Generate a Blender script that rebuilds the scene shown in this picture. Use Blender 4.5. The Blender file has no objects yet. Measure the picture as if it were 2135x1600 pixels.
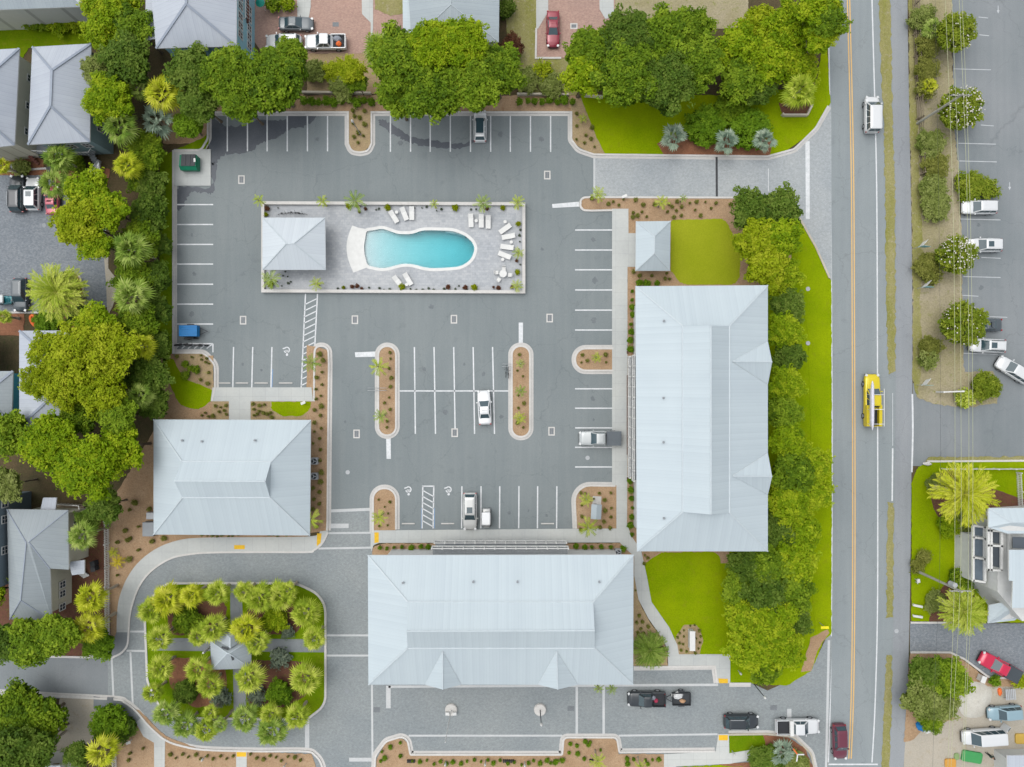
import bpy, math, random
from math import sin, cos, pi, radians as R
from mathutils import Vector, Matrix
from mathutils.geometry import tessellate_polygon

# ---------------------------------------------------------------- camera, sky, sun, exposure
SC = bpy.context.scene
COL = SC.collection
HC = 94.9                                   # camera height in metres
cam_d = bpy.data.cameras.new('camera'); cam = bpy.data.objects.new('camera', cam_d); COL.objects.link(cam)
cam.location = (0, 0, HC); cam_d.sensor_width = 36; cam_d.lens = 24; cam_d.clip_end = 2000; cam_d.clip_start = 1
SC.camera = cam
SUN_EL, SUN_AZ = R(68), R(305)               # overcast: a broad soft sun from the upper left
w = bpy.data.worlds.new('World'); SC.world = w; w.use_nodes = True
wn = w.node_tree; wn.nodes.clear()
sky = wn.nodes.new('ShaderNodeTexSky'); sky.sky_type = 'NISHITA'; sky.sun_disc = False
sky.sun_elevation = SUN_EL; sky.sun_rotation = SUN_AZ; sky.air_density = 1.0; sky.dust_density = 3.0; sky.ozone_density = 0.6
bg = wn.nodes.new('ShaderNodeBackground'); bg.inputs[1].default_value = 0.15
wo = wn.nodes.new('ShaderNodeOutputWorld')
hs = wn.nodes.new('ShaderNodeHueSaturation'); hs.inputs['Saturation'].default_value = 0.20
wn.links.new(sky.outputs[0], hs.inputs['Color']); wn.links.new(hs.outputs[0], bg.inputs[0]); wn.links.new(bg.outputs[0], wo.inputs[0])
sd = bpy.data.lights.new('sun', 'SUN'); sd.energy = 0.6; sd.angle = R(70); sd.color = (1.0, 0.965, 0.91)
sun = bpy.data.objects.new('sun', sd); COL.objects.link(sun)
dv = Vector((sin(SUN_AZ) * cos(SUN_EL), cos(SUN_AZ) * cos(SUN_EL), sin(SUN_EL)))
sun.rotation_euler = dv.to_track_quat('Z', 'Y').to_euler()
SC.view_settings.view_transform = 'Standard'; SC.view_settings.look = 'None'
SC.view_settings.exposure = 0.87; SC.view_settings.gamma = 1
SC.cycles.max_bounces = 6; SC.cycles.transparent_max_bounces = 8

# ---------------------------------------------------------------- helpers
def P(px, py, z=0.0):
    """true position of a point of height z whose image on the plan survey is (px, py)"""
    k = (1 - z / HC) / 15.0
    return Vector(((px - 1067.5) * k, (800 - py) * k, z))
def XY(px, py): return ((px - 1067.5) / 15.0, (800 - py) / 15.0)
K = 0.62
def lin(c): return ((c / 255 + 0.055) / 1.055) ** 2.4 if c > 10 else c / 255 / 12.92
def C(r, g, b, k=K): return (lin(r) * k, lin(g) * k, lin(b) * k, 1)

def nt(name):
    m = bpy.data.materials.new(name); m.use_nodes = True; n = m.node_tree; n.nodes.clear()
    out = n.nodes.new('ShaderNodeOutputMaterial'); b = n.nodes.new('ShaderNodeBsdfPrincipled')
    n.links.new(b.outputs[0], out.inputs[0]); b.inputs['Roughness'].default_value = 0.85
    b.inputs['Specular IOR Level'].default_value = 0.25
    return m, n, b, out
def ramp(n, stops):
    r = n.nodes.new('ShaderNodeValToRGB'); e = r.color_ramp.elements
    while len(e) < len(stops): e.new(0.5)
    for i, (p, c) in enumerate(stops): e[i].position = p; e[i].color = c
    return r
def coord(n, space='Object', scale=(1, 1, 1), rot=0):
    t = n.nodes.new('ShaderNodeTexCoord'); mp = n.nodes.new('ShaderNodeMapping')
    mp.inputs['Scale'].default_value = scale; mp.inputs['Rotation'].default_value = (0, 0, rot)
    n.links.new(t.outputs[space], mp.inputs[0]); return mp.outputs[0]
def noise(n, vec, scale, detail=4, rough=0.6):
    t = n.nodes.new('ShaderNodeTexNoise'); t.inputs['Scale'].default_value = scale; t.inputs['Detail'].default_value = detail
    t.inputs['Roughness'].default_value = rough; n.links.new(vec, t.inputs['Vector']); return t.outputs['Fac']
def mixc(n, fac, a, b, mode='MIX'):
    m = n.nodes.new('ShaderNodeMix'); m.data_type = 'RGBA'; m.blend_type = mode
    for s, v in ((m.inputs[0], fac), (m.inputs[6], a), (m.inputs[7], b)):
        if isinstance(v, (int, float, tuple)): s.default_value = v
        else: n.links.new(v, s)
    return m.outputs[2]
def bump(n, b, h, st=0.3, d=0.05):
    bp = n.nodes.new('ShaderNodeBump'); bp.inputs['Strength'].default_value = st; bp.inputs['Distance'].default_value = d
    n.links.new(h, bp.inputs['Height']); n.links.new(bp.outputs[0], b.inputs['Normal'])
def ground_mat(name, c1, c2, s_big=0.15, s_fine=6, fine=0.25, c3=None, bmp=0.2, rough=0.9, stretch=None):
    """large patches c1/c2 with fine grain"""
    m, n, b, o = nt(name); v = coord(n, scale=stretch or (1, 1, 1)); v0 = coord(n)
    r = ramp(n, [(0.32, c1), (0.68, c2)]); n.links.new(noise(n, v, s_big, 5), r.inputs[0])
    f = noise(n, v0, s_fine, 3, 0.7)
    fr = ramp(n, [(0.3, (1 - fine,) * 3 + (1,)), (0.7, (1 + fine,) * 3 + (1,))]); n.links.new(f, fr.inputs[0])
    c = mixc(n, 1.0, r.outputs[0], fr.outputs[0], 'MULTIPLY')
    if c3:
        r3 = ramp(n, [(0.55, (0, 0, 0, 1)), (0.68, (1, 1, 1, 1))]); n.links.new(noise(n, v0, s_big * 5 + 0.3, 6, 0.75), r3.inputs[0])
        c = mixc(n, r3.outputs[0], c, c3)
    n.links.new(c, b.inputs['Base Color']); b.inputs['Roughness'].default_value = rough
    if bmp: bump(n, b, f, bmp)
    return m
def plain(name, c, rough=0.6, metal=0.0, spec=0.3, var=0.06):
    m, n, b, o = nt(name); b.inputs['Roughness'].default_value = rough; b.inputs['Metallic'].default_value = metal
    b.inputs['Specular IOR Level'].default_value = spec
    v = coord(n); f = noise(n, v, 1.7, 4)
    lo = tuple(x * (1 - var) for x in c[:3]) + (1,); hi = tuple(min(1, x * (1 + var)) for x in c[:3]) + (1,)
    r = ramp(n, [(0.3, lo), (0.7, hi)]); n.links.new(f, r.inputs[0]); n.links.new(r.outputs[0], b.inputs['Base Color'])
    return m
def brick_mat(name, c1, c2, cm, bw, bh, mortar, rough=0.9, big=None, offset=0.5, rot=0, fine=0.14, squash=None):
    m, n, b, o = nt(name); v = coord(n, rot=rot)
    t = n.nodes.new('ShaderNodeTexBrick'); t.offset = offset
    t.inputs['Scale'].default_value = 1; t.inputs['Brick Width'].default_value = bw; t.inputs['Row Height'].default_value = bh
    t.inputs['Mortar Size'].default_value = mortar; t.inputs['Color1'].default_value = c1; t.inputs['Color2'].default_value = c2
    t.inputs['Mortar'].default_value = cm; t.inputs['Mortar Smooth'].default_value = 0.3; n.links.new(v, t.inputs['Vector'])
    fr = ramp(n, [(0.3, (1 - fine,) * 3 + (1,)), (0.7, (1 + fine,) * 3 + (1,))]); n.links.new(noise(n, v, 3.0, 5, 0.75), fr.inputs[0])
    c = mixc(n, 1.0, t.outputs['Color'], fr.outputs[0], 'MULTIPLY')
    bigr = ramp(n, [(0.3, (0.88, 0.9, 0.92, 1)), (0.7, (1.08, 1.07, 1.05, 1))]); n.links.new(noise(n, v, big or 0.12, 4), bigr.inputs[0])
    c = mixc(n, 1.0, c, bigr.outputs[0], 'MULTIPLY')
    n.links.new(c, b.inputs['Base Color']); b.inputs['Roughness'].default_value = rough
    return m
def roof_mat(name, c, seam=0.42, dirt=0.05, rough=0.55, seamd=0.88, metal=0.0):
    """standing seam metal; UV x runs along the eave in metres"""
    m, n, b, o = nt(name)
    uv = n.nodes.new('ShaderNodeTexCoord').outputs['UV']; sp = n.nodes.new('ShaderNodeSeparateXYZ'); n.links.new(uv, sp.inputs[0])
    d = n.nodes.new('ShaderNodeMath'); d.operation = 'DIVIDE'; d.inputs[1].default_value = seam; n.links.new(sp.outputs[0], d.inputs[0])
    fr = n.nodes.new('ShaderNodeMath'); fr.operation = 'FRACT'; n.links.new(d.outputs[0], fr.inputs[0])
    rr = ramp(n, [(0.0, (1, 1, 1, 1)), (0.1, (1, 1, 1, 1)), (0.14, (0, 0, 0, 1)), (0.24, (0, 0, 0, 1)), (0.30, (0.6, 0.6, 0.6, 1))])
    n.links.new(fr.outputs[0], rr.inputs[0])
    fl = n.nodes.new('ShaderNodeMath'); fl.operation = 'FLOOR'; n.links.new(d.outputs[0], fl.inputs[0])
    wn_ = n.nodes.new('ShaderNodeTexWhiteNoise'); wn_.noise_dimensions = '1D'; n.links.new(fl.outputs[0], wn_.inputs['W'])
    shade = ramp(n, [(0.0, (seamd, seamd, seamd, 1)), (1.0, (1.04, 1.04, 1.04, 1))]); n.links.new(rr.outputs[0], shade.inputs[0])
    pan = ramp(n, [(0.0, (0.97, 0.97, 0.975, 1)), (1.0, (1.03, 1.03, 1.025, 1))]); n.links.new(wn_.outputs[0], pan.inputs[0])
    v = coord(n); nz = ramp(n, [(0.3, (1 - dirt, 1 - dirt, 1 - dirt * 0.8, 1)), (0.7, (1 + dirt, 1 + dirt * .8, 1 + dirt * 0.6, 1))]); n.links.new(noise(n, v, 0.22, 6, 0.65), nz.inputs[0])
    cc = mixc(n, 1.0, c, shade.outputs[0], 'MULTIPLY'); cc = mixc(n, 1.0, cc, pan.outputs[0], 'MULTIPLY'); cc = mixc(n, 1.0, cc, nz.outputs[0], 'MULTIPLY')
    n.links.new(cc, b.inputs['Base Color']); b.inputs['Roughness'].default_value = rough; b.inputs['Metallic'].default_value = metal
    bump(n, b, rr.outputs[0], 0.25, 0.03)
    return m
def leaf_mat(name, ca, cb, cc, trans=0.38):
    """leaf colours run ca (clump low) .. cb .. cc by a random tint stored per clump, shifted per tree"""
    m, n, b, o = nt(name)
    at = n.nodes.new('ShaderNodeAttribute'); at.attribute_name = 'tint'
    oi = n.nodes.new('ShaderNodeObjectInfo')
    ad = n.nodes.new('ShaderNodeMath'); ad.operation = 'MULTIPLY_ADD'; ad.inputs[1].default_value = 0.22; n.links.new(oi.outputs['Random'], ad.inputs[0])
    n.links.new(at.outputs['Fac'], ad.inputs[2])
    sb = n.nodes.new('ShaderNodeMath'); sb.operation = 'SUBTRACT'; sb.inputs[1].default_value = 0.11; n.links.new(ad.outputs[0], sb.inputs[0])
    r = ramp(n, [(0.05, ca), (0.5, cb), (0.95, cc)]); n.links.new(sb.outputs[0], r.inputs[0])
    n.links.new(r.outputs[0], b.inputs['Base Color']); b.inputs['Roughness'].default_value = 0.6; b.inputs['Specular IOR Level'].default_value = 0.14
    tr = n.nodes.new('ShaderNodeBsdfTranslucent'); n.links.new(r.outputs[0], tr.inputs[0])
    mx = n.nodes.new('ShaderNodeMixShader'); mx.inputs[0].default_value = trans
    n.links.new(b.outputs[0], mx.inputs[1]); n.links.new(tr.outputs[0], mx.inputs[2]); n.links.new(mx.outputs[0], o.inputs[0])
    return m

class MB:
    def __init__(s): s.v = []; s.f = []; s.mi = []; s.uv = []; s.sm = []; s.tint = []
    def face(s, pts, mi=0, uv=None, smooth=False):
        i = len(s.v); s.v += [tuple(p) for p in pts]; s.f.append(tuple(range(i, i + len(pts)))); s.mi.append(mi)
        s.uv.append(uv); s.sm.append(smooth)
    def grid(s, rows, mi=0, close=False, smooth=True):
        """rows: list of equal-length point rings/lines joined with shared vertices"""
        b = len(s.v); m = len(rows[0])
        for r in rows: s.v += [tuple(p) for p in r]
        for i in range(len(rows) - 1):
            for j in range(m if close else m - 1):
                k = (j + 1) % m
                s.f.append((b + i * m + j, b + i * m + k, b + (i + 1) * m + k, b + (i + 1) * m + j)); s.mi.append(mi); s.uv.append(None); s.sm.append(smooth)
        return b
    def fan(s, ring, mi=0, flip=False, smooth=False):
        r = list(ring)
        if flip: r.reverse()
        s.face(r, mi, smooth=smooth)
    def box(s, c, size, rz=0.0, mi=0, M=None):
        hx, hy, hz = (t / 2 for t in size); c = Vector(c); cr, sr = cos(rz), sin(rz)
        q = []
        for z in (-hz, hz):
            for x, y in ((-hx, -hy), (hx, -hy), (hx, hy), (-hx, hy)):
                p = Vector((x, y, z))
                p = (M @ p) if M else Vector((x * cr - y * sr, x * sr + y * cr, z))
                q.append(p + c)
        for f in ((3, 2, 1, 0), (4, 5, 6, 7), (0, 1, 5, 4), (1, 2, 6, 5), (2, 3, 7, 6), (3, 0, 4, 7)): s.face([q[i] for i in f], mi)
    def beam(s, a, b, wd, ht, mi=0):
        a, b = Vector(a), Vector(b); d = b - a; L = d.length
        if L < 1e-6: return
        q = d.to_track_quat('X', 'Z').to_matrix(); s.box((a + b) / 2, (L, wd, ht), mi=mi, M=q)
    def tube(s, pts, rad, n=8, mi=0, caps=True, smooth=True):
        pts = [Vector(p) for p in pts]; rows = []
        for i, p in enumerate(pts):
            d = (pts[min(i + 1, len(pts) - 1)] - pts[max(i - 1, 0)])
            q = d.to_track_quat('Z', 'Y').to_matrix(); r = rad[i] if isinstance(rad, (list, tuple)) else rad
            rows.append([p + q @ Vector((cos(t * 2 * pi / n) * r, sin(t * 2 * pi / n) * r, 0)) for t in range(n)])
        s.grid(rows, mi, close=True, smooth=smooth)
        if caps: s.fan(rows[-1], mi); s.fan(rows[0], mi, flip=True)
    def prism(s, poly, z0, z1, mi=0, mi_side=None, bottom=False, hole=None):
        """poly: closed list of xy"""
        a = sum(poly[i][0] * poly[(i + 1) % len(poly)][1] - poly[(i + 1) % len(poly)][0] * poly[i][1] for i in range(len(poly)))
        if a < 0: poly = poly[::-1]
        vs = [Vector((x, y, z1)) for x, y in poly]; loops = [vs]
        if hole: loops = [vs, [Vector((x, y, z1)) for x, y in hole]]; vs = loops[0] + loops[1]
        b = len(s.v); s.v += [tuple(v) for v in vs]
        for t in tessellate_polygon(loops):
            p, q, r = (vs[i] for i in t)
            if (q - p).cross(r - p).z < 0: t = t[::-1]
            if abs((q - p).cross(r - p).z) > 1e-9: s.f.append(tuple(b + i for i in t)); s.mi.append(mi); s.uv.append(None); s.sm.append(False)
        if z1 > z0:
            n = len(poly); ms = mi if mi_side is None else mi_side
            for i in range(len(hole) if hole else 0):
                (x0, y0), (x1, y1) = hole[i], hole[(i + 1) % len(hole)]; s.face([(x0, y0, z0), (x1, y1, z0), (x1, y1, z1), (x0, y0, z1)], ms)
            for i in range(n):
                (x0, y0), (x1, y1) = poly[i], poly[(i + 1) % n]
                s.face([(x0, y0, z0), (x1, y1, z0), (x1, y1, z1), (x0, y0, z1)], ms)
            if bottom: s.face([(x, y, z0) for x, y in poly[::-1]], ms)
    def build(s, name, mats, parent=None, loc=None, rz=None):
        me = bpy.data.meshes.new(name); me.from_pydata(s.v, [], s.f)
        if not isinstance(mats, (list, tuple)): mats = [mats]
        for m in mats: me.materials.append(m)
        me.polygons.foreach_set('material_index', s.mi); me.polygons.foreach_set('use_smooth', s.sm)
        if any(u for u in s.uv):
            ul = me.uv_layers.new(name='UVMap'); k = 0
            for f, u in zip(s.f, s.uv):
                for j in range(len(f)):
                    ul.data[k].uv = u[j] if u else (0.3, 0); k += 1
        if s.tint:
            at = me.attributes.new('tint', 'FLOAT', 'POINT'); at.data.foreach_set('value', s.tint)
        me.update()
        o = bpy.data.objects.new(name, me); COL.objects.link(o)
        if parent: o.parent = parent
        if loc is not None: o.location = loc
        if rz is not None: o.rotation_euler.z = rz
        return o
def tag(o, label=None, cat=None, group=None, kind=None):
    if label: o['label'] = label
    if cat: o['category'] = cat
    if group: o['group'] = group
    if kind: o['kind'] = kind
    return o
def empty(name, loc, rz=0.0, label=None, cat=None, group=None):
    o = bpy.data.objects.new(name, None); COL.objects.link(o); o.location = loc; o.rotation_euler.z = rz
    o.empty_display_size = 0.3
    return tag(o, label, cat, group)
def copy_tree(o, parent=None):
    c = o.copy(); COL.objects.link(c)
    if parent: c.parent = parent
    for ch in list(o.children): copy_tree(ch, c)
    return c
def rp(pts, closed=True, seg=8, px=True):
    """rounded polygon/polyline from (x, y[, r]) in plan units -> world xy"""
    n = len(pts); out = []
    for i, p in enumerate(pts):
        r = p[2] if len(p) > 2 else 0
        if r <= 0 or (not closed and i in (0, n - 1)): out.append((p[0], p[1])); continue
        a, b, c = Vector(pts[i - 1][:2]), Vector(p[:2]), Vector(pts[(i + 1) % n][:2])
        u, v = (a - b), (c - b); lu, lv = u.length, v.length; u.normalize(); v.normalize()
        ang = u.angle(v, pi)
        if ang > pi - 0.05: out.append((p[0], p[1])); continue
        t = min(r / math.tan(ang / 2), lu * 0.499, lv * 0.499); rr = t * math.tan(ang / 2)
        s0, s1 = b + u * t, b + v * t; ce = b + (u + v).normalized() * (rr / sin(ang / 2))
        a0 = math.atan2(s0.y - ce.y, s0.x - ce.x); a1 = math.atan2(s1.y - ce.y, s1.x - ce.x); d = a1 - a0
        while d > pi: d -= 2 * pi
        while d < -pi: d += 2 * pi
        for k in range(seg + 1): out.append((ce.x + rr * cos(a0 + d * k / seg), ce.y + rr * sin(a0 + d * k / seg)))
    return [XY(*q) for q in out] if px else out
def smooth_path(pts, closed=False, sub=6):
    """Catmull-Rom through plan points"""
    n = len(pts); out = []
    rng = range(n) if closed else range(n - 1)
    for i in rng:
        p0 = pts[(i - 1) % n] if closed or i > 0 else pts[0]; p1 = pts[i]; p2 = pts[(i + 1) % n]
        p3 = pts[(i + 2) % n] if closed or i + 2 < n else pts[-1]
        for k in range(sub):
            t = k / sub
            out.append(tuple(0.5 * ((2 * p1[j]) + (-p0[j] + p2[j]) * t + (2 * p0[j] - 5 * p1[j] + 4 * p2[j] - p3[j]) * t * t + (-p0[j] + 3 * p1[j] - 3 * p2[j] + p3[j]) * t ** 3) for j in (0, 1)))
    if not closed: out.append(tuple(pts[-1][:2]))
    return out
def W(pts): return [XY(*p[:2]) for p in pts]
def strip(mb, line, wd, z0, z1, closed=False, mi=0, off=0.0):
    """ribbon of width wd (m) along world xy line"""
    pts = [Vector(p) for p in line]
    q = [pts[0]]
    for p in pts[1:]:
        if (p - q[-1]).length > 0.02: q.append(p)
    pts = q; n = len(pts); L, Rr = [], []
    for i in range(n):
        a = pts[i - 1] if (closed or i > 0) else None; c = pts[(i + 1) % n] if (closed or i < n - 1) else None
        d0 = (pts[i] - a).normalized() if a is not None else None; d1 = (c - pts[i]).normalized() if c is not None else None
        d0 = d0 or d1; d1 = d1 or d0; t = (d0 + d1)
        t = t.normalized() if t.length > 1e-4 else d1
        nn = Vector((-t.y, t.x)); k = 1 / max(0.5, nn.dot(Vector((-d1.y, d1.x))))
        L.append(pts[i] + nn * (off + wd / 2) * k); Rr.append(pts[i] + nn * (off - wd / 2) * k)
    for i in range(n if closed else n - 1):
        j = (i + 1) % n
        mb.face([(*Rr[i], z1), (*Rr[j], z1), (*L[j], z1), (*L[i], z1)], mi)
        if z1 > z0:
            mb.face([(*Rr[i], z0), (*Rr[j], z0), (*Rr[j], z1), (*Rr[i], z1)], mi)
            mb.face([(*L[j], z0), (*L[i], z0), (*L[i], z1), (*L[j], z1)], mi)
    if not closed and z1 > z0:
        mb.face([(*L[0], z0), (*Rr[0], z0), (*Rr[0], z1), (*L[0], z1)], mi); mb.face([(*Rr[-1], z0), (*L[-1], z0), (*L[-1], z1), (*Rr[-1], z1)], mi)
def surf(name, poly, z, mat, z0=None, hole=None):
    """a piece of the setting: a sheet, or a slab when z0 is given"""
    mb = MB(); mb.prism(poly, z if z0 is None else z0, z, 0, hole=hole)
    o = mb.build(name, mat); o['kind'] = 'structure'; return o

POOL = [(761, 479), (780, 474.6), (795.7, 472), (807, 474.2), (815, 477), (830, 482), (845, 483), (860, 482), (875, 477), (890, 475), (920, 475.5), (945, 477), (968, 485), (980, 493), (990, 503.5), (995, 517), (993.5, 529), (987.5, 542.5), (977, 553), (962, 561), (944, 564), (905, 566), (884, 564), (869, 560), (857, 557.5), (842, 557), (827, 560), (815, 563.5), (800, 566), (788, 565), (777, 562.7), (763.5, 558), (756, 538), (753.5, 516), (756, 497)]
POOLW = [XY(*p) for p in smooth_path(POOL, True, 3)]
# ---------------------------------------------------------------- ground materials
def asphalt_mat(name, c1, c2, wet=None):
    m = ground_mat(name, c1, c2, 0.07, 9, 0.10, bmp=0.12, rough=0.85)
    n = m.node_tree; b = [x for x in n.nodes if x.type == 'BSDF_PRINCIPLED'][0]
    src = b.inputs['Base Color'].links[0].from_socket
    v = coord(n)
    # paver-lane streaks of the laying machine, fine cracks and dark repaired joints
    st = ramp(n, [(0.35, (0.955, 0.96, 0.965, 1)), (0.65, (1.035, 1.03, 1.025, 1))]); n.links.new(noise(n, coord(n, scale=(1.1, 0.06, 1)), 1, 3), st.inputs[0])
    c = mixc(n, 1.0, src, st.outputs[0], 'MULTIPLY')
    vo = n.nodes.new('ShaderNodeTexVoronoi'); vo.feature = 'DISTANCE_TO_EDGE'; vo.inputs['Scale'].default_value = 0.11
    dn = n.nodes.new('ShaderNodeTexNoise'); dn.inputs['Scale'].default_value = 0.8; n.links.new(v, dn.inputs['Vector'])
    va = n.nodes.new('ShaderNodeVectorMath'); va.operation = 'MULTIPLY_ADD'; va.inputs[1].default_value = (2.2, 2.2, 0); n.links.new(dn.outputs['Color'], va.inputs[0]); n.links.new(v, va.inputs[2])
    n.links.new(va.outputs[0], vo.inputs['Vector'])
    cr = ramp(n, [(0.0, (0.84, 0.84, 0.84, 1)), (0.006, (1, 1, 1, 1))]); n.links.new(vo.outputs['Distance'], cr.inputs[0])
    c = mixc(n, 1.0, c, cr.outputs[0], 'MULTIPLY')
    so = ramp(n, [(0.60, (1, 1, 1, 1)), (0.72, (0.9, 0.9, 0.905, 1))]); n.links.new(noise(n, v, 0.55, 5, 0.55), so.inputs[0])
    c = mixc(n, 1.0, c, so.outputs[0], 'MULTIPLY')
    sl = ramp(n, [(0.66, (1, 1, 1, 1)), (0.74, (1.09, 1.09, 1.08, 1))]); n.links.new(noise(n, coord(n, scale=(0.4, 1, 1)), 0.4, 6, 0.7), sl.inputs[0])
    c = mixc(n, 1.0, c, sl.outputs[0], 'MULTIPLY')
    n.links.new(c, b.inputs['Base Color'])
    return m
M = {}
M['soil'] = ground_mat('leaf_litter', C(74, 70, 46), C(104, 88, 62), 0.25, 5, 0.3, C(66, 78, 34))
M['asphalt'] = asphalt_mat('lot_asphalt', C(131, 140, 142), C(142, 150, 151))
M['road'] = asphalt_mat('road_asphalt', C(144, 153, 156), C(153, 161, 163))
M['path'] = asphalt_mat('path_asphalt', C(150, 155, 160), C(158, 163, 166))
M['old'] = asphalt_mat('old_asphalt', C(131, 139, 142), C(148, 153, 156))
M['wet'] = ground_mat('wet_asphalt', C(88, 94, 102), C(100, 105, 112), 0.3, 6, 0.12, rough=0.5)
M['stain'] = ground_mat('oil_stained_asphalt', C(112, 119, 123), C(124, 131, 134), 1.2, 6, 0.12, rough=0.6)
M['paverlight'] = brick_mat('light_grey_pavers', C(186, 191, 193), C(174, 180, 182), C(152, 158, 160), 0.24, 0.12, 0.008)
M['paver'] = brick_mat('grey_pavers', C(160, 167, 168), C(148, 155, 157), C(128, 134, 136), 0.24, 0.12, 0.008)
M['paverdark'] = brick_mat('charcoal_pavers', C(150, 156, 162), C(130, 137, 144), C(116, 122, 126), 0.26, 0.13, 0.01, fine=0.22, big=0.2)
M['brick'] = brick_mat('pink_brick_pavers', C(196, 165, 150), C(180, 148, 136), C(168, 142, 130), 0.24, 0.12, 0.008)
M['pooldeck'] = brick_mat('pool_deck_pavers', C(196, 199, 202), C(182, 186, 190), C(170, 174, 178), 0.5, 0.35, 0.01, fine=0.1)
M['conc'] = brick_mat('concrete_slabs', C(206, 209, 206), C(201, 204, 201), C(180, 183, 181), 1.8, 1.8, 0.015, offset=0, fine=0.05)
M['kerb'] = ground_mat('kerb_concrete', C(212, 210, 205), C(224, 222, 218), 0.3, 4, 0.08, bmp=0)
M['kerbtan'] = ground_mat('weathered_kerb', C(196, 188, 168), C(210, 204, 190), 0.4, 4, 0.08, bmp=0)
M['gutter'] = ground_mat('gutter_concrete', C(202, 200, 196), C(214, 212, 208), 0.3, 4, 0.08, bmp=0)
M['white'] = ground_mat('road_paint_white', C(212, 217, 219), C(236, 238, 240), 1.6, 12, 0.16, bmp=0, rough=0.6)
M['whitefade'] = ground_mat('worn_road_paint', C(186, 191, 195), C(206, 210, 212), 0.9, 8, 0.12, bmp=0, rough=0.7)
M['band'] = ground_mat('pale_band', C(200, 204, 205), C(212, 214, 214), 0.4, 5, 0.08, bmp=0)
M['yellow'] = ground_mat('road_paint_yellow', C(232, 186, 110), C(240, 198, 124), 0.6, 8, 0.06, bmp=0, rough=0.6)
M['tactile'] = brick_mat('tactile_yellow', C(250, 204, 62), C(246, 198, 56), C(226, 178, 50), 0.12, 0.12, 0.012, offset=0)
M['blue'] = ground_mat('parking_paint_blue', C(120, 160, 205), C(135, 170, 210), 0.6, 8, 0.06, bmp=0)
M['mulch'] = ground_mat('pine_straw_mulch', C(172, 142, 110), C(188, 160, 128), 0.35, 7, 0.2, C(164, 128, 96))
M['mulchtan'] = ground_mat('tan_sandy_mulch', C(180, 160, 124), C(170, 146, 112), 0.4, 7, 0.2, C(168, 160, 100))
M['mulchred'] = ground_mat('red_bark', C(142, 96, 72), C(158, 110, 82), 0.35, 7, 0.26, C(116, 86, 62))
M['mulchdark'] = ground_mat('dark_bark', C(122, 82, 66), C(104, 72, 56), 0.35, 7, 0.28, C(110, 110, 50))
M['grass'] = ground_mat('bright_lawn', C(122, 150, 4), C(152, 172, 10), 0.12, 7, 0.18, C(140, 154, 24), bmp=0.3)
M['grassdull'] = ground_mat('dull_lawn', C(98, 132, 8), C(126, 150, 16), 0.14, 7, 0.18, C(132, 142, 34), bmp=0.3)  # duller, darker green than the bright lawn
M['grasspale'] = ground_mat('pale_lawn', C(152, 164, 32), C(164, 172, 42), 0.15, 7, 0.14, bmp=0.3)
M['verge'] = ground_mat('dry_verge', C(142, 142, 78), C(164, 158, 112), 0.35, 6, 0.22, C(176, 168, 142), bmp=0.3, stretch=(1.5, 0.35, 1))
M['sandy'] = ground_mat('sandy_dirt', C(178, 168, 142), C(158, 150, 112), 0.2, 5, 0.2, C(140, 142, 82))
M['sand'] = ground_mat('pale_sand', C(192, 184, 168), C(180, 174, 160), 0.16, 5, 0.10, C(176, 164, 138))
M['whitesand'] = ground_mat('white_sand', C(218, 216, 206), C(206, 202, 190), 0.5, 5, 0.10, bmp=0.3)
M['iron'] = brick_mat('iron_grate', C(96, 98, 100), C(86, 88, 90), C(50, 52, 54), 0.9, 0.07, 0.02, offset=0)
M['gravel'] = ground_mat('pale_gravel', C(200, 203, 206), C(184, 188, 192), 0.8, 10, 0.14)

for k_ in ('grass', 'grassdull', 'grasspale', 'verge'): [x for x in M[k_].node_tree.nodes if x.type == 'BSDF_PRINCIPLED'][0].inputs['Specular IOR Level'].default_value = 0.04
# ---------------------------------------------------------------- setting: ground, roads, paths
Z1, Z2, ZM, ZB, ZG, ZS, ZK = 0.02, 0.032, 0.006, 0.09, 0.105, 0.13, 0.16
surf('ground', [(-400, -400), (400, -400), (400, 400), (-400, 400)], 0.0, M['soil'], hole=POOLW)
surf('parking_lot', W([(436, 233), (1240, 233), (1240, 437), (1284, 437), (1284, 1106), (680, 1106), (680, 812), (443, 812), (443, 760), (360, 742), (360, 380), (436, 380)]), Z1, M['asphalt'], hole=POOLW)
main_l = smooth_path([(1721, -200), (1722, 0), (1729, 150), (1731, 300), (1733, 500), (1734, 800), (1733, 1300), (1731, 1450), (1726, 1600), (1716, 1850)])
path_r = smooth_path([(1891, -200), (1892, 0), (1895, 200), (1899, 400), (1902, 600), (1902, 800), (1899, 1100), (1896, 1300), (1890, 1500), (1884, 1600), (1872, 1850)])
surf('road', W(main_l + path_r[::-1]), 0.018, M['road'])
pl = smooth_path([(1854, -200), (1857, 0), (1862, 250), (1867, 400), (1868, 700), (1866, 1000), (1863, 1290), (1858, 1500), (1850, 1650), (1840, 1850)])
surf('path', W(pl + path_r[::-1]), 0.026, M['path'])
surf('right_car_park', W([(1975, -200), (1985, 0), (1988, 250), (2003, 400), (2006, 700), (2006, 760), (1950, 780), (1903, 800), (1903, 972), (2600, 972), (2600, -200)]), 0.016, M['old'])
surf('left_side_street', W([(-500, 1365), (240, 1370), (240, 1460), (-500, 1440)]), Z1, M['old'])
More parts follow.
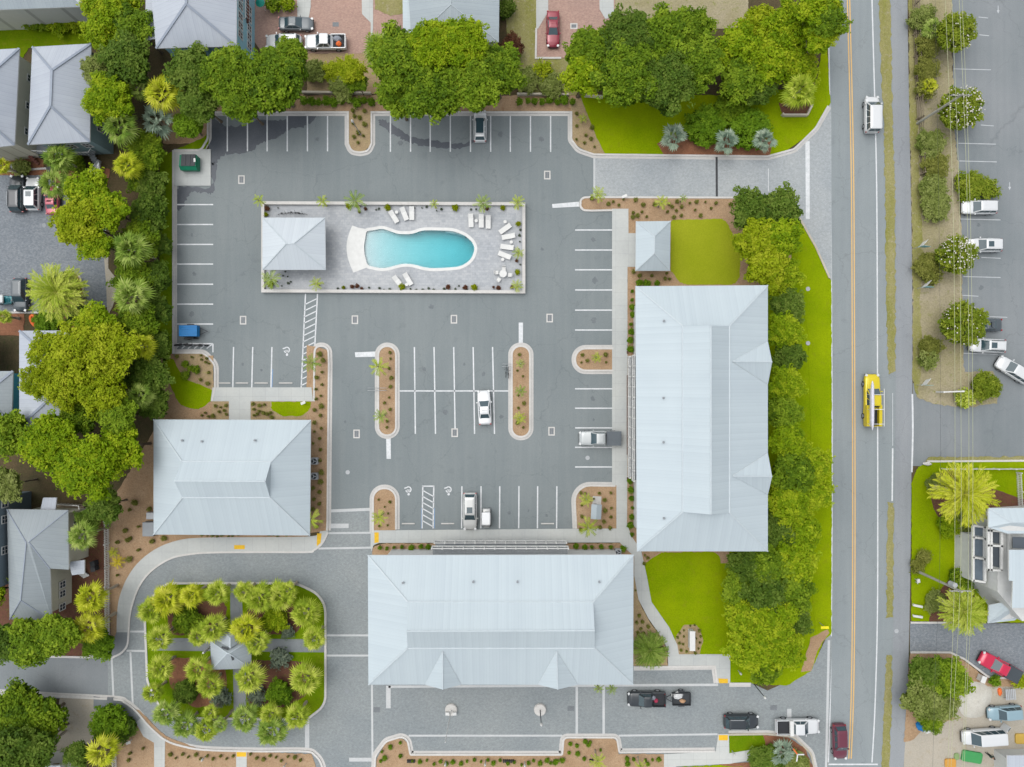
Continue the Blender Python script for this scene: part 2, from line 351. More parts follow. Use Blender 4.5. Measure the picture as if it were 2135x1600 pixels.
# paved streets
surf('paved_street', W([(1728, 1318), (1735, 1330), (1731, 1450), (1724, 1620), (640, 1620), (420, 1562), (330, 1540), (270, 1470), (225, 1458), (225, 1368), (262, 1330), (262, 1240), (300, 1180), (360, 1150), (640, 1146), (680, 1112), (680, 1062), (778, 1062), (778, 1175), (1325, 1175), (1325, 1388), (1500, 1388), (1500, 1424), (1565, 1424), (1600, 1440), (1690, 1400)]), Z2, M['paver'])
surf('entrance_drive', W([(1238, 321), (1600, 325), (1650, 314), (1695, 275), (1728, 215), (1733, 215), (1734, 585), (1727, 578), (1700, 515), (1668, 458), (1640, 425), (1580, 414), (1238, 412)]), Z2, M['paverlight'])
surf('left_court', W([(-400, 362), (110, 355), (120, 400), (215, 400), (226, 540), (226, 640), (160, 652), (-400, 652)]), Z2, M['paverdark'])
surf('brick_court', W([(528, -300), (845, -300), (848, 60), (860, 112), (548, 112), (525, 80)]), Z2, M['brick'])
surf('brick_drive', W([(1118, -300), (1282, -300), (1282, 20), (1262, 60), (1250, 121), (1118, 121)]), Z2, M['brick'])
surf('lower_left_court', W([(125, 1453), (262, 1457), (290, 1480), (210, 1500), (175, 1590), (110, 1560)]), 0.024, M['sand'])
surf('right_house_drive', rp([(1897, 1298), (1988, 1298), (1990, 1300), (2600, 1300), (2600, 1412), (2062, 1411, 30), (2010, 1372, 30), (1980, 1360), (1897, 1360)]), Z2, M['paverdark'])
surf('sand_yard', W([(1884, 1610), (1887, 1530), (1920, 1490), (2000, 1425), (2135, 1420), (2600, 1420), (2600, 1900), (1875, 1900)]), 0.024, M['sand'])
surf('far_lot', W([(-500, 1600), (-500, 1900), (2600, 1900), (2600, 1700), (400, 1700)]), 0.008, M['grassdull'])

# wet patches left by the drain run-off
def blob(pts, n=3, seed=1, jit=4):
    rnd = random.Random(seed); q = smooth_path(pts, True, n)
    return W([(x + rnd.uniform(-jit, jit), y + rnd.uniform(-jit, jit)) for x, y in q])
for i, pts in enumerate([[(438, 252), (470, 262), (505, 262), (540, 250), (580, 252), (615, 238), (660, 238), (640, 262), (600, 272), (575, 290), (545, 298), (520, 318), (470, 322), (450, 340), (437, 335)],
                         [(790, 250), (812, 256), (835, 272), (860, 286), (900, 292), (960, 300), (985, 292), (992, 296), (960, 310), (900, 306), (862, 300), (838, 290), (815, 278), (795, 262)],
                         [(370, 392), (440, 390), (452, 344), (438, 346), (445, 400), (420, 402), (400, 400), (385, 425), (370, 440)]]):
    surf('wet_patch', blob(pts, 9, i, 2.6), Z1 + 0.004, M['wet'])

# beds and lawns
BR = random.Random(3)
def rag(poly, step=0.45, jit=0.07):
    out = []
    for i in range(len(poly)):
        a, b = Vector(poly[i]), Vector(poly[(i + 1) % len(poly)]); n = min(120, max(1, int((b - a).length / step)))
        for k in range(n): q = a.lerp(b, k / n); out.append((q.x + BR.uniform(-jit, jit), q.y + BR.uniform(-jit, jit)))
    return out
def bed(name, poly, mat, z=ZB): return surf(name, rag(poly, jit=0.14 if name == 'verge' else 0.07) if mat != 'old' else poly, z, M[mat], 0.0)
bed('mulch_bed', W([(340, 198), (1200, 200), (1200, 233), (436, 233), (436, 290), (400, 300), (340, 300)]), 'mulch')
bed('lawn', rp([(352, 320), (430, 285, 15), (436, 262), (436, 300, 12), (428, 312), (364, 316), (360, 320), (361, 734), (340, 760), (330, 640), (338, 420), (332, 330)]), 'grassdull', ZG)
bed('mulch_bed', rp([(727, 232), (773, 232), (773, 318, 23), (727, 318, 23)]), 'mulchtan', ZB + 0.006)
bed('mulch_bed', W([(1190, 205), (1215, 205), (1262, 322), (1232, 322), (1204, 305), (1190, 290)]), 'mulchtan', ZB + 0.004)
bed('lawn', rp([(1210, 200), (1400, 196), (1420, 325), (1262, 324), (1240, 280, 40)]), 'grass', ZG)
bed('lawn', W([(1385, 196), (1500, 200), (1700, 180), (1722, 60), (1731, 215), (1700, 268), (1675, 290), (1640, 314), (1605, 325), (1400, 325)]), 'grass', ZG - 0.005)
bed('mulch_bed', W([(1370, 300), (1400, 285), (1610, 285), (1605, 326), (1385, 326)]), 'mulchred', ZG + 0.005)
bed('mulch_bed', rp([(1622, 215), (1690, 215), (1680, 243, 6), (1632, 243, 6)]), 'mulchdark', ZG + 0.01)
bed('mulch_bed', rp([(1212, 412, 14), (1590, 412), (1650, 430), (1660, 470), (1640, 600), (1310, 600), (1306, 560), (1306, 440), (1212, 440, 14)]), 'mulch')
bed('mulch_bed', W([(1306, 590), (1330, 590), (1330, 1160), (1306, 1125), (1304, 900)]), 'mulch', ZB + 0.005)
bed('lawn', rp([(1398, 459, 8), (1510, 457, 16), (1545, 520, 20), (1540, 594, 20), (1420, 594, 30), (1398, 565, 10)]), 'grasspale', ZG)
bed('lawn', W([(1590, 410), (1668, 458), (1700, 515), (1727, 578), (1733, 585), (1734, 1000), (1733, 1322), (1718, 1335), (1690, 1400), (1640, 1430), (1560, 1424), (1522, 1424), (1522, 1365), (1500, 1364), (1500, 1150), (1600, 1150), (1600, 600), (1560, 590)]), 'grass', ZB - 0.02)
bed('lawn', W([(1668, 462), (1699, 518), (1726, 580), (1732, 590), (1733, 900), (1732, 1300), (1700, 1330), (1690, 1200), (1690, 900), (1684, 700), (1660, 560)]), 'grass', ZG)
bed('mulch_bed', W([(1690, 1330), (1725, 1312), (1728, 1320), (1705, 1352), (1690, 1400), (1670, 1400)]), 'mulch', ZG + 0.004)
bed('mulch_bed', W([(1338, 1148), (1520, 1148), (1520, 1175), (1342, 1180)]), 'mulch')
bed('lawn', rp([(1338, 1178), (1380, 1152, 20), (1500, 1150, 20), (1512, 1250), (1530, 1364), (1415, 1364), (1412, 1345), (1395, 1308), (1358, 1255), (1344, 1200)]), 'grass', ZG)
bed('mulch_bed', rp([(1412, 1350, 5), (1408, 1330), (1425, 1302, 12), (1455, 1302, 14), (1466, 1335, 12), (1458, 1364), (1414, 1364)]), 'mulchtan', ZG + 0.006)
bed('mulch_bed', W([(1320, 1170), (1326, 1200), (1330, 1250), (1350, 1290), (1380, 1330), (1391, 1355), (1392, 1388), (1320, 1388)]), 'mulchtan')
bed('mulch_bed', W([(330, 742), (362, 736), (362, 742), (445, 742), (445, 880), (500, 880), (480, 1110), (650, 1000), (640, 1112), (650, 1132), (420, 1134), (365, 1142), (308, 1172), (272, 1225), (256, 1275), (256, 1345), (232, 1345), (225, 1060), (320, 900), (335, 800)]), 'mulch')
bed('mulch_bed', W([(443, 836), (655, 836), (655, 880), (443, 880)]), 'mulchtan', ZB + 0.004)
bed('mulch_bed', W([(640, 720), (684, 730), (684, 1106), (672, 1108), (640, 1112)]), 'mulch', ZB + 0.006)
bed('mulch_bed', rp([(365, 738), (430, 738, 20), (445, 760), (445, 838), (400, 800), (375, 770)]), 'mulchtan', ZB + 0.005)
bed('lawn', rp([(340, 745), (362, 750), (385, 790, 20), (443, 812, 10), (443, 835, 15), (415, 856, 30), (375, 845, 25), (350, 790)]), 'grass', ZG)
bed('lawn', rp([(566, 838), (648, 838), (648, 852, 20), (630, 868, 14), (590, 868, 14), (566, 855, 12)]), 'grass', ZG)
for nm, pts, mt in [('a', [(789, 722, 18), (826, 722, 18), (826, 908, 18), (789, 908, 18)], 'mulch'), ('b', [(1067, 722, 18), (1105, 722, 18), (1105, 911, 18), (1067, 911, 18)], 'mulch'),
                    ('c', [(778, 1018, 23), (826, 1018, 23), (826, 1107), (778, 1107)], 'mulch'), ('d', [(1198, 727, 23), (1280, 727), (1280, 773), (1198, 773, 23)], 'mulch'),
                    ('e', [(1197, 1012, 32), (1285, 1012), (1285, 1110), (1201, 1110)], 'mulch')]:
    bed('mulch_bed', rp(pts), mt, ZB + 0.012)
bed('mulch_bed', rp([(777, 1140, 8), (805, 1133, 4), (1300, 1133), (1325, 1160), (1325, 1180), (777, 1180)]), 'mulch', ZB)
bed('mulch_bed', W([(665, 1620), (650, 1572), (500, 1566), (410, 1560), (345, 1535), (290, 1480), (240, 1478), (240, 1700), (665, 1700)]), 'mulch', ZB)
bed('mulch_bed', rp([(785, 1700), (785, 1585, 20), (805, 1545, 25), (848, 1538, 18), (856, 1572), (1170, 1572), (1175, 1540, 10), (1284, 1540, 10), (1290, 1572), (1385, 1572), (1385, 1700)]), 'mulch', ZB)
bed('lawn', W([(1519, 1533), (1590, 1532), (1600, 1568), (1519, 1572)]), 'grassdull', ZG)
bed('mulch_bed', W([(1590, 1532), (1640, 1536), (1680, 1562), (1702, 1620), (1500, 1620), (1500, 1590), (1580, 1590)]), 'mulchred', ZG - 0.004)
bed('lawn', W([(1395, 1600), (1500, 1595), (1560, 1600), (1640, 1640), (1640, 1700), (1395, 1700)]), 'grass', ZG)
# loop garden
loop = rp([(303, 1300), (303, 1262, 30), (345, 1216, 40), (480, 1216), (618, 1216, 60), (679, 1245, 60), (679, 1470, 40), (640, 1500, 30), (400, 1497), (338, 1482, 40), (308, 1420, 30)])
bed('lawn', loop, 'grassdull', ZB)
for pts, mt in [([(350, 1255), (475, 1250), (470, 1325), (350, 1325)], 'mulchdark'), ([(515, 1255), (610, 1255), (640, 1320), (515, 1325)], 'mulchdark'),
                ([(345, 1370), (470, 1375), (475, 1470), (400, 1475), (355, 1430)], 'mulchred'), ([(515, 1375), (650, 1380), (640, 1450), (590, 1475), (515, 1470)], 'mulchdark')]:
    bed('mulch_bed', rp([(x, y, 22) for x, y in pts]), mt, ZB + 0.006)
bed('path', W([(318, 1330), (678, 1333), (678, 1360), (318, 1356)]), 'old', ZB + 0.012)
bed('path', W([(480, 1217), (504, 1217), (508, 1333), (482, 1333)]), 'old', ZB + 0.012)
bed('path', W([(486, 1358), (512, 1358), (514, 1498), (488, 1498)]), 'old', ZB + 0.012)
# east of the road
bed('verge', W([(1834, -200), (1856, -200), (1856, 0), (1861, 250), (1866, 400), (1867, 600), (1866, 775), (1852, 782), (1849, 700), (1845, 400), (1842, 240), (1835, 100), (1832, 0)]), 'verge', 0.05)
bed('verge', W([(1851, 1048), (1863, 1048), (1862, 1287), (1848, 1287), (1849, 1150)]), 'verge', 0.05)
bed('verge', W([(1848, 1366), (1860, 1366), (1858, 1500), (1852, 1620), (1836, 1620), (1842, 1500)]), 'verge', 0.05)
bed('verge', W([(1893, -200), (1985, -200), (1985, 100), (1988, 250), (2003, 400), (2006, 700), (2010, 776), (2070, 776, ), (2088, 800), (2078, 842), (2020, 850), (1955, 844), (1912, 828), (1903, 790), (1903, 600), (1900, 400), (1896, 200)]), 'sandy', 0.06)
bed('verge', W([(1893, -200), (1905, -200), (1910, 200), (1916, 360), (1925, 520), (1918, 620), (1922, 760), (1912, 826), (1903, 790), (1903, 600), (1900, 400), (1896, 200)]), 'verge', 0.068)
bed('lawn', rp([(1900, 1295), (1900, 1010), (1912, 975, 20), (1945, 958), (2600, 958), (2600, 1300), (1985, 1297)]), 'grass', ZG)
bed('verge', W([(1935, 953), (2600, 950), (2600, 960), (1930, 962)]), 'verge', ZG + 0.01)
bed('mulch_bed', rp([(1935, 1010, 30), (1970, 978, 20), (2000, 985), (2040, 1030), (2035, 1090), (2030, 1120), (1975, 1115, 30), (1945, 1060, 20)]), 'mulchdark', ZG + 0.006)
bed('mulch_bed', rp([(1980, 1205, 20), (2030, 1165), (2032, 1296), (1935, 1296), (1945, 1250, 20)]), 'mulchdark', ZG + 0.006)
bed('mulch_bed', rp([(2040, 1010), (2130, 1040), (2600, 1040), (2600, 1070), (2030, 1075)]), 'mulchdark', ZG + 0.008)
bed('mulch_bed', rp([(1897, 1362), (1980, 1362), (2010, 1378, 20), (2060, 1416, 30), (2600, 1416), (2600, 1432), (2030, 1432), (1990, 1450), (1990, 1500), (1935, 1512), (1900, 1545), (1884, 1548), (1888, 1500)]), 'mulch', ZB - 0.02)
# left neighbours
bed('lawn', W([(-300, 25), (195, 40), (200, 100), (60, 100), (40, 135), (-300, 95)]), 'grassdull', 0.06)
bed('lawn', W([(-300, 1060), (250, 1060), (245, 1345), (180, 1370), (-300, 1365)]), 'mulchdark', 0.05)
bed('mulch_bed', W([(0, 320), (90, 318), (92, 352), (230, 352), (220, 410), (120, 405), (108, 366), (-200, 366), (-200, 320)]), 'mulchred', 0.06)
bed('mulch_bed', rp([(128, 575), (140, 560, 10), (165, 575, 25), (177, 620, 20), (177, 652), (100, 652), (85, 625, 20), (110, 590)]), 'mulchred', 0.06)
bed('mulch_bed', W([(-200, 652), (52, 652), (48, 700), (-200, 700)]), 'mulchred', 0.055)
bed('mulch_bed', W([(105, 662), (148, 660), (165, 700), (100, 700)]), 'mulchred', 0.055)
bed('lawn', W([(780, -200), (845, -200), (845, 28), (815, 33), (782, 20)]), 'verge', 0.06)
bed('lawn', W([(1040, -200), (1118, -200), (1118, 122), (1250, 124), (1200, 200), (1085, 198), (1060, 120)]), 'verge', 0.06)
bed('lawn', W([(640, 112), (860, 112), (860, 170), (780, 196), (640, 196)]), 'mulchtan', 0.05)
bed('lawn', W([(1282, -200), (1560, -200), (1560, 60), (1282, 60)]), 'sandy', 0.045)
surf('path', W([(620, -200), (649, -200), (648, 15), (640, 60), (620, 60)]), 0.07, M['conc'], 0)
surf('path', W([(750, -200), (778, -200), (778, 60), (776, 78), (773, 78), (773, 48), (755, 30)]), 0.07, M['conc'], 0)
surf('path', W([(1118, -200), (1143, -200), (1143, 25), (1122, 60), (1118, 60)]), 0.07, M['conc'], 0)
surf('path', W([(1247, -200), (1276, -200), (1280, 36), (1262, 40), (1250, 20)]), 0.07, M['conc'], 0)

# pavements
LOOPO = smooth_path([(684, 1110), (672, 1133), (655, 1147), (640, 1151), (540, 1151), (440, 1152), (400, 1155), (360, 1163), (325, 1183), (300, 1208), (283, 1240), (272, 1280), (269, 1318)])
LOOPK = W(LOOPO[::-1])
sw = lambda pts, **k: surf('pavement', pts, ZS, M['conc'], 0)
sw(W([(363, 312), (440, 312), (440, 388), (363, 388)]))
sw(W([(1276, 436), (1310, 436), (1310, 487), (1326, 487), (1326, 557), (1308, 557), (1308, 900), (1307, 1092), (1316, 1118), (1326, 1132), (1337, 1150), (1348, 1200), (1358, 1255), (1395, 1308), (1412, 1345), (1415, 1364), (1522, 1364), (1522, 1424), (1497, 1424), (1491, 1391), (1393, 1391), (1392, 1355), (1380, 1330), (1352, 1290), (1331, 1250), (1322, 1200), (1322, 1160), (1300, 1140), (1292, 1131), (790, 1132), (779, 1137), (775, 1150), (773, 1140), (773, 1106), (1278, 1102), (1285, 1102), (1285, 1012), (1276, 1012)]))
sw(W([(444, 808), (650, 808), (653, 837), (523, 837), (523, 878), (478, 878), (478, 837), (440, 837)]))
sw(W([(684, 1106)] + smooth_path([(668, 1108), (650, 1118), (540, 1120), (425, 1121), (375, 1126), (330, 1142), (292, 1170), (266, 1205), (250, 1245), (245, 1280), (244, 1318)])) + LOOPK)
surf('pavement', W([(244, 1317), (270, 1317), (268, 1350), (255, 1366), (225, 1372), (208, 1368), (232, 1352)]), ZS - 0.01, M['old'], 0)
surf('pavement', W([(196, 1452), (240, 1459), (262, 1466), (300, 1500), (284, 1507), (262, 1492), (236, 1486), (196, 1478)]), ZS - 0.01, M['old'], 0)
sw(W([(284, 1506), (295, 1496), (345, 1543), (343, 1700), (323, 1700), (322, 1548), (300, 1535)]))
sw(W([(1384, 1572), (1492, 1566), (1497, 1530), (1519, 1530), (1520, 1570), (1565, 1563), (1588, 1568), (1592, 1578), (1560, 1585), (1520, 1592), (1410, 1597), (1384, 1640)]))
sw(W([(493, 1566), (515, 1566), (515, 1700), (493, 1700)]))
surf('path', W([(216, 520), (226, 520), (226, 560), (250, 590), (235, 640), (224, 660), (222, 600)]), 0.05, M['sand'], 0)

# kerbs and gutters
kb = MB(); gt = MB()
def kerb(pts, closed=False, wk=0.26, wg=0.36, side=1, mi=0, rounded=True, z=ZK):
    l = rp(pts, closed) if rounded else W(pts)
    strip(kb, l, wk, 0, z, closed, mi)
    if wg: strip(gt, l, wg, 0.0, 0.04, closed, 0, off=side * (wk + wg) / 2)
kerb([(443, 837), (443, 834), (449, 808), (449, 760, 24), (425, 736, 18), (362, 736), (362, 316), (420, 314, 12), (434, 290, 15), (434, 235), (726, 235), (726, 300), (733, 316, 14), (750, 319, 20), (768, 316, 14), (775, 300), (775, 235), (1191, 235), (1191, 292, 12), (1206, 312, 20), (1238, 323, 15), (1600, 327, 20), (1655, 312, 20), (1700, 268, 30), (1726, 222)], side=-1)
kerb([(1566, 413), (1230, 412), (1210, 413, 13), (1210, 439, 13), (1232, 440), (1278, 439)], side=1)
kerb([(1625, 418), (1668, 458, 20), (1700, 515), (1729, 580)], wg=0, mi=1)
kerb([(655, 837), (656, 745), (657, 722, 14), (685, 722, 14), (686, 760), (683, 1090), (682, 1106)], side=1)
for pts, cl in [([(789, 722, 18), (826, 722, 18), (826, 908, 18), (789, 908, 18)], True), ([(1067, 722, 18), (1105, 722, 18), (1105, 911, 18), (1067, 911, 18)], True)]:
    kerb(pts, cl, side=1)
kerb([(778, 1110), (778, 1018, 23), (826, 1018, 23), (826, 1104)], side=1)
kerb([(1279, 727), (1199, 727, 22), (1199, 773, 22), (1279, 773)], side=-1)
kerb([(1283, 1013), (1197, 1012, 32), (1201, 1102)], side=-1)
kerb(LOOPO + smooth_path([(269, 1320), (266, 1345), (255, 1360), (240, 1368), (222, 1371), (100, 1369), (-300, 1366)]), side=-1, rounded=False)
kerb(smooth_path([(-300, 1436), (0, 1445), (120, 1452), (240, 1458), (262, 1465), (285, 1483), (312, 1514), (345, 1542), (380, 1555), (430, 1563), (540, 1566), (635, 1566), (657, 1574), (670, 1592), (676, 1620)]), side=1, rounded=False)
kerb([(780, 1620), (783, 1575, 25), (805, 1545, 22), (848, 1532, 16), (856, 1573, 3), (1172, 1573, 3), (1175, 1537, 9), (1286, 1537, 9), (1291, 1568, 4), (1490, 1566)], side=1)
kerb([(1519, 1531), (1600, 1530, 20), (1655, 1536, 25), (1690, 1570, 25), (1706, 1640)], side=1, mi=1)
kerb([(1321, 1391), (1490, 1389), (1495, 1424)], side=-1); kerb([(1520, 1425), (1565, 1425)], side=-1)
strip(kb, loop, 0.3, 0, ZK, True)
kerb([(1932, 962, 8), (1960, 962), (2500, 958)], wg=0)
kerb([(-100, 366), (95, 352), (108, 354)], wg=0); kerb([(-100, 652), (88, 652)], wg=0)
kerb([(130, 575), (142, 560, 10), (167, 575, 25), (178, 620, 20), (178, 652), (226, 650)], wg=0, mi=1, z=0.1)
kerb([(1898, 1360), (1980, 1360), (2010, 1374, 20), (2062, 1413, 30), (2500, 1414)], wg=0)
kerb([(1898, 1298), (1988, 1298)], wg=0); kerb([(1118, 60), (1117, 122), (1170, 122)], wg=0.0)
o = kb.build('kerb', [M['kerb'], M['kerbtan']]); o['kind'] = 'structure'
o = gt.build('gutter', M['gutter']); o['kind'] = 'structure'

OR = random.Random(8)
for i, (x, y) in enumerate([(495, 288), (578, 285), (662, 290), (835, 300), (1043, 280), (1128, 290), (400, 490), (405, 572), (400, 655), (506, 760), (545, 772), (885, 770), (928, 860), (968, 760), (1008, 780), (1045, 870), (1238, 500), (1240, 585), (1238, 668), (1236, 832), (1238, 875), (1022, 1060), (1062, 1070), (1102, 1065), (1140, 1075), (900, 640), (1130, 520), (720, 880), (2040, 470), (2046, 600)]):
    n = 14; r = OR.uniform(2.5, 6.5)
    surf('oil_stain', W([(x + OR.uniform(-1, 1) + r * cos(2 * pi * k / n) * OR.uniform(.6, 1.2), y + r * 1.1 * sin(2 * pi * k / n) * OR.uniform(.6, 1.2)) for k in range(n)]), Z1 + 0.003, M['stain'])
# painted markings of the car park
mk = MB(); zm = Z1 + ZM
def line(mb, a, b, wpx=2.6, z=zm, mi=0): strip(mb, W([a, b]), wpx / 15, z, z, False, mi)
for x in (474, 516, 557, 599, 641, 683): line(mk, (x, 239), (x, 316))
for x in (814, 856, 897, 939, 981, 1023, 1064, 1106, 1148): line(mk, (x, 239), (x, 317))
for y in (427, 468.5, 510, 551, 593, 634.5, 676): line(mk, (367, y), (444.5, y))
for y in (480, 521.7, 563, 605, 647, 688.5, 811, 851.5, 892.5, 933, 974): line(mk, (1199, y), (1277, y))
for x, x2 in ((864, 866), (905, 908), (946, 949), (986.5, 989.5), (1027, 1031)): line(mk, (x, 724), (x2, 905))
line(mk, (829, 815.5), (1065, 815.5))
for x in (963, 1003, 1042, 1082, 1121, 1161): line(mk, (x, 1014), (x - 0.5, 1102))
for x, x2 in ((487, 485.5), (527, 525), (567, 565)): line(mk, (x, 724), (x2, 808))
line(mk, (568.7, 770), (567, 808), 1.4, mi=2)
def hatch(l0, l1, r0, r1, y0, y1, n, slope):
    line(mk, (l0, y0), (l1, y1)); line(mk, (r0, y0), (r1, y1))
    for i in range(n):
        y = y0 + (y1 - y0) * (i + 0.7) / n; t = (y - y0) / (y1 - y0)
        xl = l0 + (l1 - l0) * t; xr = r0 + (r1 - r0) * t
        yy = y - slope if slope > 0 else y
        a = (xl, y); b = (xr, y - slope)
        if y0 < min(a[1], b[1]) and max(a[1], b[1]) < y1: line(mk, a, b, 2.2)
hatch(637, 628, 662, 652, 613, 808, 15, 12); hatch(881.5, 880, 904.5, 903, 1014, 1102, 7, -13)
line(mk, (880, 1014), (905.5, 1014)); line(mk, (879, 1060), (878.5, 1102), 1.2, mi=2); line(mk, (906, 1060), (906, 1102), 1.2, mi=2)
line(mk, (366, 717), (444, 717)); line(mk, (444, 717), (444, 735))
for i in range(6): line(mk, (366 + i * 13, 727), (377 + i * 13, 718.5), 2.4)
def wheelchair(cx, cy):
    ring = [(cx + 5.6 * cos(t), cy + 5.6 * sin(t)) for t in [pi * (-0.65 + 1.55 * k / 14) for k in range(15)]]
    strip(mk, W(ring), 0.15, zm, zm); line(mk, (cx - 8.5, cy - 2.5), (cx - 2, cy - 4.5), 2.4); line(mk, (cx + 0.5, cy + 1), (cx + 0.5, cy + 9), 2.6)
    line(mk, (cx - 3, cy + 1), (cx + 3, cy + 1), 1.8)
    mk.prism(W([(cx + 0.5 + 2.6 * cos(t), cy + 10 + 2.6 * sin(t)) for t in [2 * pi * k / 10 for k in range(10)]]), zm + 0.002, zm + 0.002)
for c in ((598, 730), (851.5, 1021), (935, 1021)): wheelchair(*c)
for q in ([(1151, 426), (1207, 421), (1208, 431), (1152, 434)], [(1081.5, 673), (1090.5, 673), (1090, 721), (1081.5, 721)], [(740, 735), (789, 733), (788, 744), (741, 745)], [(805, 909), (814.5, 909), (815, 957), (806, 957)]):
    mk.prism(W(q), zm, zm)
o = mk.build('parking_markings', [M['white'], M['yellow'], M['blue']]); o['kind'] = 'structure'
# bands and bars on the paved street
pb = MB(); zb = Z2 + 0.006
for a, b, wd in [((680, 1066), (776, 1062), 6), ((683, 1112), (776, 1111), 4), ((664, 1144), (776, 1142), 4), ((680, 1325), (768, 1325), 4), ((680, 1367), (768, 1367), 4), ((775.5, 1428), (777, 1620), 4),
                 ((1202.5, 1432), (1202.5, 1531), 5), ((1258.5, 1432), (1258.5, 1531), 5), ((852, 1534), (1172, 1534), 4), ((1290, 1534), (1496, 1531), 4), ((810, 1432), (1497, 1428), 5),
                 ((270, 1317), (306, 1317), 4), ((264, 1357), (334, 1358), 4), ((233, 1372), (237, 1457), 4), ((272, 1358), (277, 1468), 4), ((1728, 1335), (1722, 1620), 5), ((1239, 324), (1239, 412), 4)]:
    line(pb, a, b, wd, zb, 0)
for q in ([(682, 1092), (727, 1092), (727, 1101), (682, 1102)], [(805, 1430), (814.5, 1430), (814.5, 1477), (805, 1477)], [(728, 1580), (775, 1580), (775, 1588), (728, 1588)], [(636, 1497), (645, 1497), (645, 1563), (636, 1563)], [(1641, 1478), (1650, 1478), (1650, 1500), (1641, 1500)]):
    pb.prism(W(q), zb, zb, 1)
for q in ([(1679, 295), (1688, 295), (1688, 457), (1680, 457)],): pb.prism(W(q), zb, zb, 2)
line(pb, (1602, 352), (1602, 400), 1.3, zb, 2)
o = pb.build('street_bands', [M['band'], M['band'], M['white']]); o['kind'] = 'structure'
rm = MB(); zr = 0.018 + 0.006
def poly(mb, pts, wpx, mi=0, z=zr): strip(mb, W(smooth_path(pts)), wpx / 15, z, z, False, mi)
cl = [(1767, -150), (1769, 0), (1774, 200), (1777.5, 400), (1779, 700), (1780, 1000), (1779.5, 1250), (1777, 1450), (1772, 1582)]
poly(rm, [(x - 2.3, y) for x, y in cl], 2.2, 1); poly(rm, [(x + 2.6, y) for x, y in cl], 2.2, 1)
poly(rm, [(1722, -150), (1726, 30), (1729, 150), (1732, 380), (1734, 700), (1735, 1000), (1733, 1330), (1730, 1500), (1727, 1590)], 2.4)
poly(rm, [(1815, -150), (1818, 0), (1824, 220), (1828, 420), (1829.5, 800), (1830, 1100), (1829, 1300), (1824, 1480), (1818, 1590)], 2.6)
line(rm, (1727, 1594), (1830, 1594), 3, zr)
poly(rm, [(1861, 820), (1861, 930)], 1.6, 2, 0.026 + ZM); poly(rm, [(1861, 935), (1860, 1045)], 3.0, 0, 0.026 + ZM); poly(rm, [(1902, 822), (1903, 900), (1901, 985)], 3.4, 0, 0.026 + ZM)
for y in (1004,): pass
o = rm.build('road_markings', [M['white'], M['yellow'], M['whitefade']]); o['kind'] = 'structure'
cp = MB(); zc = 0.016 + ZM
for (x0, x1, y) in ((2040, 2060, 36), (2042, 2062, 73), (1988, 2066, 144), (2045, 2072, 261), (1998, 2076, 299), (2000, 2078, 336), (2000, 2078, 375), (2002, 2082, 418), (2002, 2086, 457), (2060, 2086, 497), (2046, 2086, 537), (2008, 2086, 577), (2004, 2040, 616), (2050, 2100, 660), (2008, 2080, 737)):
    line(cp, (x0, y), (x1, y + 2), 1.7, zc)
for x, y in ((2081, 24), (2105, 392)): cp.prism(W([(x - 3, y - 2), (x + 3, y - 2), (x, y + 5)]), zc, zc); line(cp, (x, y - 12), (x, y - 2), 1.6, zc)
o = cp.build('car_park_markings', [M['whitefade']]); o['kind'] = 'structure'
tp = MB()
for q in ([(489, 1136.5), (511, 1136.5), (511, 1145), (489, 1145)], [(661.5, 1112), (671, 1112), (669, 1132), (661, 1139)], [(781, 1110), (790, 1110), (790, 1131), (781, 1132)], [(1497, 1414), (1517, 1415), (1517, 1424), (1499, 1424)], [(1498, 1532), (1517, 1532), (1517, 1543), (1498, 1543)], [(494, 1567), (514, 1567), (514, 1577), (494, 1577)]):
    tp.prism(W(q), ZS, ZS + 0.012)
o = tp.build('tactile_paving', M['tactile']); o['kind'] = 'structure'
# ---------------------------------------------------------------- buildings
M['roofw'] = roof_mat('white_standing_seam', C(198, 211, 217), 0.41, 0.025, seamd=0.94)
M['roofcab'] = roof_mat('white_cabana_seam', C(214, 223, 229), 0.46, 0.02, seamd=0.92)
M['roofg'] = roof_mat('grey_standing_seam', C(168, 180, 186), 0.46, 0.06)
M['roofgz'] = roof_mat('pale_grey_seam', C(184, 194, 200), 0.46, 0.05)
M['roofh'] = roof_mat('silver_standing_seam', C(190, 198, 208), 0.5, 0.06)
M['roofd'] = roof_mat('dull_grey_seam', C(162, 172, 176), 0.46, 0.08)
M['cap'] = plain('ridge_cap_white', C(202, 213, 218), 0.5)
M['capg'] = plain('ridge_cap_grey', C(150, 160, 174), 0.5)
M['trim'] = plain('white_trim', C(232, 233, 230), 0.55)
M['wallw'] = plain('white_stucco', C(222, 224, 222), 0.85)
M['wallb'] = brick_mat('blue_siding', C(168, 218, 234), C(162, 212, 230), C(130, 180, 198), 9, 0.18, 0.012, fine=0.05)
M['wallt'] = brick_mat('teal_siding', C(120, 200, 214), C(114, 194, 208), C(90, 160, 174), 9, 0.18, 0.012, fine=0.05)
M['walltan'] = brick_mat('tan_siding', C(220, 217, 198), C(216, 213, 194), C(186, 183, 166), 9, 0.18, 0.012, fine=0.04)
M['wallgb'] = brick_mat('grey_green_siding', C(152, 178, 182), C(148, 174, 178), C(120, 142, 146), 9, 0.18, 0.012, fine=0.04)
M['wallsl'] = brick_mat('slate_siding', C(120, 136, 146), C(116, 132, 142), C(94, 108, 116), 9, 0.18, 0.012, fine=0.04)
M['wallgr'] = brick_mat('pale_grey_siding', C(220, 222, 218), C(216, 218, 214), C(186, 188, 184), 9, 0.18, 0.012, fine=0.04)
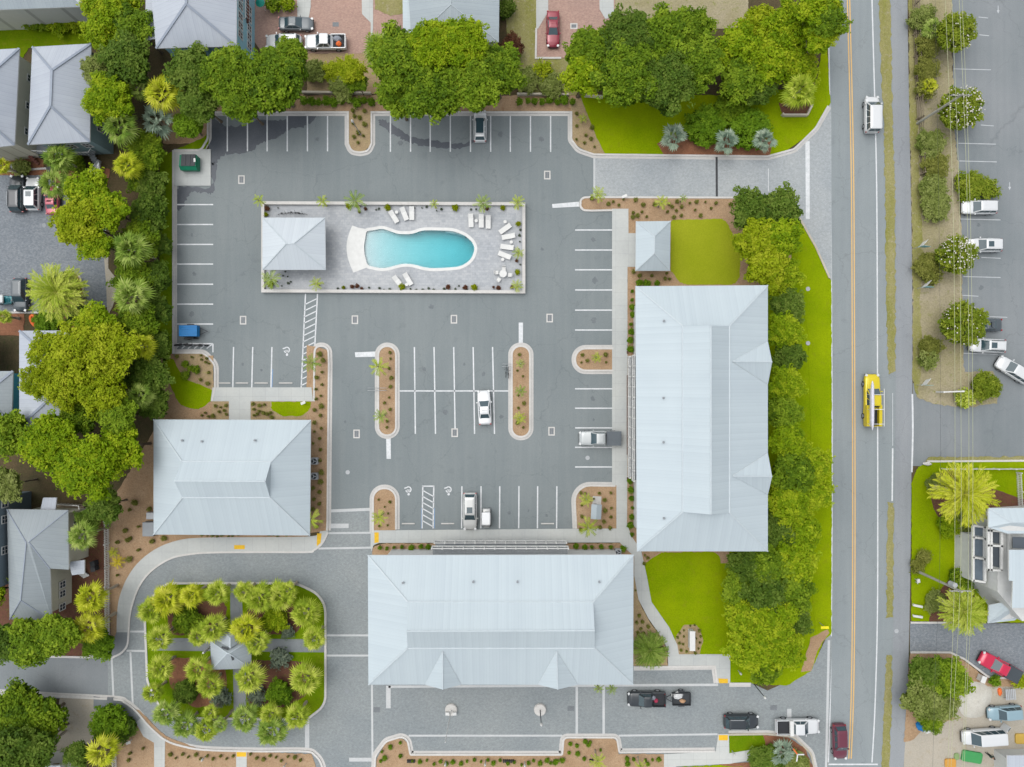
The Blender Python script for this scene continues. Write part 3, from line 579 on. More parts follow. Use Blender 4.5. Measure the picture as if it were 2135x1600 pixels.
M['deckfl'] = brick_mat('deck_boards', C(168, 174, 176), C(158, 164, 168), C(110, 114, 118), 6, 0.15, 0.012, offset=0.3)
M['deckrd'] = brick_mat('red_deck_boards', C(140, 96, 84), C(132, 88, 78), C(96, 64, 56), 6, 0.15, 0.012, offset=0.3)
mg, n_, b_, o_ = nt('window_glass'); b_.inputs['Base Color'].default_value = C(64, 78, 88); b_.inputs['Roughness'].default_value = 0.08; b_.inputs['Specular IOR Level'].default_value = 0.6
M['glass'] = mg
M['dark'] = plain('dark_metal', C(60, 64, 68), 0.5)
M['grey'] = plain('grey_metal', C(150, 156, 160), 0.5)
M['ltgrey'] = plain('light_grey_metal', C(186, 190, 193), 0.5)
M['wood'] = plain('weathered_wood', C(140, 128, 108), 0.85, var=0.2)
M['woodtan'] = plain('tan_timber', C(160, 136, 96), 0.85, var=0.15)
M['brown'] = plain('brown_edging', C(120, 92, 76), 0.9)

def roof(parent, verts, faces, mat, caps=(), capmat='cap', thick=0.18, name='roof', capw=0.2):
    """verts (px, py, z) as seen on the plan; faces of index lists (any order round); caps index pairs"""
    V = [P(*v) for v in verts]; mb = MB()
    for f in faces:
        pts = [V[i] for i in f]; nrm = Vector((0, 0, 0))
        for i in range(len(pts)): nrm += pts[i].cross(pts[(i + 1) % len(pts)])
        if nrm.z < 0: pts.reverse(); nrm = -nrm
        nrm.normalize(); u = Vector((0, 0, 1)).cross(nrm)
        u = u.normalized() if u.length > 1e-3 else Vector((1, 0, 0)); vv = nrm.cross(u)
        mb.face(pts, 0, [(p.dot(u), p.dot(vv)) for p in pts])
        low = [p - Vector((0, 0, thick)) for p in pts]; mb.face(low[::-1], 1)
    cnt = {}
    for f in faces:
        for i in range(len(f)):
            e = tuple(sorted((f[i], f[(i + 1) % len(f)]))); cnt[e] = cnt.get(e, 0) + 1
    for (a, b), c in cnt.items():
        if c == 1: mb.face([V[a], V[b], V[b] - Vector((0, 0, thick)), V[a] - Vector((0, 0, thick))], 1)
    o = mb.build(name, [M[mat], M['trim']], parent)
    if caps:
        cb = MB()
        for a, b in caps: cb.beam(V[a] + Vector((0, 0, 0.03)), V[b] + Vector((0, 0, 0.03)), capw, 0.07)
        cb.build('ridge_cap', M[capmat], o)
    return o, V
def walls(parent, pts, z0, z1, mat, name='wall'):
    mb = MB(); mb.prism(pts, z0, z1, 0, bottom=False); return mb.build(name, M[mat], parent)
def window(parent, a, b, t, z, w_, h, name='window', sill=False, frame='trim'):
    """a framed window on the wall from a to b (world xy, outside on the right hand going a to b)"""
    a, b = Vector(a), Vector(b); d = (b - a).normalized(); nn = Vector((d.y, -d.x)); c = a + (b - a) * t; q = math.atan2(d.y, d.x)
    mb = MB(); f = 0.1
    for s in (-1, 1):
        p = c + d * s * (w_ / 2 + f / 2) + nn * 0.03; mb.box((p.x, p.y, z), (f, 0.08, h + 2 * f), q)
        p = c + nn * 0.03; mb.box((p.x, p.y, z + s * (h / 2 + f / 2)), (w_, 0.08, f), q)
    p = c + nn * 0.028; mb.box((p.x, p.y, z), (w_, 0.05, 0.05), q); mb.box((p.x, p.y, z), (0.05, 0.052, h), q)
    fo = mb.build(name, M[frame], parent)
    g = MB(); p = c + nn * 0.012; g.box((p.x, p.y, z), (w_, 0.02, h), q); g.build('pane', M['glass'], fo)
    return fo
def tag_b(o, label, cat, group=None): return tag(o, label, cat, group)

# --- the three big white lodges: hipped skirt, raised gablet ridge
def gablet(verts8, ridge, along):
    pass
def lodge(label, e, bk, rg, ze, zb, zr, dormers=(), vertical=False, group='large white roofed lodge buildings'):
    """e: four eave corners NW NE SE SW; bk: four break corners; rg: two ridge ends; all in plan units"""
    root = empty('lodge_building', (0, 0, 0), 0, label, 'building', group)
    vs = [(x, y, ze) for x, y in e] + [(x, y, zb) for x, y in bk] + [(x, y, zr) for x, y in rg]
    if vertical:   # ridge ends 8 (top) 9 (bottom)
        fs = [(0, 1, 5, 4), (1, 2, 6, 5), (2, 3, 7, 6), (3, 0, 4, 7), (4, 8, 9, 7), (8, 5, 6, 9), (4, 5, 8), (7, 9, 6)]
        caps = [(0, 4), (1, 5), (2, 6), (3, 7), (8, 9), (4, 7), (5, 6)]
    else:          # ridge ends 8 (left) 9 (right)
        fs = [(0, 1, 5, 4), (1, 2, 6, 5), (2, 3, 7, 6), (3, 0, 4, 7), (4, 5, 9, 8), (8, 9, 6, 7), (4, 8, 7), (5, 6, 9)]
        caps = [(0, 4), (1, 5), (2, 6), (3, 7), (8, 9), (4, 5), (7, 6)]
    ro, V = roof(root, vs, fs, 'roofw', caps, capw=0.16)
    for dm in dormers:
        roof(root, dm[0], dm[1], 'roofw', dm[2], capw=0.12, name='dormer')
    return root, V
def vents(root, lst):
    for px, py, z in lst:
        p = P(px, py, z); mb = MB(); mb.tube([p - Vector((0, 0, .3)), p + Vector((0, 0, .35))], 0.09, 8); mb.tube([p + Vector((0, 0, .33)), p + Vector((0, 0, .42))], 0.15, 8)
        mb.build('vent_pipe', M['grey'], root)
# left lodge
ra, Va = lodge('white metal roofed building left of the parking lot with air conditioners beside it', [(320, 875), (648, 876), (646, 1117), (320, 1115)], [(379, 962), (565, 963), (563, 1038), (380, 1038)], [(363, 1003), (553, 1004)], 4.2, 7.0, 8.5)
walls(ra, [XY(374, 894), XY(648, 894), XY(646, 1082), XY(372, 1082)], 0, 4.25, 'wallw')
vents(ra, [(382, 918, 5.5), (533, 918, 5.6), (423, 920, 5.5)])
# big central lodge
rc, Vc = lodge('wide white roofed building at the bottom centre facing the street', [(767, 1158), (1321, 1157), (1320, 1428), (768, 1428)], [(850, 1255), (1237, 1255), (1240, 1352), (850, 1352)], [(848, 1316), (1240, 1315)], 9.5, 12.2, 14.2,
    dormers=[([(886, 1428, 9.6), (962, 1428, 9.6), (923, 1438, 11.2), (923, 1358, 12.05)], [(0, 2, 3), (2, 1, 3)], [(2, 3)]), ([(1122, 1428, 9.6), (1205, 1428, 9.6), (1163, 1438, 11.2), (1161, 1358, 12.05)], [(0, 2, 3), (2, 1, 3)], [(2, 3)])])
def off(x, y): return XY(1067.5 + x, 800 + y)
walls(rc, [XY(817, 1145), XY(1279, 1145), XY(1279, 1340), XY(817, 1340)], 0, 9.52, 'wallw')
vents(rc, [(841, 1214, 11), (987, 1212, 11), (1079, 1212, 11), (1249, 1212, 11)])
def gallery(root, x0, x1, ywall, yout, z, horizontal=True, name='gallery'):
    """balcony floor, railing with posts and pickets; plan units at ground level"""
    def bx(mb, xa, xb, ya, yb, za, zb):
        a = XY(xa, ya); b = XY(xb, yb)
        if not horizontal: a = XY(ya, xa); b = XY(yb, xb)
        mb.box(((a[0] + b[0]) / 2, (a[1] + b[1]) / 2, (za + zb) / 2), (abs(a[0] - b[0]), abs(a[1] - b[1]), zb - za))
    f = MB(); bx(f, x0, x1, yout, ywall, z - 0.25, z); g = f.build('balcony', M['deckfl'], root)
    t = MB(); bx(t, x0, x1, yout - 1.6, yout, z - 0.35, z + 0.05); bx(t, x0, x1, yout - 1.6, yout, z + 1.02, z + 1.1); t.build('fascia', M['trim'], g)
    r = MB(); L = abs(x1 - x0); n = int(L / 4)
    for i in range(n + 1):
        x = x0 + (x1 - x0) * i / n; bx(r, x - 0.35, x + 0.35, yout - 1.0, yout - 0.4, z, z + 1.03)
    r.build('railing', M['grey'], g)
    m = max(2, int(L / 20))
    for i in range(m + 1):
        p = MB(); x = x0 + (x1 - x0) * i / m; bx(p, x - 1.2, x + 1.2, yout - 2.0, yout + 1, z - 0.3, z + 1.15)
        p.build('post', M['trim'], g)
    return g
gallery(rc, 913, 1176, 1146, 1118, 3.3); gallery(rc, 913, 1176, 1146, 1118, 6.35)
for x in (850, 885): 
    o = window(rc, XY(830, 1145), XY(900, 1145), (x - 830) / 70, 7.6, 1.4, 0.9)
for x in (1205, 1255): o = window(rc, XY(1190, 1145), XY(1270, 1145), (x - 1190) / 80, 7.6, 1.4, 0.9)
for o in [c for c in rc.children if c.name.startswith('window')]: o.location.y = 0.0
# east lodge
rb, Vb = lodge('tall white roofed building running up and down beside the green belt and the road', [(1325, 597), (1601, 595), (1601, 1150), (1328, 1150)], [(1423, 680), (1521, 680), (1521, 1070), (1423, 1068)], [(1482, 679), (1482, 1073)], 9.5, 12.2, 14.3, vertical=True,
    dormers=[([(1601, 712, 9.6), (1601, 802, 9.6), (1610, 755, 11.2), (1527, 754, 12.1)], [(0, 2, 3), (2, 1, 3)], [(2, 3)]), ([(1601, 945, 9.6), (1601, 1032, 9.6), (1610, 994, 11.2), (1527, 993, 12.1)], [(0, 2, 3), (2, 1, 3)], [(2, 3)])])
walls(rb, [off(253, -160), off(412, -160), off(412, 295), off(253, 295)], 0, 9.52, 'wallw')
gallery(rb, 746, 988, 1322, 1303, 3.3, False); gallery(rb, 746, 988, 1322, 1303, 6.35, False)
vents(rb, [(1383, 670, 11), (1382, 830, 11), (1382, 922, 11), (1383, 1080, 11)])
ed = MB(); 
for a, b in (((1307.5, 783), (1307.5, 948)), ((1307.5, 732), (1307.5, 738)), ((1307.5, 995), (1307.5, 1004)), ((962, 1131.5), (1128, 1131.5)), ((908, 1131.5), (918, 1131.5)), ((1174, 1131.5), (1184, 1131.5))):
    strip(ed, W([a, b]), 0.14, 0, 0.3)
o = ed.build('garden_edging', M['brown']); o['kind'] = 'structure'

# simple hipped houses
def hip(root, c, r, ze, zr, mat, cap='cap', capw=0.16, vertical=True):
    vs = [(x, y, ze) for x, y in c] + [(x, y, zr) for x, y in r]
    fs = [(0, 1, 4), (1, 2, 5, 4), (2, 3, 5), (3, 0, 4, 5)] if vertical else [(0, 1, 5, 4), (1, 2, 5), (2, 3, 4, 5), (3, 0, 4)]
    cp = [(0, 4), (1, 4), (2, 5), (3, 5), (4, 5)] if vertical else [(0, 4), (3, 4), (1, 5), (2, 5), (4, 5)]
    return roof(root, vs, fs, mat, cp, cap, capw=capw)
def inset(V, d):
    """shrink the eave quad by d metres -> xy"""
    q = [Vector((v.x, v.y)) for v in V[:4]]; out = []
    for i in range(4):
        a, b, c = q[i - 1], q[i], q[(i + 1) % 4]; u = (a - b).normalized(); v = (c - b).normalized()
        out.append(tuple(b + (u + v) * d))
    return out
# pool cabana
cb = empty('pool_cabana', (0, 0, 0), 0, 'square white hipped cabana roof at the left end of the swimming pool deck', 'cabana')
ro, V = hip(cb, [(547, 454), (678, 454), (679, 563), (547, 563)], [(597, 508), (613, 508)], 3.1, 5.2, 'roofcab', vertical=False, capw=0.12)
walls(cb, [XY(572, 478), XY(606, 478), XY(606, 548), XY(572, 548)], 0.1, 3.15, 'wallw')
for x, y in ((565, 472), (565, 555), (668, 472), (668, 555), (618, 472), (618, 555)):
    mb = MB(); a = XY(x, y); mb.box((a[0], a[1], 1.6), (0.25, 0.25, 3.0)); mb.build('post', M['trim'], cb)
pv = empty('garden_pavilion', (0, 0, 0), 0, 'small white hipped pavilion beside the oval lawn and the pavement', 'pavilion')
ro, V = hip(pv, [(1326, 462), (1398, 461), (1397, 565), (1325, 565)], [(1365, 493), (1364, 529)], 3.1, 4.7, 'roofw', vertical=True, capw=0.1)
walls(pv, inset(V, 0.7), 0.1, 3.12, 'wallw')
gz = empty('garden_gazebo', (0, 0, 0), 0, 'grey metal roofed gazebo among the palms of the loop garden', 'gazebo')
ro, V = hip(gz, [(438, 1336), (522, 1334), (524, 1394), (441, 1397)], [(474, 1362), (478, 1363)], 3.2, 5.4, 'roofgz', 'cap', 0.1, vertical=False)
roof(gz, [(452, 1336, 3.3), (508, 1335, 3.3), (500, 1318, 3.6), (466, 1318, 3.6), (480, 1330, 4.8), (480, 1352, 5.0)], [(0, 3, 4, 5), (3, 2, 4), (2, 1, 5, 4)], 'roofgz', [(4, 5)], capw=0.1)
for x, y in ((445, 1343), (514, 1343), (514, 1388), (447, 1388)):
    mb = MB(); a = XY(x, y); mb.box((a[0], a[1], 1.65), (0.22, 0.22, 3.1)); mb.build('post', M['trim'], gz)
for q in ([(462, 1349.5), (478, 1350), (476, 1354), (461, 1354)], [(481.5, 1361), (486, 1361), (486, 1377), (481.5, 1376)]):
    mb = MB(); mb.beam(P(*q[0], 5.02), P(*q[2], 5.02), 0.28, 0.06); mb.build('skylight', M['dark'], gz)

# houses at the left
def house(label, c, r, ze, zr, mat, wall, cap='capg', vertical=True, ins=0.55, capw=0.3):
    h = empty('house', (0, 0, 0), 0, label, 'house'); ro, V = hip(h, c, r, ze, zr, mat, cap, capw, vertical)
    q = inset(V, ins); walls(h, q, 0, ze + 0.05, wall); return h, q
h1, q1 = house('grey hip roofed house with brown porch steps at the left edge above the driveway', [(-95, 108), (40, 101), (30, 303), (-100, 318)], [(-38, 170), (-40, 240)], 6.2, 8.6, 'roofh', 'walltan')
h2, q2 = house('silver hip roofed house with grey green walls left of the tree belt', [(67, 98), (190, 91), (187, 296), (58, 302)], [(108, 147), (105, 221)], 6.2, 8.6, 'roofh', 'wallgb')
h3, q3 = house('silver roofed house with turquoise side walls at the top left', [(305, -140), (494, -140), (493, 97), (325, 101)], [(389, -50), (388, 8)], 7.6, 10.2, 'roofh', 'wallb')
roof(h3, [(304, -140, 6.9), (352, -140, 6.95), (352, 76, 6.95), (303, 84, 6.9)], [(0, 1, 2, 3)], 'roofh', name='porch_roof')
h4, q4 = house('long pale roofed house at the top left corner above the lawn', [(-200, -160), (180, -160), (176, 14), (-200, 28)], [(-80, -70), (80, -70)], 6.0, 8.2, 'roofg', 'wallgr', 'cap', vertical=False)
h5, q5 = house('big slate grey roofed house at the top behind the large oak', [(842, -160), (1043, -160), (1040, 88), (858, 88)], [(940, -80), (940, 10)], 6.6, 7.6, 'roofg', 'wallgr', 'cap', capw=0.05)
roof(h5, [(838, -160, 6.2), (858, -160, 6.25), (858, 70, 6.25), (840, 70, 6.2)], [(0, 1, 2, 3)], 'roofw', name='porch_roof')
h6, q6 = house('grey roofed house partly under yellow green tree at the left edge', [(40, 690), (170, 689), (170, 886), (40, 890)], [(103, 745), (103, 832)], 6.0, 8.0, 'roofh', 'wallt')
h7, q7 = house('house with weathered roof and open red striped balcony at the left edge', [(-160, 775), (27, 774), (24, 880), (-160, 882)], [(-90, 828), (-40, 828)], 5.8, 7.2, 'roofd', 'wallt', vertical=False, ins=0.3)
h8 = empty('house', (0, 0, 0), 0, 'L shaped dull grey roofed house left of the white picket fence', 'house')
ro, V = roof(h8, [(14, 1062, 5.2), (142, 1064, 5.2), (143, 1188, 5.2), (106, 1186, 5.2), (108, 1294, 5.2), (20, 1292, 5.2), (55, 1132, 6.9), (43, 1252, 6.9), (60, 1130, 6.9), (104, 1186, 5.4)],
    [(0, 1, 8, 6), (1, 2, 9, 8), (6, 8, 9, 4, 7), (4, 5, 7), (5, 0, 6, 7)], 'roofd', [(0, 6), (1, 8), (6, 7), (4, 7), (5, 7), (8, 9)], 'capg', capw=0.12)
w8 = [P(x, y, 6.8) for x, y in ((20, 1070), (165, 1068), (166, 1200), (138, 1198), (134, 1268), (22, 1282))]
w8 = [XY(82, 1058), XY(184, 1058), XY(185, 1160), XY(150, 1160), XY(150, 1256), XY(82, 1256)]
walls(h8, w8, 0, 5.25, 'walltan')
roof(h8, [(90, 1038, 4), (118, 1038, 4), (115, 1066, 4.4), (84, 1064, 4.4)], [(0, 1, 2, 3)], 'roofh', name='porch_roof')
roof(h8, [(143, 1172, 4.0), (176, 1168, 3.6), (176, 1196, 3.6), (150, 1200, 4.0)], [(0, 1, 2, 3)], 'roofh', name='porch_roof')
for t in (0.12, 0.55, 0.85):
    window(h8, XY(184.5, 1186), XY(184, 1066), t, 2.6, 0.9, 1.2)
    window(h8, XY(151.5, 1262), XY(152, 1200), t, 2.2, 0.8, 1.1)
h9, q9 = house('slate blue walled house cut by the left edge beside the L shaped house', [(-140, 1040), (-8, 1040), (-8, 1230), (-140, 1230)], [(-75, 1090), (-75, 1180)], 6.6, 8.4, 'roofd', 'wallsl', ins=0.1)
for t in (0.07, 0.25, 0.6): window(h9, q9[1 + 1], q9[1], 1 - t, 5.0, 0.9, 1.0)
# windows on the faces seen from above the lot
for t in (0.12, 0.3, 0.5, 0.68, 0.86):
    for z in (2.0, 5.0): window(h3, q3[2], q3[1], 1 - t * 0.5 - 0.4, z, 0.8, 1.3)
for t in (0.2, 0.5, 0.8): window(h3, q3[3], q3[2], t, 3.4, 1.0, 1.3)
for t in (0.1, 0.4, 0.75): window(h6, q6[0], q6[3], t, 4.4, 0.9, 1.1)
for t in (0.18, 0.5, 0.8): window(h2, q2[2], q2[1], 1 - t, 3.2, 0.8, 1.1); window(h2, q2[3], q2[2], t, 3.6, 0.9, 1.2); window(h1, q1[2], q1[1], 1 - t, 3.2, 0.8, 1.1)
# porches with steps in front of the two left houses
def deck(h, poly_, z, mat='deckfl', rail=True, name='porch'):
    mb = MB(); mb.prism(poly_, z - 0.25, z, bottom=True); d = mb.build(name, M[mat], h)
    if rail:
        r = MB(); n = len(poly_)
        for i in range(n):
            a, b = Vector((*poly_[i], 0)), Vector((*poly_[(i + 1) % n], 0))
            up = Vector((0, 0, z + 1.0)); r.beam(a + up, b + up, 0.1, 0.08)
            m = max(1, int((b - a).length / 0.45))
            for k in range(m + 1):
                p = a.lerp(b, k / m); r.box((p.x, p.y, z + 0.5), (0.05, 0.05, 1.0))
        r.build('railing', M['trim'], d)
    return d
deck(h1, [XY(20, 296), XY(58, 300), XY(72, 312), XY(66, 325), XY(-60, 330), XY(-60, 300)], 1.4, 'deckrd')
st = MB()
for i in range(6): a = XY(66 + i * 2.2, 322 + i * 3.6); st.box((a[0], a[1], 1.3 - i * 0.2), (1.0, 0.35, 0.1), -0.5)
st.build('steps', M['deckrd'], h1)
deck(h2, [XY(78, 306), XY(196, 302), XY(214, 318), XY(206, 330), XY(150, 330), XY(80, 326)], 1.4, 'deckfl')
st = MB()
for i in range(6): a = XY(198 + i * 0.9, 322 + i * 3.6); st.box((a[0], a[1], 1.3 - i * 0.2), (0.9, 0.35, 0.1), -0.2)
st.build('steps', M['deckfl'], h2)
deck(h3, [XY(500, -60), XY(535, -60), XY(535, 70), XY(500, 80)], 3.0, 'deckrd', True)
deck(h7, [XY(-100, 702), XY(22, 702), XY(22, 773), XY(-100, 773)], 3.0, 'deckfl')
tw = MB(); 
for y in (714, 768): a = XY(-10, y); tw.box((a[0], a[1], 3.95), (3.0, 0.5, 0.1))
tw.build('awning_strip', plain('crimson_cloth', C(190, 30, 80)), h7)
deck(h8, [XY(116, 1046), XY(182, 1050), XY(184, 1066), XY(118, 1066)], 0.9, 'wood')
st = MB()
for i in range(5): a = XY(174 + i * 1.6, 1188 + i * 3.2); st.box((a[0], a[1], 0.9 - i * 0.18), (0.9, 0.3, 0.08), 0.4)
st.build('steps', M['trim'], h8)
# pergola at the lower left
pg = empty('pergola', (0, 0, 0), 0, 'tan timber pergola deck at the bottom left corner', 'pergola')
mb = MB(); mb.prism(W([(98, 1580), (155, 1576), (158, 1640), (80, 1645)]), 2.2, 2.4, bottom=True); mb.build('deck', M['woodtan'], pg)
for i, (a, b) in enumerate([((100, 1570), (155, 1566)), ((96, 1582), (156, 1578)), ((92, 1594), (158, 1590))]):
    mb = MB(); mb.beam((*XY(*a), 3.2), (*XY(*b), 3.2), 0.12, 0.16); mb.build('beam', M['woodtan'], pg)
h10, q10 = house('pale blue eaved house at the bottom edge under the pergola', [(-100, 1592), (125, 1597), (125, 1720), (-100, 1720)], [(-20, 1660), (50, 1660)], 4.6, 6.0, 'roofh', 'wallgr', 'cap', False)
# east: modern white house with balconies
he = empty('house', (0, 0, 0), 0, 'white modern house with dark glazed balconies at the right edge', 'house')
walls(he, [XY(2012, 1062), XY(2190, 1050), XY(2190, 1250), XY(2060, 1262), XY(2012, 1205)], 0, 6.4, 'wallw')
roof(he, [(2061, 1060, 8.6), (2320, 1058, 8.6), (2320, 1112, 8.6), (2100, 1113, 8.6), (2061, 1100, 8.6), (2110, 1090, 9.4), (2320, 1090, 9.4)], [(0, 1, 6, 5), (0, 5, 4), (4, 5, 6, 2, 3)], 'roofw', [(0, 5)], capw=0.1)
roof(he, [(2104, 1147, 9.2), (2320, 1147, 9.2), (2320, 1268, 9.2), (2110, 1268, 9.2), (2112, 1212, 9.2), (2104, 1211, 9.2)], [(0, 1, 2, 3, 4, 5)], 'roofw', name='upper_roof')
roof(he, [(2062, 1262, 4.0), (2104, 1254, 5.2), (2132, 1280, 4.0), (2116, 1294, 4.0), (2060, 1300, 4.0), (2102, 1272, 5.3)], [(0, 1, 5, 4), (1, 2, 5), (5, 2, 3, 4)], 'roofw', name='porch_roof')
walls(he, [XY(1990, 1105), XY(2012, 1105), XY(2012, 1200), XY(1990, 1196)], 0, 3.0, 'wallw', 'lower_wall')
mbg = MB()
for y0, y1 in ((1098, 1120), (1124, 1162), (1166, 1212)):
    g = MB(); g.prism([P(2031, y0, 4.5)[:2], P(2052, y0 + 3, 4.5)[:2], P(2050, y1 - 1, 4.5)[:2], P(2031, y1 - 4, 4.5)[:2]], 4.35, 4.5, bottom=True); g.build('screen_panel', plain('dark_screen', C(112, 126, 138), 0.35), he)
for x0, x1, y0, y1, z in ((2071, 2086, 1109, 1135, 6.6), (2070, 2085, 1140, 1184, 6.6), (2112, 2160, 1120, 1146, 8.7)):
    g = MB(); g.prism([P(x0, y0, z)[:2], P(x1, y0 + 2, z)[:2], P(x1, y1, z)[:2], P(x0, y1 - 3, z)[:2]], z - 0.1, z, bottom=True); t_ = g.build('terrace', plain('dark_terrace', C(84, 92, 100), 0.5), he)
for x in (2028.5, 2053, 2060, 2066, 2088, 2104):
    z = 4.7 if x < 2055 else 6.9; f = MB(); f.beam(P(x, 1098, z), P(x, 1212 if x < 2055 else 1190, z), 0.28, 0.3); f.build('frame', M['trim'], he)
for y in (1098, 1122, 1164, 1212): f = MB(); f.beam(P(2028, y - 2, 4.7), P(2054, y + 2, 4.7), 0.25, 0.3); f.build('frame', M['trim'], he)
for y in (1106, 1137, 1188): f = MB(); f.beam(P(2058, y, 6.9), P(2090, y + 2, 6.9), 0.25, 0.3); f.build('frame', M['trim'], he)
rl = MB()
for k in range(34):
    y = 1110 + k * 2.2; rl.beam(P(2056, y, 6.9), P(2070, y, 6.9), 0.05, 0.05)
rl.build('railing', M['ltgrey'], he)
for t in (0.3, 0.42, 0.55): window(he, XY(2060, 1262), XY(2012, 1205), t, 4.0, 0.6, 0.7)
sh = empty('shed', (0, 0, 0), 0, 'small flat grey roofed shed cut off by the bottom right corner', 'shed')
roof(sh, [(2100, 1576, 2.6), (2200, 1574, 2.6), (2200, 1680, 2.6), (2100, 1680, 2.6)], [(0, 1, 2, 3)], 'roofh'); walls(sh, [XY(2072, 1562), XY(2180, 1562), XY(2180, 1680), XY(2072, 1680)], 0, 2.45, 'wallgr')
# ---------------------------------------------------------------- swimming pool
deck_hole = POOLW
surf('pool_deck', W([(551, 424), (1093, 424), (1094, 611), (551, 609)]), 0.15, M['pooldeck'], 0, hole=deck_hole)
pw = MB(); strip(pw, W([(551, 425.5), (1092, 427.5), (1092, 610), (551, 608), (551, 425.5)]), 0.42, 0, 0.62)
o = pw.build('pool_wall', M['kerb']); tag(o, 'low white wall round the swimming pool deck', 'wall')
surf('gravel_strip', W([(556, 560), (568, 575), (660, 590), (700, 596), (1080, 600), (1080, 606), (554, 605)]), 0.156, M['gravel'])
surf('gravel_strip', W([(556, 430), (1088, 432), (1087, 600), (1074, 590), (1076, 445), (960, 440), (800, 444), (700, 436), (556, 436)]), 0.157, M['gravel'])
cop = MB(); strip(cop, POOLW, 0.42, 0.0, 0.18, True, off=-0.2)
o = cop.build('pool_coping', M['trim']); o['kind'] = 'structure'
bp_ = smooth_path([(735, 471), (727, 492), (723, 516), (727, 543), (737.5, 569)]) + [(746, 566), (764, 559), (756, 538), (753, 516), (756, 497), (761, 478), (747, 475.5)]
surf('pool_beach', W(bp_), 0.172, M['trim'], 0.0)
def depth(x): t = min(1, max(0, (x + 19.5) / 14.0)); return -0.12 - 0.25 * min(1, t * 3) - 1.9 * (t ** 1.3)
pb_ = MB(); ring_t = [(x, y, 0.02) for x, y in POOLW]; ring_b = [(x, y, depth(x)) for x, y in POOLW]
pb_.grid([ring_t, ring_b], close=True, smooth=False)
vs = [Vector((x, y, 0)) for x, y in POOLW]
for t in tessellate_polygon([vs]):
    pb_.face([ring_b[i] for i in t])
M['plaster'] = ground_mat('pool_plaster', C(196, 208, 212), C(204, 215, 218), 0.6, 3, 0.03, bmp=0)
o = pb_.build('pool_basin', M['plaster']); o['kind'] = 'structure'
for q in ([(925, 478), (950, 480), (972, 488), (968, 491), (950, 486), (928, 483)], [(920, 563), (960, 558), (962, 561), (944, 564), (922, 565)]):
    s_ = MB(); s_.prism(W(q), -2.3, -0.45); o = s_.build('pool_step', M['plaster']); o['kind'] = 'structure'
wm, wn2, wb, wout = nt('pool_water'); wn2.nodes.remove(wb)
tr = wn2.nodes.new('ShaderNodeBsdfTransparent'); gl = wn2.nodes.new('ShaderNodeBsdfGlossy'); gl.inputs['Roughness'].default_value = 0.06
fr_ = wn2.nodes.new('ShaderNodeFresnel'); fr_.inputs[0].default_value = 1.33; mx = wn2.nodes.new('ShaderNodeMixShader')
geo = wn2.nodes.new('ShaderNodeNewGeometry'); sub = wn2.nodes.new('ShaderNodeMath'); sub.operation = 'SUBTRACT'; sub.inputs[0].default_value = 1.0; wn2.links.new(geo.outputs['Backfacing'], sub.inputs[1])
mu = wn2.nodes.new('ShaderNodeMath'); mu.operation = 'MULTIPLY'; wn2.links.new(fr_.outputs[0], mu.inputs[0]); wn2.links.new(sub.outputs[0], mu.inputs[1])
wn2.links.new(mu.outputs[0], mx.inputs[0]); wn2.links.new(tr.outputs[0], mx.inputs[1]); wn2.links.new(gl.outputs[0], mx.inputs[2]); wn2.links.new(mx.outputs[0], wout.inputs['Surface'])
va = wn2.nodes.new('ShaderNodeVolumeAbsorption'); va.inputs[0].default_value = (0.02, 0.93, 0.975, 1); va.inputs[1].default_value = 0.56; wn2.links.new(va.outputs[0], wout.inputs['Volume'])
wt = MB(); top_ = [(x, y, 0.0) for x, y in POOLW]; bot_ = [(x, y, depth(x) + 0.01) for x, y in POOLW]
bi = len(wt.v); wt.v += top_ + bot_; n = len(top_)
tt = tessellate_polygon([[Vector(v) for v in top_]])
for t in tt:
    a_, b_2, c_ = (Vector(top_[i]) for i in t)
    if (b_2 - a_).cross(c_ - a_).z < 0: t = t[::-1]
    wt.f.append(tuple(t)); wt.f.append(tuple(i + n for i in t[::-1])); wt.mi += [0, 0]; wt.uv += [None] * 2; wt.sm += [False] * 2
area = sum(top_[i][0] * top_[(i + 1) % n][1] - top_[(i + 1) % n][0] * top_[i][1] for i in range(n))
for i in range(n):
    j = (i + 1) % n; f = (i, j, j + n, i + n) if area < 0 else (j, i, i + n, j + n)
    wt.f.append(f); wt.mi.append(0); wt.uv.append(None); wt.sm.append(False)
o = wt.build('water', wm); o['kind'] = 'structure'

# ---------------------------------------------------------------- vegetation
M['oak'] = leaf_mat('oak_leaves', C(76, 110, 18), C(124, 158, 28), C(172, 198, 52))
M['oakdark'] = leaf_mat('dark_leaves', C(68, 98, 28), C(104, 136, 40), C(142, 166, 68))
M['bright'] = leaf_mat('bright_leaves', C(104, 142, 5), C(152, 184, 14), C(200, 216, 44))
M['yellow'] = leaf_mat('yellow_green_leaves', C(126, 152, 6), C(170, 190, 18), C(206, 216, 52))
M['hedge'] = leaf_mat('hedge_leaves', C(84, 124, 14), C(120, 160, 26), C(152, 188, 44))
M['olive'] = leaf_mat('olive_leaves', C(118, 138, 58), C(150, 166, 80), C(182, 192, 112))
M['crepe'] = leaf_mat('crepe_myrtle_leaves', C(108, 132, 26), C(142, 164, 40), C(176, 188, 64))
M['reddish'] = leaf_mat('bronze_leaves', C(96, 60, 44), C(130, 84, 62), C(150, 110, 82))
M['limeball'] = leaf_mat('lime_leaves', C(140, 156, 4), C(164, 178, 10), C(184, 194, 24))
M['tuft'] = leaf_mat('tuft_leaves', C(118, 128, 50), C(146, 152, 66), C(174, 176, 90))
M['bluegreen'] = leaf_mat('dark_tuft_leaves', C(96, 112, 96), C(120, 136, 116), C(150, 162, 136))
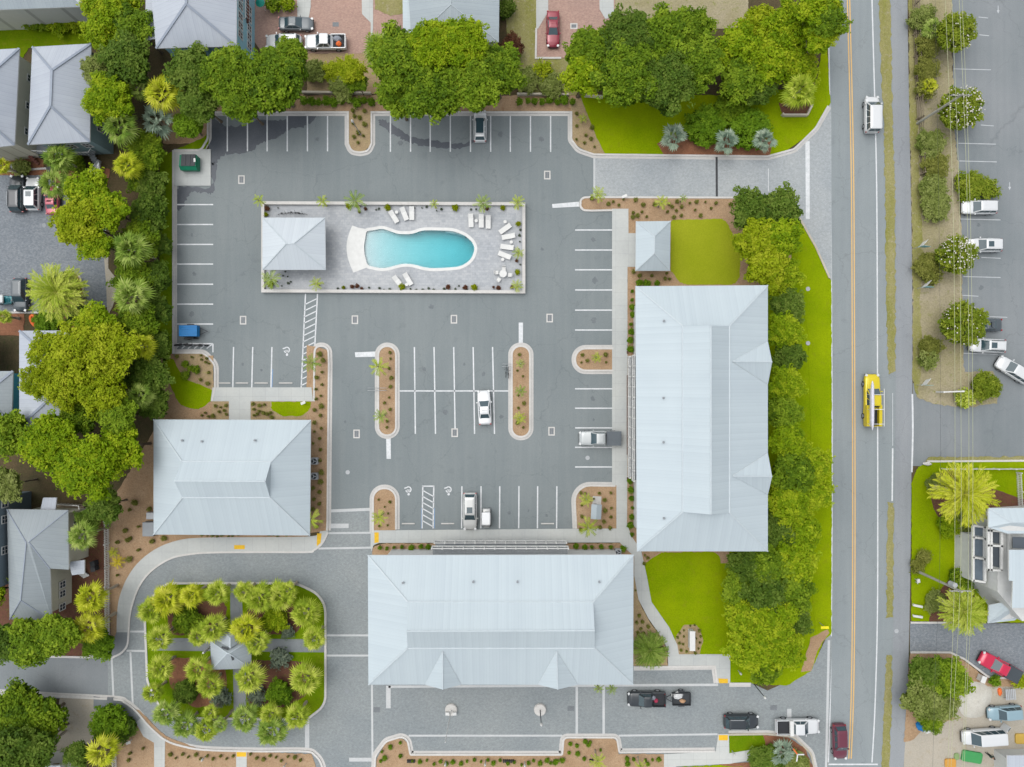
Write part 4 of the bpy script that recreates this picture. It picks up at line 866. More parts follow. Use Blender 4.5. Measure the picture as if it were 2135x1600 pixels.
M['flower'] = plain('white_blossom', C(230, 226, 214), 0.8)
M['palm'] = leaf_mat('palm_leaves', C(132, 158, 34), C(174, 194, 56), C(212, 220, 100), 0.2)
M['palmgreen'] = leaf_mat('green_palm_leaves', C(104, 138, 44), C(144, 172, 66), C(190, 206, 112), 0.2)
M['palmyel'] = leaf_mat('yellow_palm_leaves', C(160, 176, 22), C(200, 208, 44), C(226, 226, 88), 0.2)
M['palmsil'] = leaf_mat('silver_palm_leaves', C(112, 136, 116), C(150, 170, 146), C(186, 200, 176), 0.1)
M['gold'] = leaf_mat('golden_leaves', C(196, 178, 10), C(220, 202, 20), C(232, 214, 60), 0.2)
M['bark'] = plain('bark', C(120, 108, 92), 0.95, var=0.25)
M['palmbark'] = plain('palm_trunk', C(176, 166, 148), 0.95, var=0.2)

def crown_mesh(name, nclump, leaves, lsize, seed, lumpy=0.2, flat=0.55, rim=1.0, solid=True, wob=1.0):
    """a unit-radius crown: leaf-sized faces scattered over many irregular clumps; z from about -0.5 to +0.6"""
    rnd = random.Random(seed); mb = MB(); tint = []
    ph = [rnd.uniform(0, 6.28) for _ in range(3)]
    def rimf(a): return rim * (0.86 + wob * (0.10 * sin(3 * a + ph[0]) + 0.07 * sin(5 * a + ph[1]) + 0.05 * sin(8 * a + ph[2])))
    for c in range(nclump):
        a = rnd.uniform(0, 2 * pi); rr = math.sqrt((c + 0.5) / nclump); a = c * 2.39996 + rnd.uniform(-0.35, 0.35)
        rr = min(1.0, rr * rnd.uniform(0.93, 1.05)); R0 = rimf(a) * rr * 0.88
        top = flat * math.sqrt(max(0, 1 - (rr * 0.93) ** 2)); lift = rnd.uniform(-0.16, 0.1) * (1.3 if rnd.random() < 0.3 else 0.7)
        cz = top + lift - 0.1; cx, cy = R0 * cos(a), R0 * sin(a)
        cr = rnd.uniform(0.6, 1.25) * lumpy; tc = rnd.random() * 0.55
        nl = int(leaves * rnd.uniform(0.7, 1.2) * (cr / lumpy) ** 1.5)
        sub_ = [(rnd.gauss(0, 0.45), rnd.gauss(0, 0.45), rnd.uniform(0, 0.5)) for _ in range(6)]
        for k in range(nl):
            sx, sy, sz = sub_[k % 6]
            u = Vector((rnd.gauss(0, 1), rnd.gauss(0, 1), rnd.gauss(0.25, 1))); u.normalize(); ra = rnd.uniform(0.55, 1.0) * 0.62
            p = Vector((cx + (u.x * ra + sx) * cr, cy + (u.y * ra + sy) * cr, cz + (u.z * ra * 0.8 + sz) * cr))
            nrm = (u * 0.55 + Vector((rnd.gauss(0, .45), rnd.gauss(0, .45), 0.75))).normalized()
            t = nrm.orthogonal().normalized(); t.rotate(Matrix.Rotation(rnd.uniform(0, 6.28), 3, nrm)); b2 = nrm.cross(t)
            s_ = lsize * rnd.uniform(0.6, 1.35)
            mb.face([p + t * s_, p + b2 * s_ * 0.5 + nrm * s_ * 0.12, p - t * s_ * 0.8, p - b2 * s_ * 0.5 + nrm * s_ * 0.12])
            tv = min(1, max(0, 0.10 + tc + rnd.uniform(0, 0.38))); tint += [tv] * 4
    # inner and lower foliage behind the clumps, thin towards the rim
    for k in range(int(nclump * leaves * 0.22)):
        a = rnd.uniform(0, 2 * pi); rr = math.sqrt(rnd.random()) * 0.84; R0 = rimf(a) * rr
        p = Vector((R0 * cos(a), R0 * sin(a), flat * math.sqrt(1 - rr * rr) * rnd.uniform(-0.35, 0.55) - 0.12))
        nrm = Vector((rnd.gauss(0, .6), rnd.gauss(0, .6), 1)).normalized(); t = nrm.orthogonal().normalized(); b2 = nrm.cross(t); s_ = lsize * rnd.uniform(0.9, 1.7)
        mb.face([p + t * s_, p + b2 * s_ * 0.6, p - t * s_, p - b2 * s_ * 0.6]); tint += [rnd.uniform(0.0, 0.6)] * 4
    mb.tint = tint; o = mb.build(name, M['oak']); me = o.data; bpy.data.objects.remove(o); return me
def trunk_mesh(seed, limbs=6):
    """unit trunk: z 0..1, with limbs spreading into a unit-radius crown"""
    rnd = random.Random(seed); mb = MB()
    mb.tube([(0, 0, 0), (0.01, 0.0, 0.1), (0.03, 0.02, 0.35), (0.0, 0.03, 0.6), (0.02, 0.0, 0.85)], [0.085, 0.06, 0.05, 0.042, 0.02], 8)
    for i in range(limbs):
        a = i * 2.4 + rnd.uniform(-.3, .3); z = rnd.uniform(0.32, 0.62); L = rnd.uniform(0.55, 0.85)
        pts = [(0.01, 0.02, z)]
        for k in (1, 2, 3): pts.append((cos(a + 0.15 * k) * L * k / 3, sin(a + 0.15 * k) * L * k / 3, z + (0.95 - z) * (k / 3) ** 0.7 * 0.8))
        mb.tube(pts, [0.032, 0.022, 0.014, 0.006], 6)
        for j in (1, 2):
            q = Vector(pts[j]); b = a + rnd.choice((-0.9, 0.9)); mb.tube([q, q + Vector((cos(b) * .16, sin(b) * .16, .1)), q + Vector((cos(b) * .32, sin(b) * .32, .13))], [0.012, 0.009, 0.004], 5)
    o = mb.build('trunk', M['bark']); me = o.data; bpy.data.objects.remove(o); return me
BIG = [crown_mesh('big_crown', 120, 88, 0.046, 10 + i, 0.165, 0.5) for i in range(4)]
MID = [crown_mesh('mid_crown', 64, 80, 0.064, 30 + i, 0.21, 0.55) for i in range(4)]
OPEN = [crown_mesh('open_crown', 58, 84, 0.05, 50 + i, 0.19, 0.5, 1.04) for i in range(3)]
BALL = [crown_mesh('clipped_crown', 70, 60, 0.055, 60 + i, 0.16, 0.6, 1.06, wob=0.2) for i in range(2)]
SMALL = [crown_mesh('small_crown', 22, 30, 0.115, 70 + i, 0.33, 0.6) for i in range(4)]
TRK = [trunk_mesh(i) for i in range(4)]
VR = random.Random(5)
def setmat(o, m): o.material_slots[0].link = 'OBJECT'; o.material_slots[0].material = m
def tree(px, py, rpx, h, kind, label, name='tree', group=None, cat='tree', proto=None, sq=1.0, rz=None):
    """px, py, rpx: the crown on the plan; h: height of the crown top in metres"""
    k = 1 - 0.85 * h / HC; r = rpx / 15 * k; p = P(px, py, h * 0.8)
    dist = math.hypot(px - 1067.5, py - 800); h = max(3.0, min(h, 0.8 * rpx * HC / (0.8 * dist))) if (255 <= px < 350 and 290 < py < 870) or (px > 1225 and not (py < 100 and px > 1690)) else h
    cs = proto or (BIG if r > 3.2 else MID if r > 1.5 else SMALL); me = cs[VR.randrange(len(cs))]
    root = empty(name, (p.x, p.y, 0), VR.uniform(0, 6.28) if rz is None else rz, label, cat, group)
    tr_ = bpy.data.objects.new('trunk', TRK[VR.randrange(4)]); COL.objects.link(tr_); tr_.parent = root; tr_.scale = (r, r, h * 0.86)
    cr = bpy.data.objects.new('crown', me); COL.objects.link(cr); cr.parent = root; zs = min(r * 0.95, h * 0.62)
    cr.scale = (r * 1.12, r * 1.12 * sq, zs); cr.location.z = h - zs * 0.55; setmat(cr, M[kind]); return root
def bush(px, py, rpx, h, kind, label, name='shrub', group=None, cat='shrub', proto=None, z0=0.1):
    k = 1 - h * 0.6 / HC; r = rpx / 15 * k; p = P(px, py, h * 0.6)
    cs = proto or (MID if r > 1.5 else SMALL)
    o = bpy.data.objects.new(name, cs[VR.randrange(len(cs))]); COL.objects.link(o)
    o.location = (p.x, p.y, z0 + h * 0.42); o.scale = (r * 1.15, r * 1.15, h * 0.9); o.rotation_euler.z = VR.uniform(0, 6.28)
    setmat(o, M[kind]); return tag(o, label, cat, group)

def fan_frond(mb, tint, az, el, L, rnd, n=11, droop=0.35, wd=0.05):
    """a costapalmate leaf: stem, then a drooping fan of blades"""
    d = Vector((cos(az) * cos(el), sin(az) * cos(el), sin(el))); hz = Vector((cos(az), sin(az), 0)); sd_ = Vector((-sin(az), cos(az), 0))
    stem = L * rnd.uniform(0.34, 0.5); c = d * stem; tv0 = rnd.uniform(0.1, 0.7)
    mb.face([sd_ * 0.012, c + sd_ * 0.01, c - sd_ * 0.01, -sd_ * 0.012]); tint += [0.4] * 4
    bl = L - stem * 0.9
    for i in range(n):
        t = (i / (n - 1) - 0.5) * 2; a2 = t * 1.25; l2 = bl * (1 - 0.28 * abs(t)) * rnd.uniform(0.85, 1.1)
        dd = (d * cos(a2) + sd_ * sin(a2)).normalized(); s2 = Vector((0, 0, 1)).cross(dd).normalized() if abs(dd.z) < 0.99 else sd_
        m1 = c + dd * l2 * 0.5 + Vector((0, 0, -droop * 0.10 * l2)); e = c + dd * l2 * 0.97 + Vector((0, 0, -droop * l2 * rnd.uniform(0.5, 1.2)))
        w_ = wd * rnd.uniform(0.8, 1.2); up = Vector((0, 0, w_ * 0.35 * (1 if i % 2 else -1)))
        mb.face([c, m1 + s2 * w_ + up, e, m1 - s2 * w_ - up]); tv = min(1, max(0, tv0 + rnd.uniform(-0.15, 0.3))); tint += [tv] * 4
def fan_palm_mesh(seed, nf=30, L=1.0, low=-0.75, wd=0.045):
    rnd = random.Random(seed); mb = MB(); tint = []
    for i in range(nf):
        t = (i + 0.5) / nf; el = low + (1.35 - low) * t ** 0.85; az = i * 2.39996 + rnd.uniform(-.25, .25)
        fan_frond(mb, tint, az, el, L * rnd.uniform(0.86, 1.06) * (1.0 if el < 0.8 else 0.85), rnd, wd=wd)
    mb.tint = tint; o = mb.build('palm_crown', M['palm']); me = o.data; bpy.data.objects.remove(o); return me
def feather_palm_mesh(seed, nf=44, arch=0.8, nl=22, wd=0.02, ll=0.2):
    rnd = random.Random(seed); mb = MB(); tint = []
    for i in range(nf):
        t = (i + 0.5) / nf; el = -0.25 + 1.5 * t; az = i * 2.39996 + rnd.uniform(-.2, .2); L = rnd.uniform(0.9, 1.06)
        hz = Vector((cos(az), sin(az), 0)); sd_ = Vector((-sin(az), cos(az), 0)); pts = []; pos = Vector((0, 0, 0)); e = el
        for k in range(7): pts.append(pos.copy()); pos = pos + (hz * cos(e) + Vector((0, 0, sin(e)))) * (L / 6) * (1.0 if el < 0.8 else 0.75); e -= arch / 6 * (1 + 0.5 * k / 6) * (1.3 if el > 0.6 else 0.7)
        tv0 = rnd.uniform(0.1, 0.65)
        for k in range(6):
            mb.face([pts[k] + sd_ * 0.01, pts[k + 1] + sd_ * 0.006, pts[k + 1] - sd_ * 0.006, pts[k] - sd_ * 0.01]); tint += [0.8] * 4
        for j in range(nl):
            u = 0.16 + 0.83 * j / (nl - 1); k = min(5, int(u * 6)); q = pts[k].lerp(pts[k + 1], u * 6 - k); dr = (pts[k + 1] - pts[k]).normalized()
            l2 = ll * (0.55 + 1.1 * u * (1.25 - u)) * rnd.uniform(0.8, 1.15)
            for s_ in (-1, 1):
                dd = (dr * 0.75 + sd_ * s_ * 0.75 + Vector((0, 0, rnd.uniform(-.25, .3)))).normalized(); w_ = wd
                mb.face([q, q + dd * l2 * .5 + dr * w_, q + dd * l2, q + dd * l2 * .5 - dr * w_]); tint += [min(1, max(0, tv0 + rnd.uniform(-.1, .3)))] * 4
    mb.tint = tint; o = mb.build('palm_crown', M['palm']); me = o.data; bpy.data.objects.remove(o); return me
def palm_trunk_mesh():
    mb = MB(); pts = [(0.0, 0, 0), (0.02, 0, 0.2), (0.03, 0.01, 0.5), (0.01, 0.01, 0.8), (0, 0, 1.0)]
    mb.tube(pts, [1.25, 0.95, 0.9, 0.95, 1.2], 9); o = mb.build('trunk', M['palmbark']); me = o.data; bpy.data.objects.remove(o); return me
FANP = [fan_palm_mesh(i + 1, 25, wd=0.038) for i in range(5)]; SPARSE = [feather_palm_mesh(i + 20, 14, 0.9, 14, 0.03, 0.2) for i in range(3)]
DATE = [feather_palm_mesh(i + 3, 60) for i in range(2)]; SILV = [fan_palm_mesh(i + 40, 12, 1.0, -0.3, 0.06) for i in range(2)]
PTM = palm_trunk_mesh()
def palm(px, py, rpx, h, label, kind='palm', proto=None, name='palm_tree', group=None, rt=0.2):
    """px, py, rpx: the crown on the plan; h: height of the crown's centre"""
    r = rpx / 15 * (1 - h / HC); p = P(px, py, h); root = empty(name, (p.x, p.y, 0), VR.uniform(0, 6.28), label, 'palm', group)
    cs = proto or FANP; cr = bpy.data.objects.new('crown', cs[VR.randrange(len(cs))]); COL.objects.link(cr); cr.parent = root; cr.location.z = h; cr.scale = (r * 1.2, r * 1.2, r * 1.05); setmat(cr, M[kind])
    if h > 0.8:
        t = bpy.data.objects.new('trunk', PTM); COL.objects.link(t); t.parent = root; t.scale = (rt, rt, h + 0.05)
    return root

# trees: crown x, y, radius on the plan; height; leaves; label
T = [
 (228, 22, 62, 8, 'bright', 'bright green tree at the top between the corner lawn and the turquoise house'),
 (285, 62, 44, 8, 'oak', 'mid green tree touching the left eave of the turquoise house'),
 (214, 72, 36, 7, 'bright', 'small bright tree at the right end of the corner lawn'),
 (268, 128, 52, 9, 'oakdark', 'dark oak between the silver roof and the turquoise house'),
 (205, 150, 34, 7, 'olive', 'grey green tree leaning over the silver roof of the house'),
 (228, 208, 54, 9, 'bright', 'round bright green tree touching the right side of the silver roof'),
 (404, 150, 50, 9, 'oakdark', 'dark oak below the turquoise house wall'),
 (418, 215, 44, 8, 'oakdark', 'dark tree above the corner of the parking lot kerb'),
 (478, 160, 64, 10, 'oak', 'wide green oak at the top left corner of the parking lot'),
 (570, 168, 72, 10, 'oak', 'wide green oak beside the parked white suv on the brick court'),
 (505, 215, 46, 9, 'oak', 'green oak overhanging the first white bay lines'),
 (610, 120, 36, 8, 'oak', 'small oak crown below the white suv with roof rails'),
 (393, 260, 32, 5, 'hedge', 'round dark green tree beside the dumpster pad lawn'),
 (285, 300, 40, 7, 'oak', 'green tree right of the porch of the silver roofed house'),
 (262, 345, 40, 8, 'oak', 'green tree beside the white boat on the trailer'),
 (286, 370, 38, 8, 'oakdark', 'dark tree along the narrow lawn level with the dumpster'),
 (190, 400, 46, 8, 'bright', 'bright tree just below the white boat'),
 (168, 465, 56, 9, 'yellow', 'yellow green tree over the grey paved court'),
 (205, 510, 36, 8, 'bright', 'low bright branch above the paved court opening'),
 (228, 440, 44, 8, 'bright', 'bright tree between yellow green tree and the dark belt'),
 (280, 430, 42, 9, 'oakdark', 'dark tree in the belt level with the first left bay lines'),
 (270, 490, 44, 8, 'oak', 'green tree in the belt beside the yellow green one'),
 (308, 500, 26, 7, 'oakdark', 'small dark tree at the edge of the narrow lawn'),
 (255, 568, 44, 8, 'oak', 'green tree right of the tan patch of the paved court'),
 (298, 570, 36, 8, 'oakdark', 'dark tree at the narrow lawn beside the left parking bays'),
 (300, 640, 34, 8, 'oakdark', 'dark tree at the narrow lawn level with the striped crossing'),
 (270, 672, 48, 8, 'oak', 'green tree below the feathery palm in the belt'),
 (205, 680, 46, 8, 'bright', 'bright tree at the end of the paved court beside the bark bed'),
 (298, 715, 34, 8, 'oakdark', 'dark tree level with the blue trailer'),
 (112, 735, 44, 10, 'yellow', 'loose yellow green tree over the grey roof by the striped balcony'),
 (172, 738, 64, 11, 'yellow', 'large yellow green tree in the middle of the left belt'),
 (240, 730, 56, 10, 'yellow', 'yellow green tree on the right side of the big yellow clump'),
 (88, 795, 36, 10, 'yellow', 'yellow green branchy tree low over the turquoise walled house'),
 (140, 808, 50, 10, 'yellow', 'loose yellow green tree at the lower end of the yellow clump'),
 (215, 812, 54, 10, 'yellow', 'yellow green tree above the bright spreading tree'),
 (285, 780, 46, 9, 'oakdark', 'dark tree beside the curved lawn by the motorcycles'),
 (288, 840, 38, 9, 'oakdark', 'dark tree at the top left corner of the left lodge'),
 (250, 868, 44, 9, 'oak', 'green tree between the two yellow green clumps'),
 (168, 872, 38, 8, 'oak', 'green tree at the lower right corner of the grey roof'),
 (112, 925, 66, 11, 'bright', 'left half of the bright spreading tree below the grey roof'),
 (185, 975, 70, 11, 'bright', 'right half of the bright spreading tree above the L shaped house'),
 (252, 935, 50, 9, 'bright', 'bright tree beside the brown slope left of the lodge'),
 (18, 905, 50, 9, 'oak', 'green tree at the left edge under the grey roofs'),
 (15, 1012, 36, 7, 'olive', 'grey green tree at the left edge above the slate walled house'),
 (222, 1055, 36, 6, 'oakdark', 'dark tree at the top of the white picket fence'),
 (188, 1082, 26, 5, 'oakdark', 'dark low tree right of the L shaped house'),
 (0, 1200, 22, 5, 'bright', 'bright tree cut by the left edge beside the L shaped house'),
 (-20, 1240, 34, 6, 'bright', 'bright tree peeping in at the left edge above the side street'),
 (20, 1335, 40, 8, 'oakdark', 'dark tree at the left edge above the side street'),
 (75, 1335, 52, 9, 'oak', 'wide oak overhanging the left side street'),
 (128, 1320, 44, 9, 'oak', 'oak right of the wide one over the side street'),
 (205, 1345, 34, 4, 'hedge', 'dark rounded tree at the lower end of the picket fence'),
 (30, 1490, 62, 6, 'oak', 'large oak below the side street at the left edge'),
 (88, 1500, 48, 5.5, 'oak', 'oak beside the sandy court at the lower left'),
 (20, 1560, 50, 9, 'oakdark', 'dark oak in the bottom left corner'),
 (75, 1560, 46, 8, 'oakdark', 'dark oak above the tan pergola'),
 (165, 1570, 28, 6, 'oakdark', 'small dark tree on the right of the tan pergola'),
 (735, 150, 28, 6, 'yellow', 'thin yellow green conifer beside the sandy gap'),
 (745, 172, 24, 5, 'oak', 'small green tree above the retaining wall gap'),
 (840, 130, 74, 11, 'oak', 'left part of the big green oak above the parking bays'),
 (905, 100, 56, 12, 'bright', 'top of the big green oak against the slate roof'),
 (965, 98, 58, 12, 'bright', 'crown of the big oak at the right of the slate roof edge'),
 (905, 185, 74, 11, 'oak', 'lower crown of the big oak hanging over the bay lines'),
 (985, 170, 70, 11, 'oak', 'oak crown above the white suv with black sunroof'),
 (1040, 150, 56, 10, 'oak', 'right part of the big oak beside the bronze shrub'),
 (830, 205, 44, 9, 'oak', 'low crown of the big oak above the right kerb of the planted bay'),
 (1240, 100, 62, 10, 'oak', 'oak left of the red sedan drive'),
 (1215, 160, 44, 8, 'bright', 'bright green tree beside the end of the brick drive'),
 (1320, 65, 72, 12, 'oakdark', 'dark oak at the top beyond the brick drive'),
 (1400, 60, 74, 12, 'oak', 'tall oak at the top centre right'),
 (1310, 150, 70, 11, 'oak', 'broad oak above the top lawn'),
 (1390, 160, 68, 11, 'oakdark', 'dark broad oak above the middle of the top lawn'),
 (1460, 110, 66, 11, 'oak', 'oak beside the yellow green creeper mass'),
 (1465, 25, 42, 9, 'oak', 'small oak at the very top beside the sandy patch'),
 (1545, 90, 50, 7, 'bright', 'bright mass of creeper covered trees at the top right'),
 (1550, 160, 46, 7, 'oak', 'low green tree above the two clipped bushes'),
 (1600, 30, 44, 8, 'yellow', 'yellow green tree at the very top near the road'),
 (1660, 40, 60, 9, 'bright', 'bright tree at the top beside the road'),
 (1700, 20, 46, 9, 'bright', 'bright tree overhanging the road edge at the top'),
 (1625, 105, 50, 9, 'bright', 'bright tree left of the road above the fan palm'),
 (1690, 110, 44, 9, 'bright', 'bright tree at the road edge above the fan palm'),
 (1722, 50, 40, 9, 'oak', 'green tree at the very edge of the road at the top'),
 (1705, 85, 34, 8, 'bright', 'small bright tree just inside the white road line at the top'),
 (1595, 170, 36, 7, 'oakdark', 'dark tree above the right clipped bush'),
 (1572, 440, 48, 6, 'oakdark', 'dense dark green tree at the corner of the entrance drive'),
 (1628, 438, 44, 6, 'oakdark', 'dense green tree at the bend of the entrance drive'),
 (1575, 505, 46, 7, 'yellow', 'yellow green tree right of the oval lawn'),
 (1625, 500, 46, 7, 'bright', 'bright tree right of the oval lawn and the yellow one'),
 (1600, 560, 46, 7, 'yellow', 'yellow green tree above the top right corner of the tall lodge'),
 (1640, 570, 38, 7, 'bright', 'bright tree above the verge beside the tall lodge corner'),
 (1648, 635, 36, 7, 'oakdark', 'dark loose tree near the top right corner of the tall lodge'),
 (1635, 690, 38, 7, 'bright', 'bright tree between the lodge corner and the upper gable'),
 (1650, 745, 36, 7, 'oakdark', 'dark tree next to the upper gable of the tall lodge'),
 (1638, 800, 38, 7, 'bright', 'bright tree between the two lodge gables, upper one'),
 (1635, 860, 38, 7, 'oak', 'green tree between the two lodge gables, middle one'),
 (1648, 920, 42, 8, 'bright', 'bright tree between the two lodge gables, lower one'),
 (1700, 970, 42, 8, 'bright', 'bright rounded tree touching the white road line'),
 (1655, 985, 46, 8, 'oak', 'green tree next to the lower gable of the tall lodge'),
 (1705, 1030, 42, 8, 'bright', 'bright tree leaning out over the road edge'),
 (1645, 1050, 44, 8, 'bright', 'bright tree below the lower gable of the tall lodge'),
 (1635, 1110, 38, 8, 'oakdark', 'dark tree at the lower right corner of the tall lodge'),
 (1682, 1110, 42, 8, 'bright', 'bright tree in the verge beside the lower lodge corner'),
 (1560, 1178, 38, 7, 'oakdark', 'dark tree just below the tall lodge roof'),
 (1610, 1185, 44, 8, 'oak', 'green tree under the lower right corner of the tall lodge'),
 (1670, 1175, 46, 8, 'bright', 'bright tree at the verge below the tall lodge'),
 (1545, 1235, 36, 7, 'oak', 'loose green tree at the right edge of the lower lawn'),
 (1600, 1245, 48, 8, 'oakdark', 'dark tree right of the lower lawn'),
 (1665, 1240, 46, 8, 'oak', 'green tree between the lower lawn and the road verge'),
 (1560, 1300, 44, 8, 'bright', 'bright tree at the lower right corner of the lower lawn'),
 (1620, 1305, 56, 9, 'bright', 'large bright tree level with the white monument sign'),
 (1672, 1305, 38, 8, 'oakdark', 'dark tree beside the small yellow sign'),
 (1580, 1365, 50, 9, 'bright', 'bright tree over the end of the paved exit lane'),
 (1640, 1365, 54, 9, 'bright', 'bright tree bulging over the exit paving'),
 (1612, 1410, 38, 8, 'oak', 'low green tree above the parked dark suv'),
]
for t in T:
    loose = t[4] == 'yellow' and t[0] < 260 and 690 < t[1] < 860
    tree(*t, proto=OPEN if loose else None)
for t in [(1996, 66, 43, 4.5, 'crepe', 'round olive green crepe myrtle at the top of the right car park'), (2010, 222, 48, 4.5, 'crepe', 'round flowering tree crossed by the wooden utility pole'),
          (2000, 530, 42, 4.5, 'crepe', 'round flowering tree over the white car roof'), (2012, 674, 49, 4.5, 'crepe', 'large round green tree over the dark parked car')]:
    o = tree(*t, name='flowering_tree', proto=BALL)
    if t[1] != 66 and t[1] != 674: pass
    r = t[2] / 15 * 0.95; fl = MB(); n = {66: 22, 222: 110, 530: 100, 674: 26}[t[1]]
    for k in range(n):
        a = VR.uniform(0, 6.28); q = math.sqrt(VR.random()) * r * 0.95; z = t[3] + 0.25 - 1.5 * (q / r) ** 2 + VR.uniform(0, .2)
        s_ = VR.uniform(.05, .11); fl.tube([(q * cos(a), q * sin(a), z), (q * cos(a), q * sin(a), z + .05), (q * cos(a), q * sin(a), z + s_)], [s_, s_ * 1.1, 0.02], 6)
    fl.build('blossoms', M['flower'], o)
B = [
 (1470, 262, 44, 2.6, 'hedge', 'dense clipped bush, left of the two above the entrance drive', BALL), (1562, 268, 46, 2.6, 'hedge', 'dense clipped bush, right of the two above the entrance drive', BALL), (1520, 228, 34, 2.4, 'oak', 'green bush behind and between the two clipped bushes', None),
 (228, 1510, 42, 2.8, 'hedge', 'large dark clipped round bush below the side street', BALL), (255, 1520, 28, 2.0, 'oakdark', 'dark shrub hugging the right side of the big clipped bush', None),
 (1068, 98, 24, 2.5, 'reddish', 'bronze red leaved shrub beside the big oak', None), (655, 150, 24, 1.6, 'olive', 'low olive shrub in the sandy gap below the white pickup', None), (700, 150, 26, 1.8, 'yellow', 'yellow green bush in the sandy gap', None),
 (715, 180, 30, 1.8, 'olive', 'olive bush above the retaining wall', None), (1130, 150, 22, 1.6, 'yellow', 'yellow green bush below the brick drive', None), (1100, 165, 26, 1.8, 'olive', 'olive bush right of the big oak', None), (1150, 178, 26, 1.8, 'olive', 'olive bush above the retaining wall by the top lawn', None),
 (2055, 806, 30, 2.2, 'crepe', 'round shrub at the tip of the planted car park island', None), (2012, 830, 22, 1.5, 'palm', 'low yellow green shrub beside the white bench sign', None),
 (2035, 385, 26, 1.3, 'crepe', 'long low hedge end at the top bays of the car park', None), (2010, 378, 20, 1.3, 'crepe', 'left end of low hedge under the power lines', None), (2062, 396, 22, 1.3, 'crepe', 'right end of low hedge above the white suv', None), (2020, 402, 22, 1.2, 'crepe', 'lower part of low hedge above the white suv', None),
 (100, 130, 30, 2.0, 'bright', 'bright feathery shrub on the corner lawn', None), (120, 35, 34, 1.6, 'bright', 'bright hedge piece below the long pale roof, middle', None), (160, 38, 30, 1.6, 'bright', 'bright hedge piece below the long pale roof, right end', None), (75, 38, 28, 1.6, 'oak', 'green hedge piece below the long pale roof, left end', None),
 (570, 8, 18, 1.6, 'oak', 'green shrub at the top beside the brick court', None), (600, 8, 16, 1.5, 'bright', 'bright shrub at the top beside the concrete walk', None), (1055, 20, 20, 2.0, 'oakdark', 'dark shrub right of the slate roof', None),
 (390, 1293, 30, 2.6, 'oak', 'green bush in the upper left quarter of the loop garden', None), (571, 1292, 27, 2.6, 'bright', 'bright green bush in the upper right quarter of the loop garden', None),
 (387, 1443, 26, 2.4, 'oakdark', 'dark green bush in the lower left quarter of the loop garden', None), (582, 1447, 27, 2.4, 'hedge', 'dark green bush in the lower right quarter of the loop garden', None),
 (535, 1450, 20, 1.2, 'bluegreen', 'silvery shrub beside the lower garden path', None), (583, 1372, 22, 1.2, 'bluegreen', 'silvery shrub patch below the cross path', None), (460, 1455, 22, 1.2, 'bluegreen', 'grey green shrub left of the lower garden path', None), (600, 1318, 14, 1.0, 'bluegreen', 'small silvery shrub above the cross path', None),
 (135, 595, 26, 1.4, 'olive', 'olive shrub in the bark bed by the feathery palm', None), (95, 675, 26, 1.8, 'hedge', 'green shrub beside the orange raft', None), (165, 660, 24, 1.8, 'oakdark', 'dark shrub at the lower end of the paved court', None),
 (1980, 1095, 26, 1.8, 'bright', 'bright shrub at the lower edge of the palm bed', None), (2010, 1090, 26, 1.6, 'olive', 'olive shrub below the big feathery palm', None), (2045, 1085, 20, 1.4, 'oak', 'green shrub at the corner of the modern house', None),
 (1955, 1010, 24, 1.2, 'olive', 'olive ground shrub left of the big feathery palm', None), (1998, 1205, 22, 1.5, 'oak', 'green shrub under the transformer pole', None), (2010, 1225, 22, 1.4, 'hedge', 'dark shrub at the foot of the lower palm', None), (1950, 1255, 24, 1.0, 'olive', 'olive ground shrub near the garden chairs', None),
 (1912, 1180, 16, 1.0, 'tuft', 'pale tufty shrub around the utility pole base', None), (2075, 1420, 12, 0.8, 'hedge', 'small shrub behind the red pickup', None), (2125, 1420, 18, 0.9, 'yellow', 'yellow green shrub at the right edge by the sand yard', None),
 (1925, 1160, 15, 1.0, 'tuft', 'loose shrub just above the utility pole base', None), (1600, 1590, 40, 1.8, 'oakdark', 'dark shrub in the island at the exit corner', None), (1660, 1595, 28, 1.5, 'olive', 'olive shrub below the white three armed sign', None), (1585, 1590, 18, 1.2, 'oak', 'green shrub on the curved path end at the bottom', None),
 (45, 350, 20, 1.2, 'olive', 'olive shrub between the grey tub and the turquoise tub', None), (160, 345, 22, 1.4, 'oak', 'green shrub in front of the porch of the silver roofed house', None), (130, 335, 16, 1.2, 'hedge', 'dark shrub in front of the grey green porch', None),
]
for q in B: bush(*q[:6], proto=q[6])
GT = [(1925, 40, 28), (1935, 95, 26), (1932, 145, 26), (1930, 185, 22), (1940, 300, 30), (1950, 345, 28), (1945, 390, 30), (1952, 430, 32), (1935, 555, 28), (1942, 575, 22), (1940, 725, 24), (1935, 750, 22)]
GL = ['first bushy shrub of the verge at the top', 'bushy shrub left of the top crepe myrtle', 'bushy shrub below the top crepe myrtle', 'small bushy shrub above the leaning utility pole', 'bushy shrub below the leaning utility pole', 'bushy shrub beside the end of the rail fence', 'bushy shrub level with the low car park hedge', 'large bushy shrub level with the white suv nose', 'bushy shrub below the first flag banner', 'lower neighbour of the bushy shrub by the first flag', 'bushy shrub level with the crooked white suv', 'lowest bushy shrub of the verge']
for (x, y, r), l in zip(GT, GL): bush(x, y, r, 1.8, 'tuft' if y % 2 else 'olive', l, group='bushy shrubs along the verge')
tree(1945, 1415, 40, 5, 'oakdark', 'dark tree at the top of the tree group in the bark bed', ), tree(1990, 1425, 46, 5.5, 'oak', 'green tree beside the white sand heap')
tree(1935, 1465, 44, 5, 'olive', 'olive tree above the blue and white tarpaulin'); tree(1975, 1480, 40, 5, 'olive', 'olive tree left of the white sand heap'); tree(1950, 1510, 26, 4, 'oak', 'small green tree touching the blue tarpaulin')

